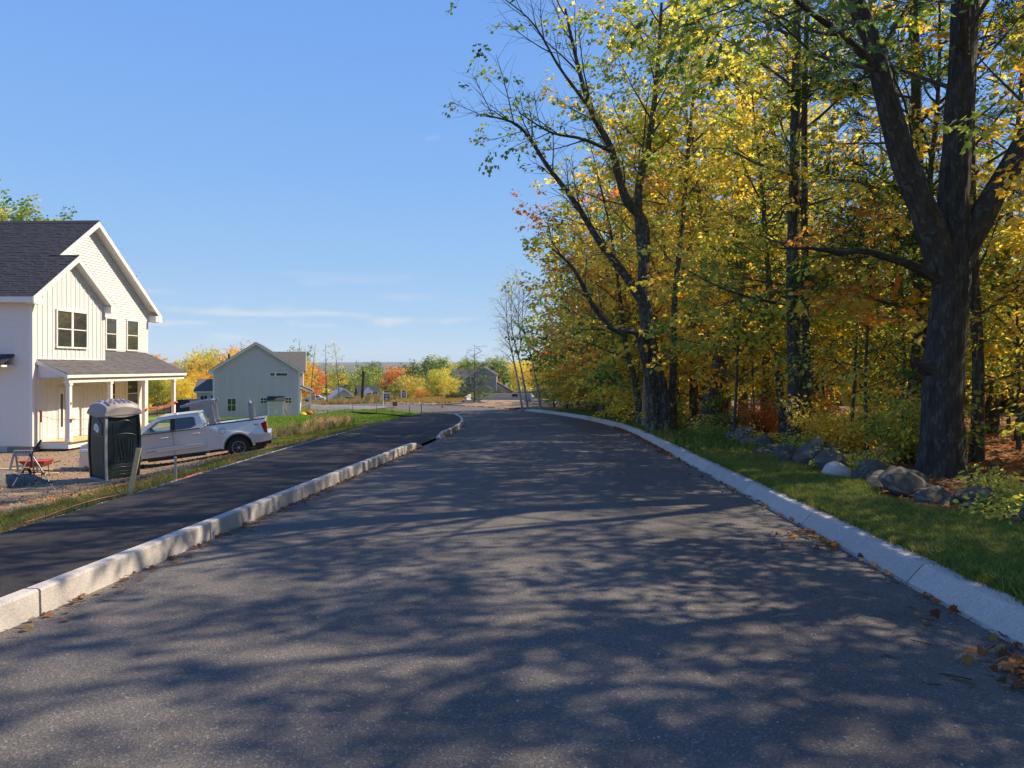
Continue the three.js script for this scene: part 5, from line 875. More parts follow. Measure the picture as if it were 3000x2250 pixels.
function leafMesh(leaves, kind, hues, r, scale, tilt = 0.35) { // InstancedMeshes of sprays, one for each variant of spray
  const kinds = SPRAY[kind], lists = kinds.map(() => []);
  leaves.forEach((l, i) => lists[i % kinds.length].push(l));
  return lists.map((list, v) => {
    const im = new THREE.InstancedMesh(kinds[v], kind === 'needle' ? M.needle : M.leaf, list.length); im.name = 'crown'; im.userData.kind = 'stuff'; shade(im);
    list.forEach(([p, d], i) => {
      const z = V(-d.x, -(d.y * 0.6 + (r() - 0.5) * tilt), -d.z).normalize(), up = V((r() - 0.5) * tilt * 2, 1, (r() - 0.5) * tilt * 2), x = V(0, 0, 0).crossVectors(up, z).normalize(), y = V(0, 0, 0).crossVectors(z, x), s = scale * (0.75 + 0.5 * r());
      _m.makeBasis(x.multiplyScalar(s), y.multiplyScalar(s), z.multiplyScalar(s)); _m.setPosition(p); im.setMatrixAt(i, _m);
      // neighbours on one branch turn together: hue follows a slow noise of the place
      const cl = clamp((fbm(p.x * 0.6 + p.y * 0.3 + 40, p.z * 0.6 - p.y * 0.25 + 40, 2, 13) - 0.25) * 2, 0, 0.999) * 0.7 + 0.3 * r(), h = hues[Math.min(hues.length - 1, Math.floor(cl * hues.length))], set = HUE[h], c = set[Math.floor(r() * set.length)], b = 0.8 + 0.4 * r();
      im.setColorAt(i, _c.setRGB(c[0] * b, c[1] * b, c[2] * b));
    });
    return im;
  });
}
function finishTree(root, trunks, out, barkMat, leafKind, hues, r, o = {}) {
  const sides = o.sides ?? 8;
  for (const [pts, rad, nm, rough] of trunks) { const w = new Wood(); w.tube(pts, rad, o.furrow && nm !== 'vine' ? 56 : sides, 1, rough ?? 0.06, o.furrow ?? 0); const gg = w.geo(); if (o.furrow) { gg.deleteAttribute('normal'); gg.computeVertexNormals(); } part(root, nm ?? 'trunk', gg, o.bark2 && nm === 'limb' ? o.bark2 : barkMat); }
  if (out.limbs.length) { const w = new Wood(); for (const [p, rr] of out.limbs) w.tube(p, rr, o.limbSides ?? 5); part(root, 'branches', w.geo(), o.limbMat ?? M.barkThin).userData.kind = 'stuff'; }
  if (out.twigs.length && !o.noTwigs) { const w = new Wood(); for (const [p, rr] of out.twigs) w.tube(p, rr, 3); part(root, 'twigs', w.geo(), M.twig).userData.kind = 'stuff'; }
  if (out.leaves.length) for (const im of leafMesh(out.leaves, leafKind, hues, r, o.leafScale ?? 1, o.tilt)) root.add(im);
  return root;
}
function trunkLine(h, r0, r, lean = [0, 0], wob = 0.06, segs = 10, top = 0.12) {
  const pts = wander(V(0, -0.25, 0), V(lean[0], 1, lean[1]), h + 0.25, segs, r, wob, 0.02), rad = pts.map((p, i) => r0 * (i === 0 ? 1.45 : i === 1 ? 1.08 : 1) * lerp(1, top, i / segs));
  return [pts, rad];
}
// a woodland maple, birch, oak ... at x, d; kind gives its habit
const FORM = {
  tall: { h: 15, r: 0.17, from: 0.22, n: 20, len: 3.6, sub: 9, dense: 5.2, angle: 1.0, rise: 0.28, profile: (t) => 1.15 - 0.55 * t },
  edge: { h: 11, r: 0.13, from: 0.08, n: 26, len: 3.3, sub: 9, dense: 6.2, angle: 1.15, rise: 0.15, profile: (t) => 1.2 - 0.75 * t },
  young: { h: 6, r: 0.05, from: 0.26, n: 16, len: 1.7, sub: 6, dense: 6, angle: 1.15, rise: 0.15, profile: (t) => 1.2 - 0.7 * t },
  round: { h: 13, r: 0.16, from: 0.24, n: 24, len: 4.4, sub: 8, dense: 2.0, angle: 1.05, rise: 0.25, profile: (t) => 0.55 + 1.0 * Math.sin(Math.PI * clamp(t, 0.1, 1)) },
};
const proto = {};
function tree(form, variant, x, d, hues, o = {}) {
  const F = { ...FORM[form], ...o.form }, r = rng(5000 + variant * 131 + form.length * 17), key = form + variant + (o.leaf ?? 'maple') + (o.key ?? '');
  const y = o.y ?? groundY(x, d), root = thing(o.name ?? 'maple_tree', o.label, 'tree', [x, y, -d], o.turn ?? 0, o.group);
  if (!proto[key]) {
    const [pts, rad] = trunkLine(F.h, F.r, r, o.lean ?? [(r() - 0.5) * 0.16, (r() - 0.5) * 0.16], 0.09), out = { limbs: [], twigs: [], leaves: [] };
    furnish(pts, rad, { from: F.from, to: 0.99, ...F }, r, out);
    const w = new Wood(); w.tube(pts, rad, o.sides ?? 8, 1, 0.06); const b = new Wood(); for (const [p, rr] of out.limbs) b.tube(p, rr, o.limbSides ?? 4); let t = null; if (!o.noTwigs) { t = new Wood(); for (const [p, rr] of out.twigs) t.tube(p, rr, 3); }
    proto[key] = { trunk: w.geo(), branches: b.geo(), twigs: t && t.geo(), leaves: out.leaves };
  }
  const P = proto[key], r2 = rng(Math.floor((x + 300) * 97 + d * 31) + variant);
  part(root, 'trunk', P.trunk, o.bark ?? M.barkMaple); part(root, 'branches', P.branches, o.bark2 ?? M.barkThin).userData.kind = 'stuff';
  if (P.twigs) part(root, 'twigs', P.twigs, M.twig).userData.kind = 'stuff';
  const keep = o.keep ?? 1, sc = o.scale ?? 1, lv = P.leaves.filter(([p]) => r2() < keep * lerp(1, o.top ?? 0.42, smooth(3.5, 7, p.y * sc)));
  for (const im of leafMesh(lv, o.leaf ?? 'maple', hues, r2, o.leafScale ?? 1, o.tilt)) root.add(im);
  root.scale.set(o.scale ?? 1, (o.scale ?? 1) * (o.stretch ?? 1), o.scale ?? 1);
  return root;
}

// ---------------------------------------------------------------- the wood on the right: single trees built as they stand
const at3 = (pts) => pts.map(([x, y, d]) => V(x, y, -d));
function limbed(root, base, stems, r) { // stems: [name, [[x, y, d], ...], r0, r1, rough]
  return stems.map(([nm, pts, r0, r1, rough]) => {
    const c = new THREE.CatmullRomCurve3(at3(pts).map((p) => p.sub(base)), false, 'centripetal'), n = Math.max(8, Math.round(c.getLength() / 0.16)), P = c.getPoints(n), flare = nm === 'trunk' && pts[0][3];
    return [P, P.map((_, i) => { const t = i / n, l = lerp(r0, r1, Math.pow(t, 0.85)); return l * (flare ? 1 + 0.85 * Math.exp(-t * c.getLength() / 0.55) : 1); }), nm, rough];
  });
}
function heroTree(name, label, x, d, stems, seed, fur, leafKind, hues, barkMat, o = {}) {
  const y = groundY(x, d), base = V(x, y, -d), root = thing(name, label, 'tree', [x, y, -d], 0, o.group), r = rng(seed), out = { limbs: [], twigs: [], leaves: [] };
  const T = limbed(root, base, stems, r);
  T.forEach((t, i) => { if (fur[i]) furnish(t[0], t[1], fur[i], r, out); });
  out.leaves = out.leaves.filter(([p]) => r() < lerp(1, o.top ?? 0.5, smooth(5, 9, p.y)));
  return finishTree(root, T, out, barkMat, leafKind, hues, r, { sides: 14, ...o });
}
// the great oak behind the stone wall
heroTree('oak_tree', 'massive dark oak trunk forking high above the stone wall', 7.1, 11.7, [
  ['trunk', [[7.1, -0.5, 11.7, 1], [7.08, 0.4, 11.7], [7.12, 1.6, 11.7], [7.28, 3.2, 11.7], [7.32, 4.4, 11.75], [7.45, 6.2, 11.8], [7.62, 8.4, 11.9], [7.7, 11.5, 12.1], [7.9, 15, 12.3]], 0.37, 0.13, 0.16],
  ['limb', [[7.2, 3.0, 11.7], [6.75, 4.0, 11.55], [6.3, 4.9, 11.4], [5.95, 5.7, 11.2], [5.6, 6.6, 11.0], [5.1, 7.6, 10.9], [4.6, 8.4, 10.7], [4.1, 10.2, 10.4]], 0.25, 0.07, 0.16],
  ['limb', [[7.35, 3.3, 11.7], [7.75, 4.2, 11.6], [8.15, 5.0, 11.5], [8.5, 5.8, 11.4], [8.9, 7.3, 11.3], [9.3, 9.4, 11.2]], 0.23, 0.07, 0.16],
  ['dead_limb', [[7.0, 3.02, 11.65], [6.45, 3.22, 11.4], [5.9, 3.32, 11.15], [5.35, 3.38, 10.9], [4.95, 3.33, 10.75], [4.45, 3.36, 10.55], [3.9, 3.32, 10.3]], 0.085, 0.012, 0.25],
  ['limb', [[7.5, 6.6, 11.8], [7.0, 7.6, 11.0], [6.3, 8.6, 10.0], [5.4, 9.4, 9.0]], 0.1, 0.04, 0.1],
  ['burl', [[7.02, 1.55, 11.7], [6.72, 1.62, 11.6], [6.58, 1.66, 11.55]], 0.22, 0.01, 0.3],
  ['limb', [[5.75, 6.2, 11.1], [5.0, 6.5, 10.6], [4.2, 6.6, 10.0], [3.4, 6.7, 9.3]], 0.07, 0.02, 0.1],
], 71, [
  { from: 0.62, to: 1, n: 12, len: 3.0, sub: 7, dense: 4.0, angle: 1.0, rise: 0.1 },
  { from: 0.42, to: 1, n: 11, len: 2.2, sub: 7, dense: 4.4, angle: 0.95, rise: 0 },
  { from: 0.55, to: 1, n: 8, len: 2.2, sub: 7, dense: 4.2, angle: 0.95, rise: 0 }, null,
  { from: 0.3, to: 1, n: 7, len: 2.0, sub: 6, dense: 4.2, angle: 0.95, rise: -0.1 }, null,
  { from: 0.35, to: 1, n: 6, len: 1.3, sub: 5, dense: 4.4, angle: 0.9, rise: -0.1 },
], 'oak', ['deep', 'green', 'green', 'lime'], M.barkOak, { sides: 20, furrow: 0.16, top: 0.5 });

// the many-stemmed maple whose half-bare limbs hang over the road
heroTree('maple_tree', 'many-stemmed maple with half-bare limbs leaning over the road', 4.95, 23.6, [
  ['trunk', [[5.05, -0.75, 23.6, 1], [4.95, 0.6, 23.6], [4.62, 2.0, 23.5], [4.45, 3.2, 23.4], [4.35, 4.6, 23.4], [4.3, 6.4, 23.4], [3.75, 7.0, 23.2], [3.2, 8.7, 23.0], [2.55, 9.8, 22.8], [2.05, 11.4, 22.6], [1.68, 12.9, 22.4]], 0.32, 0.035, 0.18],
  ['trunk', [[4.75, -0.75, 23.5, 1], [4.6, 0.8, 23.4], [4.3, 2.1, 23.2], [4.05, 2.7, 23.0], [3.3, 2.8, 22.8], [2.6, 3.5, 22.5], [1.9, 4.7, 22.2], [1.1, 5.4, 22.0]], 0.21, 0.03, 0.15],
  ['limb', [[4.4, 3.6, 23.4], [3.7, 4.6, 23.2], [2.85, 5.6, 22.9], [2.1, 6.7, 22.6], [1.1, 7.9, 22.2], [0.2, 9.0, 21.8], [-0.8, 9.2, 21.4]], 0.17, 0.02, 0.15],
  ['limb', [[4.3, 5.2, 23.4], [4.2, 7.4, 23.6], [4.6, 9.2, 23.8], [4.9, 11.4, 24], [5.1, 14.0, 24.2]], 0.17, 0.05, 0.1],
  ['limb', [[3.2, 8.6, 23.0], [2.2, 8.8, 22.4], [1.2, 8.8, 21.8], [0.2, 9.2, 21.2]], 0.07, 0.015, 0.1],
  ['limb', [[2.5, 9.9, 22.8], [1.5, 11.0, 22.3], [0.6, 12.2, 21.8], [-0.5, 12.9, 21.4]], 0.06, 0.012, 0.1],
  ['trunk', [[5.35, -0.75, 23.8, 1], [5.4, 1.5, 23.8], [5.5, 4, 23.9], [5.8, 7, 24], [6.1, 10, 24.2], [6.5, 13, 24.5]], 0.15, 0.04, 0.1],
], 83, [
  { from: 0.45, to: 1, n: 15, len: 2.2, sub: 9, dense: 0.7, angle: 0.75, rise: 0.25, lean: V(-0.35, 0.1, 0) },
  { from: 0.5, to: 1, n: 9, len: 1.4, sub: 7, dense: 1.1, angle: 0.8, rise: 0.15 },
  { from: 0.35, to: 1, n: 15, len: 1.6, sub: 8, dense: 0.35, angle: 0.75, rise: 0.3, lean: V(-0.2, 0.2, 0) },
  { from: 0.3, to: 1, n: 16, len: 2.9, sub: 9, dense: 5.5, angle: 0.9, rise: 0.1 },
  { from: 0.3, to: 1, n: 7, len: 1.4, sub: 6, dense: 1.6, angle: 0.8, rise: 0.1 },
  { from: 0.3, to: 1, n: 8, len: 1.6, sub: 8, dense: 0.12, angle: 0.7, rise: 0.2 },
  { from: 0.4, to: 1, n: 15, len: 2.7, sub: 9, dense: 5.5, angle: 0.95, rise: 0.1 },
], 'maple', ['lime', 'yellow', 'lime', 'green'], M.barkMaple, { tilt: 0.5, top: 0.95, furrow: 0.14 });

// thick leaning trunk farther back
heroTree('maple_tree', 'thick dark trunk leaning right behind the stone wall', 7.3, 25.5, [
  ['trunk', [[7.1, -0.8, 25.5, 1], [7.2, 0.4, 25.5], [7.55, 1.9, 25.6], [7.95, 3.6, 25.7], [8.2, 6.0, 25.8], [8.4, 9, 26], [8.3, 13, 26]], 0.40, 0.1, 0.2],
  ['limb', [[7.9, 3.4, 25.7], [7.2, 5.2, 25.3], [6.6, 7.2, 24.8], [6.2, 9.5, 24.4]], 0.16, 0.04, 0.15],
], 91, [{ from: 0.35, to: 1, n: 16, len: 3.0, sub: 8, dense: 4.4, angle: 1.05, rise: 0.1 }, { from: 0.3, to: 1, n: 9, len: 2.4, sub: 8, dense: 4.4, angle: 1, rise: 0.05 }], 'maple', ['gold', 'yellow', 'gold'], M.barkMaple);
// straight stems between oak and maple
heroTree('maple_tree', 'straight dark maple trunk with a pale vine beside it', 6.85, 17.2, [
  ['trunk', [[6.85, -0.6, 17.2, 1], [6.85, 1.5, 17.2], [6.8, 4, 17.2], [6.85, 7, 17.2], [6.95, 10, 17.3], [7.0, 14, 17.4]], 0.20, 0.07, 0.12],
  ['trunk', [[7.25, -0.6, 17.5, 1], [7.3, 1.5, 17.6], [7.3, 5, 17.7], [7.35, 9, 17.8], [7.6, 13, 17.9]], 0.13, 0.05, 0.1],
  ['vine', [[6.95, -0.5, 16.95], [7.05, 0.6, 16.95], [7.08, 1.4, 16.92], [6.98, 2.2, 16.95], [6.94, 2.9, 16.97]], 0.028, 0.02, 0.1],
], 97, [{ from: 0.2, to: 1, n: 19, len: 2.9, sub: 8, dense: 4.6, angle: 1.15, rise: 0.0, flat: 0.5 }, { from: 0.4, to: 1, n: 10, len: 2.4, sub: 7, dense: 4.4, angle: 1.1, rise: 0.05 }, null], 'maple', ['gold', 'yellow', 'lime', 'gold'], M.barkMaple);
heroTree('maple_tree', 'slim straight trunk just behind the great oak', 8.75, 13.4, [
  ['trunk', [[8.75, -0.6, 13.4, 1], [8.8, 1.5, 13.4], [8.7, 4, 13.4], [8.7, 8, 13.5], [8.8, 13, 13.6]], 0.125, 0.05, 0.1],
], 103, [{ from: 0.18, to: 1, n: 17, len: 2.0, sub: 8, dense: 4.6, angle: 1.1, rise: 0.1, flat: 0.5, lean: V(0.25, 0, -0.45) }], 'maple', ['gold', 'yellow', 'gold', 'orange'], M.barkMaple);
heroTree('maple_tree', 'slender leaning maple beside the broken snag', 4.9, 27.5, [
  ['trunk', [[5.05, -0.9, 27.5, 1], [4.75, 1, 27.4], [4.35, 2.6, 27.3], [4.1, 4.6, 27.2], [3.7, 7, 27.0], [3.1, 9.4, 26.8]], 0.15, 0.03, 0.12],
  ['trunk', [[5.35, -0.9, 27.8, 1], [5.3, 1.5, 27.8], [5.2, 4, 27.8], [5.0, 7, 27.8], [5.0, 10.5, 27.8]], 0.14, 0.04, 0.12],
], 107, [{ from: 0.3, to: 1, n: 15, len: 2.5, sub: 8, dense: 3.4, angle: 1.05, rise: 0.1 }, { from: 0.3, to: 1, n: 15, len: 2.5, sub: 8, dense: 3.4, angle: 1.05, rise: 0.1 }], 'maple', ['gold', 'gold', 'orange'], M.barkMaple);
heroTree('snag', 'broken barkless snag standing between maple trunks', 4.95, 26.4, [
  ['trunk', [[5.0, -0.9, 26.4, 1], [4.95, 0.4, 26.4], [4.98, 1.8, 26.4], [4.93, 3.3, 26.4]], 0.13, 0.05, 0.35]], 109, [null], 'maple', ['gold'], M.barkBare);

// the pine whose level plumes show behind the oak
{
  const x = 9.6, d = 16.5, r = rng(131), y = groundY(x, d), root = thing('white_pine', 'dark white pine with level plumes behind the oak', 'tree', [x, y, -d]);
  const [pts, rad] = trunkLine(17, 0.2, r, [0, 0], 0.03, 12), out = { limbs: [], twigs: [], leaves: [] };
  furnish(pts, rad, { from: 0.20, to: 0.99, n: 46, len: 3.6, sub: 12, dense: 7, angle: 1.45, rise: 0.0, lift: 0.03, flat: 0.18, droop: 0.0, profile: (t) => 1.25 - 0.9 * t }, r, out);
  finishTree(root, [[pts, rad, 'trunk', 0.1]], out, M.barkOak, 'needle', ['pine', 'pine', 'deep'], r, { limbMat: M.twig, leafScale: 1.25, tilt: 0.5 });
}
// birches by the end of the kerb
[[0.85, 52.8, -0.55, 8.6], [1.25, 53.6, -0.42, 9.2], [2.15, 52.4, -0.5, 8.9]].forEach(([x, d, lean, h], i) => {
  const y = groundY(x, d), root = thing('birch_tree', ['pale birch stem leaning left, outermost of three at the kerb end', 'forked pale birch, middle of three at the kerb end', 'pale birch stem nearest the wood, at the kerb end'][i], 'tree', [x, y, -d], 0, 'birches by the end of the kerb'), r = rng(141 + i), out = { limbs: [], twigs: [], leaves: [] };
  const c = new THREE.CatmullRomCurve3([V(0, -0.3, 0), V(-0.35, 2, 0), V(-0.75, 4, 0.1), V(-1.15 - i * 0.1, 6, 0.1), V(-1.3, h, 0)]), P = c.getPoints(16), T = [[P, P.map((_, k) => lerp(0.10, 0.02, k / 16)), 'trunk', 0.05]];
  if (i === 1) { const c2 = new THREE.CatmullRomCurve3([V(-0.78, 4, 0.1), V(-0.6, 5, 0.2), V(-0.75, 7, 0.3), V(-0.7, 9, 0.3)]), P2 = c2.getPoints(12); T.push([P2, P2.map((_, k) => lerp(0.06, 0.015, k / 12)), 'trunk', 0.05]); }
  for (const t of T) furnish(t[0], t[1], { from: 0.45, to: 1, n: 16, len: 1.6, sub: 7, dense: 1.3, angle: 0.8, rise: 0.2, droop: -0.08 }, r, out);
  finishTree(root, T, out, M.barkPale, 'small', ['rust', 'yellow', 'lime'], r, { sides: 7, limbMat: M.twig });
});

// the rest of the wood
const MARKS = [[7.1, 11.7, 'the great oak'], [6.85, 17.2, 'the straight vine-hung maple'], [7.3, 25.5, 'the thick leaning trunk'], [4.95, 23.6, 'the many-stemmed maple'], [9.6, 16.5, 'the white pine'], [8.75, 13.4, 'the slim trunk behind the oak'], [4.95, 27.2, 'the broken snag'], [1.5, 53, 'the birches']];
const beside = (x, d, far) => { let best = 99, name = ''; for (const [a, b, n] of MARKS) { const q = Math.hypot(a - x, b - d); if (q < best) { best = q; name = n; } } return best < 2.6 ? 'beside ' + name : best < 6.5 ? (x > 9 ? 'deeper in the wood behind ' : 'a few steps from ') + name : far; };
const MIX = [['gold', 'yellow'], ['yellow', 'lime', 'gold'], ['lime', 'green', 'yellow'], ['green', 'lime'], ['orange', 'gold'], ['gold', 'orange', 'yellow'], ['red', 'orange'], ['green', 'deep', 'lime'], ['rust', 'gold', 'lime']];
const NAMES = ['golden', 'yellow', 'yellow-green', 'green', 'orange', 'amber', 'red', 'dark green', 'russet'];
const wood = [
  ['edge', 2, 7.9, 20.6, 0, 0.95], ['edge', 0, 8.5, 15.2, 1, 0.9], ['edge', 1, 8.3, 23.4, 0, 0.95], ['edge', 2, 6.9, 29.2, 5, 1.0], ['edge', 0, 10.4, 6.2, 2, 1.0],
  ['tall', 0, 7.6, 29.5, 2, 1.1], ['tall', 1, 9.6, 32, 1, 1.1], ['tall', 2, 7.2, 35.5, 2, 1.05], ['tall', 0, 10.6, 28, 3, 1.1], // form, variant, x, d, colours, scale
  ['edge', 0, 5.6, 33, 5, 1.15], ['edge', 1, 6.2, 37, 0, 1.3], ['edge', 2, 5.2, 41.5, 3, 1.4], ['edge', 0, 5.6, 45, 2, 1.4], ['edge', 1, 5.5, 49.5, 3, 1.2], ['edge', 2, 5.8, 53, 8, 1.2], ['edge', 1, 7.4, 40, 3, 1.4], ['edge', 2, 7.6, 47, 7, 1.4],
  ['edge', 1, 8.4, 31, 0, 1.05], ['edge', 2, 9.3, 36, 0, 1.0], ['tall', 0, 8.8, 41, 1, 0.8], ['tall', 1, 9.5, 46, 2, 0.75], ['edge', 0, 8.5, 51, 4, 0.85], ['edge', 2, 7, 56, 5, 0.85], ['edge', 1, 10.5, 57, 2, 0.85],
  ['tall', 0, 8.9, 21.3, 1, 1.0], ['tall', 1, 10.8, 25, 0, 1.0], ['tall', 2, 9.4, 29, 1, 0.95], ['edge', 0, 11.6, 21, 2, 1.0], ['tall', 2, 12.6, 17.5, 1, 0.95], ['tall', 0, 12.2, 13.5, 1, 0.95], ['edge', 1, 12.2, 10.4, 1, 0.9], ['tall', 1, 11.8, 8.0, 1, 0.95], ['tall', 2, 14.6, 11, 6, 0.95], ['edge', 2, 8.6, 7.3, 1, 0.8],
  ['tall', 0, 14.5, 21.5, 6, 1.0], ['tall', 1, 15.8, 16, 0, 1.0], ['edge', 2, 14.4, 26, 1, 1.05], ['tall', 2, 13, 31, 0, 1.0], ['tall', 0, 13, 36, 2, 0.95], ['edge', 1, 13.5, 41, 5, 1.0], ['tall', 1, 17.5, 30, 7, 1.0], ['edge', 0, 18.5, 24.5, 0, 1.0], ['tall', 2, 19, 19, 5, 1.0], ['edge', 1, 18.5, 13.5, 0, 1.0], ['tall', 0, 17, 7, 2, 1.0],
  ['tall', 1, 22, 16, 1, 1.0], ['edge', 2, 23.5, 22, 5, 1.1], ['tall', 2, 22.5, 28, 2, 1.0], ['tall', 0, 18, 36, 4, 1.0], ['edge', 0, 18, 42, 2, 1.0], ['tall', 1, 23, 35, 0, 1.0], ['tall', 2, 27, 25, 6, 1.0], ['edge', 1, 28, 18, 0, 1.1], ['tall', 0, 28.5, 32, 7, 1.0], ['edge', 2, 25, 42, 1, 1.0], ['tall', 1, 15, 49, 7, 0.9], ['edge', 0, 15.5, 56, 0, 0.95], ['tall', 2, 33, 28, 5, 1.0], ['edge', 1, 34, 38, 0, 1.1], ['tall', 0, 22, 50, 3, 1.0], ['edge', 2, 40, 32, 4, 1.1], ['tall', 1, 33, 47, 2, 1.0], ['edge', 0, 21, 10.5, 4, 1.0], ['tall', 2, 26, 12, 1, 1.0], ['edge', 1, 35, 22, 2, 1.1], ['edge', 0, 44, 42, 5, 1.1],
  ['tall', 2, 9.6, 3.2, 2, 0.95], ['tall', 0, 13.6, 4.4, 1, 1.0], ['edge', 1, 11.2, -0.5, 2, 0.95],
];
wood.forEach(([form, v, x, d, mix, s], i) => {
  const near = d < 24 && x < 15, where = x < 7 && d > 30 ? 'at the wood edge beside the far grass verge' : x > 16 || d > 42 ? 'deep in the wood' : d > 26 ? 'standing behind the front row of trunks' : 'close behind the stone wall';
  tree(form, v, x, d, MIX[mix], { keep: d < 9 ? 0.62 : x > 9.6 && d < 34 ? 0.38 : d > 26 ? 0.66 : 0.72, top: d < 9 ? 0.9 : x < 9.6 ? (d > 26 ? 0.85 : 0.5) : d > 36 ? 0.6 : x > 19 ? 0.2 : 0.16, scale: s, stretch: form === 'tall' ? 0.92 + 0.2 * hash(i, 4) : 0.9 + 0.2 * hash(i, 9), turn: i * 2.1, label: `${form === 'tall' ? 'tall' : s > 1 ? 'broad low-branched' : 'low-branched'} ${NAMES[mix]} maple ${beside(x, d, where)}`, group: 'maples of the roadside wood', leafScale: near ? 1 : 1.25, key: (near ? 'n' : 'f') + (x < 9.6 && d < 31 ? 'h' : ''), form: { ...(near ? {} : { dense: 3.7 }), ...(x < 9.6 && d < 31 ? { from: 0.27 } : {}) } });
});
// low bushy growth where the wood meets the verge
[[5.6, 30.4, 0], [6.7, 32.2, 2], [5.9, 35.0, 1], [7.3, 36.6, 4], [5.6, 38.6, 3], [6.8, 41.0, 2], [5.0, 43.6, 1], [6.2, 45.6, 3], [4.6, 47.6, 4], [5.6, 50.2, 2], [4.0, 51.8, 3], [5.2, 54.4, 5], [7.4, 44, 0], [7.6, 49.2, 3], [8.2, 39, 1], [6.9, 55.6, 2], [9.0, 34.2, 3], [8.9, 44.6, 4], [9.4, 52, 2], [3.4, 56.4, 3], [8.6, 58, 0], [5.0, 58.4, 2]].forEach(([x, d, mix], i) => tree('young', 4 + i % 3, x, d, MIX[mix], { name: 'bush', scale: 0.62 + 0.35 * hash(i, 21), stretch: 0.85, turn: i * 1.3, leaf: 'maple', leafScale: 1.05, top: 1, key: 'low', form: { from: 0.03, n: 22, len: 2.0, dense: 7 }, bark: M.barkThin, label: `bushy ${NAMES[mix]} young growth ${x < 6 ? 'along the far verge' : 'filling the far wood edge'} ${d < 36 ? 'past the maple trunks' : d > 49 ? 'by the birches' : 'halfway to the birches'}`, group: 'bushy growth at the far wood edge' }));
// saplings of the undergrowth, mostly beech and witch hazel
{
  const r = rng(171);
  const spots = [[7.6, 15.2], [8.1, 19], [6.4, 20.6], [9.5, 12.2], [10, 18.2], [7.8, 23], [6.2, 30], [7.4, 33.5], [5.8, 39], [6.8, 43], [5.3, 47.5], [4.1, 52.5], [9.2, 26.8], [10.7, 15], [11.5, 22.8], [12, 27.5], [11.1, 33], [10.6, 38.5], [13.8, 14.5], [9.2, 9.3], [15.5, 19], [13.2, 24], [15.2, 34], [12.6, 45], [17, 27.5], [20, 22], [20.6, 31], [16.4, 10.6], [5.2, 29.2], [6.6, 48.5], [3.2, 54.8], [6.9, 53.5], [9.2, 54], [24.5, 19], [30, 22.4], [26, 30], [21.5, 39], [12.3, 10.6], [5.0, 36.2], [8.6, 48], [7.9, 16.6], [9.1, 15.4], [8.5, 20.4], [9.8, 22.2], [10.9, 18.9], [11.9, 16.2], [10.2, 13.4], [12.4, 19.6], [10.1, 24.2], [8.7, 24.6], [13.6, 21.6], [11.2, 11.8], [13.2, 12.4], [14.8, 15.6], [9.9, 19.9], [12.9, 25.8], [11.4, 29.6], [8.1, 28.2], [15.8, 22.6], [17.2, 18.4]];
  spots.forEach(([x, d], i) => {
    const mix = [1, 0, 2, 0, 3, 2][i % 6], sz = 0.62 + 0.5 * r();
    tree('young', i % 4, x, d, MIX[mix], { name: 'sapling', scale: sz, turn: r() * 6.28, leaf: d < 20 ? 'ovate' : 'maple', key: d < 20 ? 'n' : 'f', leafScale: d < 20 ? 1 : 1.1, form: { lift: 0.0 }, bark: M.barkThin, label: `${sz < 0.78 ? 'short ' : sz > 0.98 ? 'tall slender ' : 'slender '}${NAMES[mix]} sapling ${beside(x, d, x < 9 ? 'in the undergrowth of the far wood edge' : d > 34 ? 'far back among the trunks' : 'deep among the trunks')}`, group: 'saplings of the undergrowth' });
  });
}

// ---------------------------------------------------------------- grass, litter, stones, weeds
function scatter(name, label, geo, m, n, seed, place, o = {}) { // place(r) -> [x, d, scale, colour] or null
  const r = rng(seed), list = []; let tries = 0;
  while (list.length < n && tries++ < n * 8) { const p = place(r); if (p) list.push(p); }
  const im = new THREE.InstancedMesh(geo, m, list.length), e = new THREE.Euler();
  list.forEach(([x, d, s, c, y], i) => { e.set((r() - 0.5) * (o.tilt ?? 0.3), r() * 6.28, (r() - 0.5) * (o.tilt ?? 0.3)); if (o.tumble) e.set(r() * 6.28, r() * 6.28, r() * 6.28); _m.makeRotationFromEuler(e).scale(V(s, s * (o.flatten ?? 1) * (0.8 + 0.4 * r()), s)); _m.setPosition(x, (y ?? groundY(x, d)) + (o.lift ?? 0), -d); im.setMatrixAt(i, _m); im.setColorAt(i, _c.setRGB(...c)); });
  im.name = numbered(name); im.userData.kind = 'stuff'; im.userData.label = label; shade(im); scene.add(im); return im;
}
function tuftGeo(n, h, w, lean, seed) { const r = rng(seed), pos = [], idx = [], col = []; for (let i = 0; i < n; i++) { const a = r() * 6.28, q = r() * 0.09, x = Math.cos(a) * q, z = Math.sin(a) * q, b = r() * 6.28, L = h * (0.5 + 0.7 * r()), ln = lean * (0.3 + r()), dx = Math.cos(b), dz = Math.sin(b), o = pos.length / 3, g = 0.7 + 0.6 * r(); pos.push(x - dz * w, 0, z + dx * w, x + dz * w, 0, z - dx * w, x + dx * ln * L * 0.35 - dz * w * 0.8, L * 0.6, z + dz * ln * L * 0.35 + dx * w * 0.8, x + dx * ln * L * 0.35 + dz * w * 0.8, L * 0.6, z + dz * ln * L * 0.35 - dx * w * 0.8, x + dx * ln * L, L * 0.95, z + dz * ln * L); idx.push(o, o + 1, o + 3, o, o + 3, o + 2, o + 2, o + 3, o + 4); for (let k = 0; k < 5; k++) col.push(g, g, g * 0.9); } return meshGeo(pos, idx, null, col); }
const vergeAt = (r, d0, d1, o0, o1) => { const d = lerp(d0, d1, r()), o = lerp(o0, o1, r()); return [centreNear(d) + HALF + 0.27 + o, d, o]; };
const vergeY = (x, d, o) => Math.max(fallNear(d) + 0.12 + 0.02 * o / 2, groundY(x, d) + 0.02);
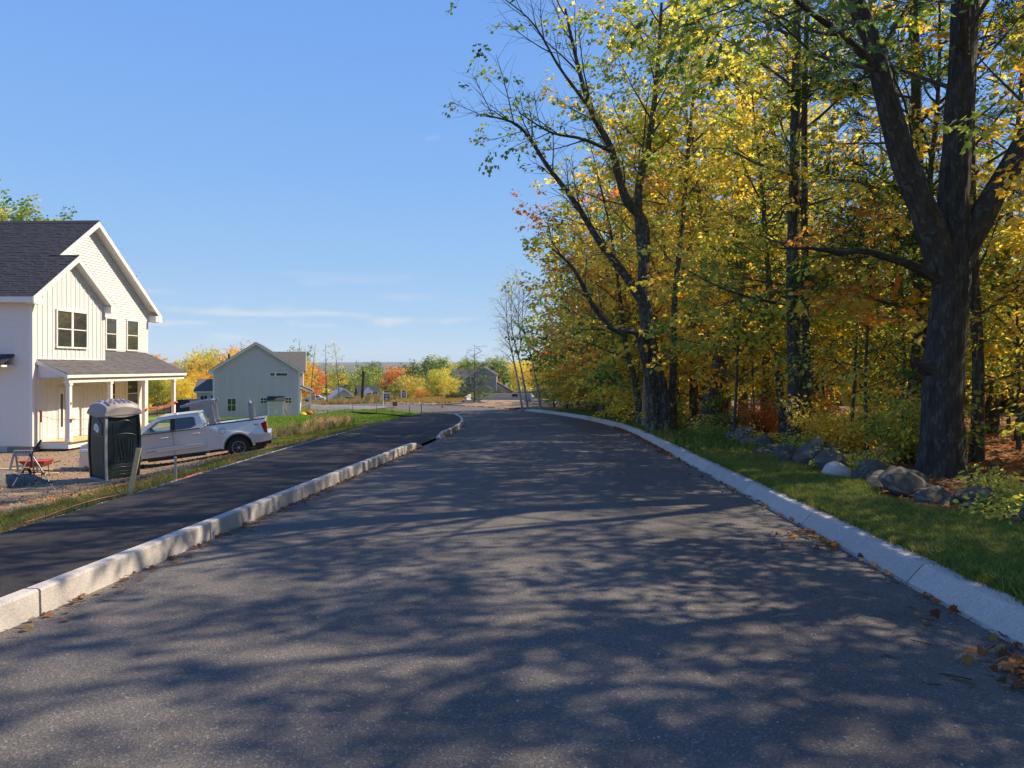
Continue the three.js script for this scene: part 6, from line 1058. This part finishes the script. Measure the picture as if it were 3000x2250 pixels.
const gT = tuftGeo(16, 0.068, 0.0035, 0.9, 3), gL = tuftGeo(12, 0.17, 0.004, 0.8, 4), gFar = tuftGeo(12, 0.12, 0.012, 0.8, 5);
M.blade = leafMat({ transmission: 0.3 });
const grassCol = (r, dry) => { const t = r(), k = 0.8 + 0.5 * r(); return t < dry ? [0.30 * k, 0.24 * k, 0.085 * k] : t < dry + 0.3 ? [0.22 * k, 0.25 * k, 0.045 * k] : [0.12 * k, 0.19 * k, 0.032 * k]; };
scatter('grass', 'short grass of the verge', gT, M.blade, 26000, 601, (r) => { const [x, d, o] = vergeAt(r, 2.5, 16, 0.02, 2.0); return o < 1.35 + rag(d * 1.3, 3, 1.3) ? [x, d, 0.8 + 0.6 * r(), grassCol(r, 0.16), vergeY(x, d, o)] : null; });
scatter('grass', 'grass of the verge farther on', gFar, M.blade, 15000, 603, (r) => { const [x, d, o] = vergeAt(r, 16, 46, 0.02, 2.6); return [x, d, 0.7 + 0.6 * r(), grassCol(r, 0.14), vergeY(x, d, o)]; });
// rough bank between footway and yard: grass in patches, dry leaves
const bankAt = (r) => { const d = 4 + 30 * r(), x = walkEdge(d) - 0.28 - 4.6 * r(); return [x, d]; };
scatter('bank_grass', 'patchy rough grass on the bank below the footway', gL, M.blade, 8500, 607, (r) => { const [x, d] = bankAt(r); if (yardTo(x, d)) return null; const f = fbm(x * 0.7, d * 0.7, 3, 55); return f > 0.42 + 0.1 * r() && !(d > 27 && d < 99 && x < -12) ? [x, d, 0.4 + 0.6 * r(), grassCol(r, 0.42)] : null; });
scatter('bank_grass', 'bright mown strip beside the footway', gFar, M.blade, 9000, 609, (r) => { const d = 27 + 13 * r(), x = walkEdge(d) - 0.5 - 4.5 * r(); return [x, d, 0.6 + 0.5 * r(), [0.16 + 0.06 * r(), 0.22 + 0.07 * r(), 0.035]]; });
scatter('lawn_grass', 'mown grass of the lawn', gFar, M.blade, 60000, 611, (r) => { const d = 38 + 42 * r() * r() + 18 * r(), x = -5 - 29 * r(); return onLawn(x, d) ? [x, d, 0.7 + 0.5 * r(), [0.14 + 0.07 * r(), 0.24 + 0.10 * r(), 0.03 + 0.015 * r()]] : null; });
// straw-coloured weeds along the lawn edge
const weedG = (() => { const r = rng(77), pos = [], idx = [], col = []; for (let i = 0; i < 9; i++) { const a = r() * 6.28, L = 0.4 + 0.5 * r(), dx = Math.cos(a) * 0.25 * L, dz = Math.sin(a) * 0.25 * L, o = pos.length / 3; pos.push(-0.006, 0, 0, 0.006, 0, 0, dx, L, dz); idx.push(o, o + 1, o + 2); for (let k = 0; k < 3; k++) col.push(0.8, 0.7, 0.6); for (let q = 0; q < 12; q++) { const t = 0.35 + 0.65 * r(), s = 0.018 + 0.028 * r(), x = dx * t + (r() - 0.5) * 0.1, z = dz * t + (r() - 0.5) * 0.1, y = L * t, b = pos.length / 3, g = 0.7 + 0.6 * r(); pos.push(x - s, y, z, x + s, y + s * 0.4, z, x, y + s * 1.6, z + s * (r() - 0.5)); idx.push(b, b + 1, b + 2); for (let k = 0; k < 3; k++) col.push(g, g, g); } } return meshGeo(pos, idx, null, col); })();
scatter('dry_weeds', 'straw-coloured weeds along the edge of the lawn', weedG, M.blade, 650, 613, (r) => { const d = 31 + 17 * r(), x = walkEdge(d) - 4.2 - 2.6 * r() - (d < 32 ? 1.2 : 0); const k = 0.8 + 0.5 * r(), t = r(); return [x, d, 0.3 + 0.4 * r(), t < 0.6 ? [0.40 * k, 0.29 * k, 0.14 * k] : t < 0.8 ? [0.30 * k, 0.28 * k, 0.09 * k] : [0.16 * k, 0.2 * k, 0.05 * k]]; });
scatter('dry_weeds', 'weeds round the foot of the timber pole', weedG, M.blade, 700, 615, (r) => { const d = 84 + 14 * r(), x = -15 - 8 * r(); const k = 0.8 + 0.5 * r(); return [x, d, 0.5 + 0.8 * r(), r() < 0.6 ? [0.38 * k, 0.26 * k, 0.12 * k] : [0.2 * k, 0.24 * k, 0.06 * k]]; });
scatter('dry_weeds', 'dark scrub behind the foundation', weedG, M.blade, 900, 617, (r) => { const d = 96 + 10 * r(), x = -9 + 14 * r(); const k = 0.5 + 0.5 * r(); return [x, d, 0.5 + 0.8 * r(), [0.14 * k, 0.12 * k, 0.05 * k]]; });
scatter('bank_grass', 'straw-coloured grass of the scraped slope', gFar, M.blade, 9000, 619, (r) => { const d = 70 + 50 * r(), x = -30 + 38 * r(); return nearestOnRoad(x, d).off > HALF + 1 && !(x > -6.5 && d < 96) ? [x, d, 1.4 + r(), [0.34 + 0.1 * r(), 0.25 + 0.08 * r(), 0.09]] : null; });
// crushed stone along the footway edge
scatter('edge_stones', 'crushed stone spilling along the footway edge', new THREE.DodecahedronGeometry(0.022, 0), mat(0xffffff, 0.95), 7000, 621, (r) => { const d = 3.5 + 34 * Math.pow(r(), 1.3), x = walkEdge(d) - 0.02 - 0.62 * r() * r() * (0.5 + fbm(d * 0.6, 2, 2, 8)), v = 0.16 + 0.34 * r(); return [x, d, 0.5 + 1.0 * r(), [v, v * 0.96, v * 0.9]]; }, { tumble: true, lift: 0.006 });
scatter('yard_stones', 'loose stones on the gravelled yard', new THREE.DodecahedronGeometry(0.025, 0), mat(0xffffff, 0.95), 5000, 623, (r) => { const d = 12 + 18 * r(), x = -8 - 12 * r(), v = 0.16 + 0.3 * r(); return yardTo(x, d) ? [x, d, 0.4 + 1.0 * r() * r(), [v * 0.8, v * 0.64, v * 0.46]] : null; }, { tumble: true, lift: 0.03 });
// fallen leaves
const fallen = (() => { const buf = { pos: [], col: [], idx: [] }; leafInto(buf, 'maple', 0.11, V(0, 0.005, 0.05), V(0, 0.05, -1), V(0.1, 1, 0), [1, 1, 1]); return meshGeo(buf.pos, buf.idx, null, buf.col); })();
const leafCol = (r) => { const k = 0.7 + 0.6 * r(), t = r(); return t < 0.35 ? [0.40 * k, 0.19 * k, 0.07 * k] : t < 0.6 ? [0.28 * k, 0.13 * k, 0.055 * k] : t < 0.8 ? [0.50 * k, 0.32 * k, 0.10 * k] : [0.55 * k, 0.20 * k, 0.04 * k]; };
scatter('fallen_leaves', 'fallen brown and orange leaves on the woodland floor', fallen, M.leaf, 30000, 631, (r) => { const d = 1 + 34 * Math.pow(r(), 1.2), x = kerbX(d) + 1.7 + 14 * Math.pow(r(), 1.6); return [x, d, 0.7 + 0.7 * r(), leafCol(r)]; }, { tilt: 0.9, lift: 0.03 });
scatter('fallen_leaves', 'leaves scattered over the verge grass', fallen, M.leaf, 900, 633, (r) => { const [x, d, o] = vergeAt(r, 2.5, 40, 0.1, 2.2); return [x, d, 0.5 + 0.6 * r(), leafCol(r), vergeY(x, d, o) + 0.04]; }, { tilt: 1.0 });
scatter('fallen_leaves', 'dry leaves caught on the bank', fallen, M.leaf, 2600, 635, (r) => { const [x, d] = bankAt(r); return fbm(x * 0.9 + 9, d * 0.9, 3, 61) > 0.50 ? [x, d, 0.4 + 0.5 * r(), leafCol(r)] : null; }, { tilt: 1.2, lift: 0.05 });
// leaves and twigs drifted against the kerbs
scatter('fallen_leaves', 'leaves drifted into the gutter of the sloped kerb', fallen, M.leaf, 1500, 637, (r) => { const t = r(); let d, x; if (t < 0.2) { d = 3.75 + 0.75 * r() * r(); x = kerbX(d) - 0.02 - 0.5 * r() * r(); } else if (t < 0.24) { d = 7.3 + 0.9 * (r() - 0.3); x = kerbX(d) - 0.03 - 0.7 * r() * r(); } else if (t < 0.34) { d = 3.4 + 16 * r(); x = kerbX(d) - 0.02 - 0.5 * r() * r() * r(); } else { d = 17 + 13 * r(); x = centreNear(d) + HALF - 0.02 - 0.22 * r() * r() * (1 + 2 * (fbm(d, 1, 2, 4) - 0.5)); } const k = 0.5 + 0.5 * r(), c = leafCol(r); return [x, d, 0.3 + 0.4 * r(), [c[0] * k, c[1] * k, c[2] * k], fallNear(d) - 0.03 + 0.03 * r()]; }, { tilt: 1.6, lift: 0.012 });
scatter('fallen_leaves', 'few leaves lying along the upright kerb', fallen, M.leaf, 260, 639, (r) => { const d = 3.5 + 16 * r(), x = centreNear(d) - HALF + 0.02 + 0.5 * r() * r() * r(), c = leafCol(r); return [x, d, 0.3 + 0.4 * r(), [c[0] * 0.7, c[1] * 0.7, c[2] * 0.7], fallNear(d) - 0.02]; }, { tilt: 0.8, lift: 0.012 });
scatter('twig_debris', 'twigs and bark crumbs in the gutters', new THREE.BoxGeometry(0.006, 0.006, 0.13), mat(0xffffff, 0.95), 900, 641, (r) => { const right = r() < 0.6, d = right ? 3.5 + 26 * r() * r() : 3.2 + 16 * r(), x = right ? centreNear(d) + HALF - 0.03 - 0.9 * Math.pow(r(), 3) : centreNear(d) - HALF + 0.01 + 0.3 * Math.pow(r(), 3), k = 0.4 + r(); return [x, d, 0.2 + 0.8 * r() * r(), [0.10 * k, 0.07 * k, 0.04 * k], fallNear(d) - 0.022 + 0.01 * r()]; }, { lift: 0.006, tilt: 0.15 });
scatter('road_grit', 'pale grit and small leaves strewn on the road', new THREE.DodecahedronGeometry(0.0045, 0), mat(0xffffff, 0.95), 500, 643, (r) => { const d = 2.4 + 14 * r() * r(), x = centreNear(d) + (r() - 0.5) * 6.2, v = 0.18 + 0.25 * r(); return [x, d, 0.5 + r(), [v, v, v * 0.95], fallNear(d) - 0.035 + 0.05 * (1 - ((x - centreNear(d)) / HALF) ** 2)]; }, { tumble: true, lift: 0.002 });

// ---------------------------------------------------------------- tumbled stone wall at the wood edge
const boulderT = tex(256, (i, j) => { const l = smooth(0.55, 0.66, fbm(i / 32, j / 32, 4, 8, 8)), v = (0.75 + 0.5 * hash(i, j, 2)) * (0.7 + 0.6 * fbm(i / 32, j / 32, 4, 4, 8)); return [0, 1, 2].map((q) => sr(lerp([0.13, 0.122, 0.112][q], [0.22, 0.23, 0.17][q], l) * v)); });
M.boulder = mat(0xffffff, 0.95, { map: boulderT, bumpMap: granB, bumpScale: 0.02 });

function boulderGeo(seed) { const r = rng(seed), g = new THREE.IcosahedronGeometry(0.5, 3), cuts = []; for (let i = 0; i < 7; i++) cuts.push([V(r() - 0.5, r() - 0.5, r() - 0.5).normalize(), 0.30 + 0.14 * r()]); taper(g, (a, b, c) => { const p = V(a, b, c); for (const [n, k] of cuts) { const t = p.dot(n) - k; if (t > 0) p.addScaledVector(n, -t * 0.85); } const k = 0.93 + 0.16 * fbm(p.x * 5 + 9, p.y * 5 + p.z * 5 + 9, 3, seed); return [p.x * k, p.y * k, p.z * k]; }); const q = g.attributes.position, uv = []; for (let i = 0; i < q.count; i++) uv.push(Math.atan2(q.getZ(i), q.getX(i)) * 0.32, q.getY(i) * 1.2 + 0.3 * q.getX(i)); g.setAttribute('uv', new THREE.Float32BufferAttribute(uv, 2)); return g; }
{
  const variants = [1, 2, 3, 4, 5, 6].map((s) => boulderGeo(700 + s)), root = new THREE.Group(); root.name = 'stone_wall'; scene.add(root); tag(root, 'tumbled mossy fieldstone wall between verge and wood', 'wall');
  root.position.set(6, 0, -14);
  const r = rng(711); let n = 0;
  for (let d = 4.5; d < 33; d += 0.25 + 0.2 * r()) {
    const x = poly([[4, 5.3], [7.8, 5.5], [10.2, 5.6], [13.4, 5.7], [17, 5.95], [22, 6.5], [33, 7.4]])(d), rows = r() < 0.75 ? 2 : 1;
    for (let k = 0; k < rows; k++) {
      const s = 0.24 + 0.28 * r(), xx = x + (r() - 0.5) * 0.5, dd = d + (r() - 0.5) * 0.3, m = part(root, 'stone', variants[n++ % 6], M.boulder), flat = 0.55 + 0.3 * r();
      m.scale.set(s * (0.9 + 0.5 * r()), s * flat, s * (0.8 + 0.4 * r())); m.rotation.set((r() - 0.5) * 0.5, r() * 6.28, (r() - 0.5) * 0.5); m.position.set(xx - 6, groundY(xx, dd) + s * flat * (k ? 0.62 : 0.28), -dd + 14);
    }
  }
  const pale = part(root, 'stone', variants[4], M.granite, 'pale whitish boulder'); pale.scale.set(0.6, 0.36, 0.45); pale.rotation.set(0.3, 0.8, 0.2); pale.position.set(5.3 - 6, groundY(5.3, 11.6) + 0.12, -11.6 + 14);
  const slab = part(root, 'stone', variants[4], M.boulder, 'tilted dark slab stone'); slab.scale.set(0.4, 0.75, 0.55); slab.rotation.z = -0.6; slab.position.set(5.45 - 6, groundY(5.45, 13.0) + 0.28, -13.0 + 14);
}

// ---------------------------------------------------------------- shrubs along the wall
function shrub(label, x, d, h, spread, n, hues, seed, leaf = 'small', scale = 1) {
  const r = rng(seed), root = thing('shrub', label, 'shrub', [x, groundY(x, d), -d]), out = { limbs: [], twigs: [], leaves: [] };
  for (let i = 0; i < n; i++) { const a = r() * 6.28, dir = V(Math.cos(a) * spread, 1, Math.sin(a) * spread), L = h * (0.6 + 0.6 * r()), pts = wander(V(Math.cos(a) * 0.08, -0.05, Math.sin(a) * 0.08), dir, L, 6, r, 0.3, -0.03); out.limbs.push([pts, pts.map((_, k) => lerp(0.008, 0.002, k / 6))]); for (let q = 0; q < 6 + h * 5; q++) { const t = 0.25 + 0.75 * r(), k = Math.min(5, Math.floor(t * 6)); out.leaves.push([pts[k].clone().lerp(pts[k + 1], t * 6 - k).add(V((r() - 0.5) * 0.1, (r() - 0.5) * 0.06, (r() - 0.5) * 0.1)), V(Math.cos(r() * 6.28), 0.2, Math.sin(r() * 6.28))]); } }
  return finishTree(root, [], out, M.barkThin, leaf, hues, r, { limbSides: 4, leafScale: scale, limbMat: M.twig });
}
shrub('arching yellow-green shrub in front of the great oak', 6.15, 8.3, 0.6, 0.6, 16, ['lime', 'yellow'], 801, 'small', 0.85);
shrub('low yellow shrub at the wall between oak and road', 5.5, 7.6, 0.5, 0.8, 14, ['yellow', 'lime'], 803, 'small', 0.9);
shrub('leafy dark green shrub leaning on the wall stones', 6.4, 15.6, 0.5, 0.6, 14, ['green', 'lime', 'green'], 805, 'small', 1.0);
shrub('bright yellow low shrub beside the wall stones', 6.5, 18.8, 0.45, 0.6, 12, ['yellow', 'gold'], 807, 'small', 1.0);
shrub('green bramble at the foot of the leaning trunk', 6.3, 22.0, 0.9, 0.6, 24, ['lime', 'green', 'yellow'], 809, 'small', 1.1);
shrub('green bramble at the foot of the many-stemmed maple', 6.0, 21.0, 0.5, 0.6, 14, ['green', 'lime'], 811, 'small', 1.0);
shrub('golden shrub beside the slender maple', 5.7, 26.4, 1.3, 0.5, 30, ['yellow', 'lime', 'gold'], 813, 'small', 1.2);
shrub('small yellow-green shrub growing through the wall', 5.85, 12.4, 0.55, 0.7, 14, ['lime', 'yellow'], 815, 'small', 0.9);
shrub('red-stemmed berry shrub behind the leaning trunk', 7.9, 22.4, 1.6, 0.5, 26, ['red', 'orange', 'rust'], 817, 'small', 1.0);
shrub('yellow witch hazel behind the great oak', 8.2, 9.4, 1.7, 0.7, 30, ['yellow', 'lime', 'yellow'], 819, 'ovate', 0.75);
shrub('yellow witch hazel spreading right of the great oak', 8.0, 7.2, 1.5, 0.8, 28, ['yellow', 'lime'], 821, 'ovate', 0.75);
shrub('tangled yellow viburnum between oak and straight maple', 7.6, 13.4, 1.7, 0.6, 30, ['yellow', 'lime', 'gold'], 823, 'ovate', 0.8);
shrub('thin yellow shrub behind the wall', 7.3, 15.8, 1.4, 0.6, 24, ['yellow', 'gold'], 825, 'ovate', 0.8);
shrub('golden undergrowth shrub by the straight maple', 8.3, 17.8, 1.6, 0.6, 28, ['gold', 'yellow', 'orange'], 827, 'ovate', 0.9);

// ---------------------------------------------------------------- trees farther off
{ // young spruce before the taupe house
  const x = -3.9, d = 74, y = groundY(x, d), r = rng(841), root = thing('spruce_tree', 'thin young spruce standing before the taupe house', 'tree', [x, y, -d]), [pts, rad] = trunkLine(6.2, 0.07, r, [0, 0], 0.02, 10), out = { limbs: [], twigs: [], leaves: [] };
  furnish(pts, rad, { from: 0.06, to: 0.98, n: 44, len: 1.7, sub: 6, dense: 5.5, angle: 1.35, rise: 0.05, lift: 0.02, flat: 0.2, profile: (t) => 1.25 - 1.1 * t }, r, out);
  out.leaves = out.leaves.filter(([p]) => r() < (p.y > 4 ? 0.25 : 0.8));
  finishTree(root, [[pts, rad, 'trunk', 0.05]], out, M.barkThin, 'needle', ['pine', 'green'], r, { limbMat: M.twig, leafScale: 1.6 });
}
const away = [ // x, d, colours, scale: behind the grey house and along the far street
  [-62, 118, 6, 0.55], [-57, 110, 8, 0.51], [-53, 122, 1, 0.58], [-49, 112, 8, 0.53], [-47, 124, 5, 0.56], [-44, 116, 5, 0.55], [-41, 108, 0, 0.48], [-55, 98, 5, 0.44], [-48, 96, 2, 0.4], [-43, 99, 5, 0.42], [-60, 92, 0, 0.46], [-52, 86, 4, 0.37], [-46, 84, 2, 0.35], [-56, 78, 1, 0.4], [-39, 128, 7, 0.55], [-36, 120, 5, 0.46], [-66, 128, 4, 0.62], [-70, 105, 1, 0.55], [-42, 90, 0, 0.32], [-51, 104, 1, 0.44], [-38, 112, 4, 0.44],
  [-52, 154, 4, 0.52], [-48, 157, 0, 0.55], [-45, 160, 6, 0.5], [-56, 165, 5, 0.62], [-39, 196, 3, 0.75], [-32, 200, 6, 0.8], [-28, 192, 2, 0.72], [-22.5, 202, 7, 0.95], [-26, 184, 8, 0.55], [-18.5, 196, 8, 0.72], [-17.5, 170, 1, 0.5], [-22, 172, 4, 0.36], [-50, 205, 2, 0.8], [-60, 200, 1, 0.8], [-42, 212, 3, 0.8], [-33, 216, 2, 0.85], [-70, 190, 3, 0.8], [3, 196, 0, 0.62], [8, 185, 5, 0.62], [12, 170, 1, 0.62], [14, 150, 4, 0.6], [11, 140, 2, 0.55], [17, 135, 0, 0.65], [13, 120, 5, 0.6], [11, 108, 2, 0.55], [15, 100, 4, 0.65], [12, 92, 1, 0.6], [13, 82, 5, 0.62], [10.5, 76, 2, 0.6], [11, 68, 0, 0.62], [15, 74, 4, 0.8], [17, 64, 1, 0.85], [20, 84, 2, 0.85], [19, 110, 0, 0.8], [22, 125, 2, 0.8],
  [-46, 230, 7, 0.85], [-24, 232, 2, 0.8], [-14, 236, 3, 0.72], [-5, 238, 2, 0.75], [20, 215, 1, 0.8], [4, 232, 0, 0.6],
];
away.forEach(([x, d, mix, s], i) => {
  const place = d < 102 && x < -35 ? 'close behind the farmhouse porch and grey house' : d < 130 && x < -48 ? 'left of the grey house chimney' : d < 130 && x < -35 ? 'behind the grey house ridge' : x > 8 && d > 118 ? 'far behind the scraped lot' : x > 8 ? 'beside the foundation lot' : d < 172 ? 'along the far street' : x < -35 ? 'in the hollow behind the village house' : d > 210 ? 'in the hollow behind the taupe house' : 'in the hollow beyond the signs';
  tree('round', i % 5, x, d, MIX[mix], { leaf: 'far', noTwigs: true, scale: s, stretch: 0.95 + 0.2 * hash(i, 3), turn: i * 1.7, y: land(x, d) - 0.1, name: 'autumn_tree', label: `${NAMES[mix]} autumn tree ${place}`, group: 'autumn trees ' + place, limbSides: 3, sides: 6, top: 0.9, leafScale: d > 150 ? 1.25 : 0.95, form: d > 150 ? { dense: 2.6 } : { dense: 4.2 }, key: d > 150 ? 'g' : 'h' });
});
// half-bare trees standing above the others
[[-28.2, 92, 0.95, 8, 'tall half-bare tree beside the grey house'], [-37.5, 100, 1.0, 1, 'tall thin yellow tree left of the grey house ridge'], [-25.5, 98, 0.9, 3, 'thin green-topped tree behind the grey house ridge'], [-33.5, 118, 1.1, 1, 'pale leafy tree left of the grey house chimney'], [-20.6, 118, 0.0, 8, '']].forEach(([x, d, s, mix, label], i) => { if (s) tree('tall', 1 + i % 2, x, d, MIX[mix], { leaf: 'far', noTwigs: true, scale: s * 0.62, y: land(x, d) - 0.1, name: 'autumn_tree', label, leafScale: 0.7, keep: 0.45, form: { len: 1.9, dense: 2.6, sub: 6 }, key: 'thin', limbSides: 3, turn: i }); });
tree('tall', 2, -27.2, 112, MIX[8], { leaf: 'far', noTwigs: true, scale: 0.62, y: land(-27.2, 112), name: 'autumn_tree', label: 'tall mottled tree right of the grey house porch', leafScale: 0.9, keep: 0.8, form: { len: 2.2, dense: 3, sub: 6 }, key: 'thin2', limbSides: 3 });
// green trees behind the farmhouse roof
[[-34.6, 46, 2, 0.95], [-38, 45, 2, 1.0], [-36, 51, 3, 1.05], [-43, 48, 1, 1.1]].forEach(([x, d, mix, s], i) => tree('round', i, x, d, MIX[mix], { leaf: 'far', noTwigs: true, scale: s, y: land(x, d), name: 'autumn_tree', label: ['yellow-green tree showing above the farmhouse roof', 'broad yellow-green tree behind the farmhouse roof', 'small green tree at the end of the farmhouse ridge', 'yellow tree far behind the farmhouse'][i], leafScale: 0.62, form: { dense: 9, sub: 10, len: 4.0 }, top: 1, key: 'roof', limbSides: 3 }));

// the distant wood that fills the valley: crowns that read as one mass
{
  const crown = (seed) => { const r = rng(seed), buf = { pos: [], col: [], idx: [] }; for (let i = 0; i < 110; i++) { const a = r() * 6.28, u = r() * 1.7 - 0.7, q = Math.sqrt(1 - Math.min(1, u * u)) * (0.75 + 0.3 * r()), p = V(Math.cos(a) * q * 3.4, 5.5 + u * 4.2, Math.sin(a) * q * 3.4), n = V(Math.cos(a), 0.6 + u * 0.5, Math.sin(a)).normalize(), g = 0.6 + 0.8 * r(); leafInto(buf, 'quad', 1.5 + 0.7 * r(), p, V(r() - 0.5, r() - 0.7, r() - 0.5), n, [g, g, g]); } return meshGeo(buf.pos, buf.idx, null, buf.col); };
  const cone = (seed) => { const r = rng(seed), buf = { pos: [], col: [], idx: [] }; for (let i = 0; i < 120; i++) { const t = Math.pow(r(), 0.8), a = r() * 6.28, q = 2.7 * (1 - t) * (0.7 + 0.4 * r()), g = 0.6 + 0.8 * r(); leafInto(buf, 'quad', 1.1 + 0.5 * r(), V(Math.cos(a) * q * 0.4, 2 + t * 11.5, Math.sin(a) * q * 0.4), V(Math.cos(a), -0.3, Math.sin(a)), V(0, 1, 0), [g, g, g]); } return meshGeo(buf.pos, buf.idx, null, buf.col); };
  const pick = (r, mixes) => { const h = mixes[Math.floor(r() * mixes.length)], s = HUE[h], c = s[Math.floor(r() * s.length)], k = 0.75 + 0.4 * r(); return [c[0] * k, c[1] * k, c[2] * k]; };
  const fan = (r, d0, d1) => { const d = d0 + (d1 - d0) * Math.pow(r(), 0.8), x = lerp(-0.62, 0.28, r()) * d; return [x, d]; };
  const gy = (x, d) => { const f = Math.hypot(x, d); return x > MID[0] && x < MID[1] && d < MID[3] ? land(x, d) : (f > 420 ? -35 - 0.075 * (Math.min(f, 900) - 420) : landBase(clamp(x, -400, 400), clamp(d, -400, 400))); };
  scatter('distant_woodland', 'far woodland filling the valley', crown(901), M.leaf, 3000, 903, (r) => { const [x, d] = fan(r, 225, 900); return [x, d, 0.7 + 0.45 * r(), pick(r, ['green', 'green', 'lime', 'deep', 'green', 'yellow', 'lime', 'orange', 'gold']), gy(x, d) - 0.5]; }, { tilt: 0.1 });
  scatter('distant_woodland', 'dark conifers rising out of the far woodland', cone(905), M.leaf, 420, 907, (r) => { const [x, d] = fan(r, 250, 900); return [x, d, 0.75 + 0.45 * r(), pick(r, ['pine', 'pine', 'deep']), gy(x, d)]; }, { tilt: 0.05 });
  scatter('distant_woodland', 'bright autumn crowns at the edge of the far woodland', crown(911), M.leaf, 420, 913, (r) => { const d = 150 + 90 * r(), x = lerp(-0.75, -0.28, r()) * d; return d > 200 || x < -75 ? [x, d, 0.5 + 0.3 * r(), pick(r, ['orange', 'gold', 'red', 'yellow', 'lime', 'rust', 'green']), gy(x, d) - 0.5] : null; }, { tilt: 0.1 });
  scatter('distant_woodland', 'wood beyond the roadside trees', crown(917), M.leaf, 700, 919, (r) => { const d = 20 + 150 * r(), x = 46 + 90 * r(); return d > 60 || x > 40 ? [x, d, 0.8 + 0.4 * r(), pick(r, ['gold', 'yellow', 'lime', 'green', 'orange']), gy(x, d) - 0.5] : null; }, { tilt: 0.1 });
  scatter('distant_woodland', 'low growth behind the roadside wood', crown(925), M.leaf, 700, 927, (r) => { const d = 4 + 76 * r(), x = 27 + 34 * r(); return [x, d, 0.45 + 0.3 * r(), pick(r, ['gold', 'yellow', 'lime', 'orange', 'rust']), gy(x, d) - 1.2]; }, { tilt: 0.1 });
  scatter('distant_woodland', 'wood left of the grey house', crown(921), M.leaf, 260, 923, (r) => { const d = 60 + 90 * r(), x = -66 - 60 * r(); return [x, d, 0.5 + 0.3 * r(), pick(r, ['gold', 'orange', 'red', 'lime', 'green']), gy(x, d) - 0.5]; }, { tilt: 0.1 });
}

// thin haze over the valley
scene.fog = new THREE.FogExp2(0xd6e4f4, 0.00011);
renderer.render(scene, camera);
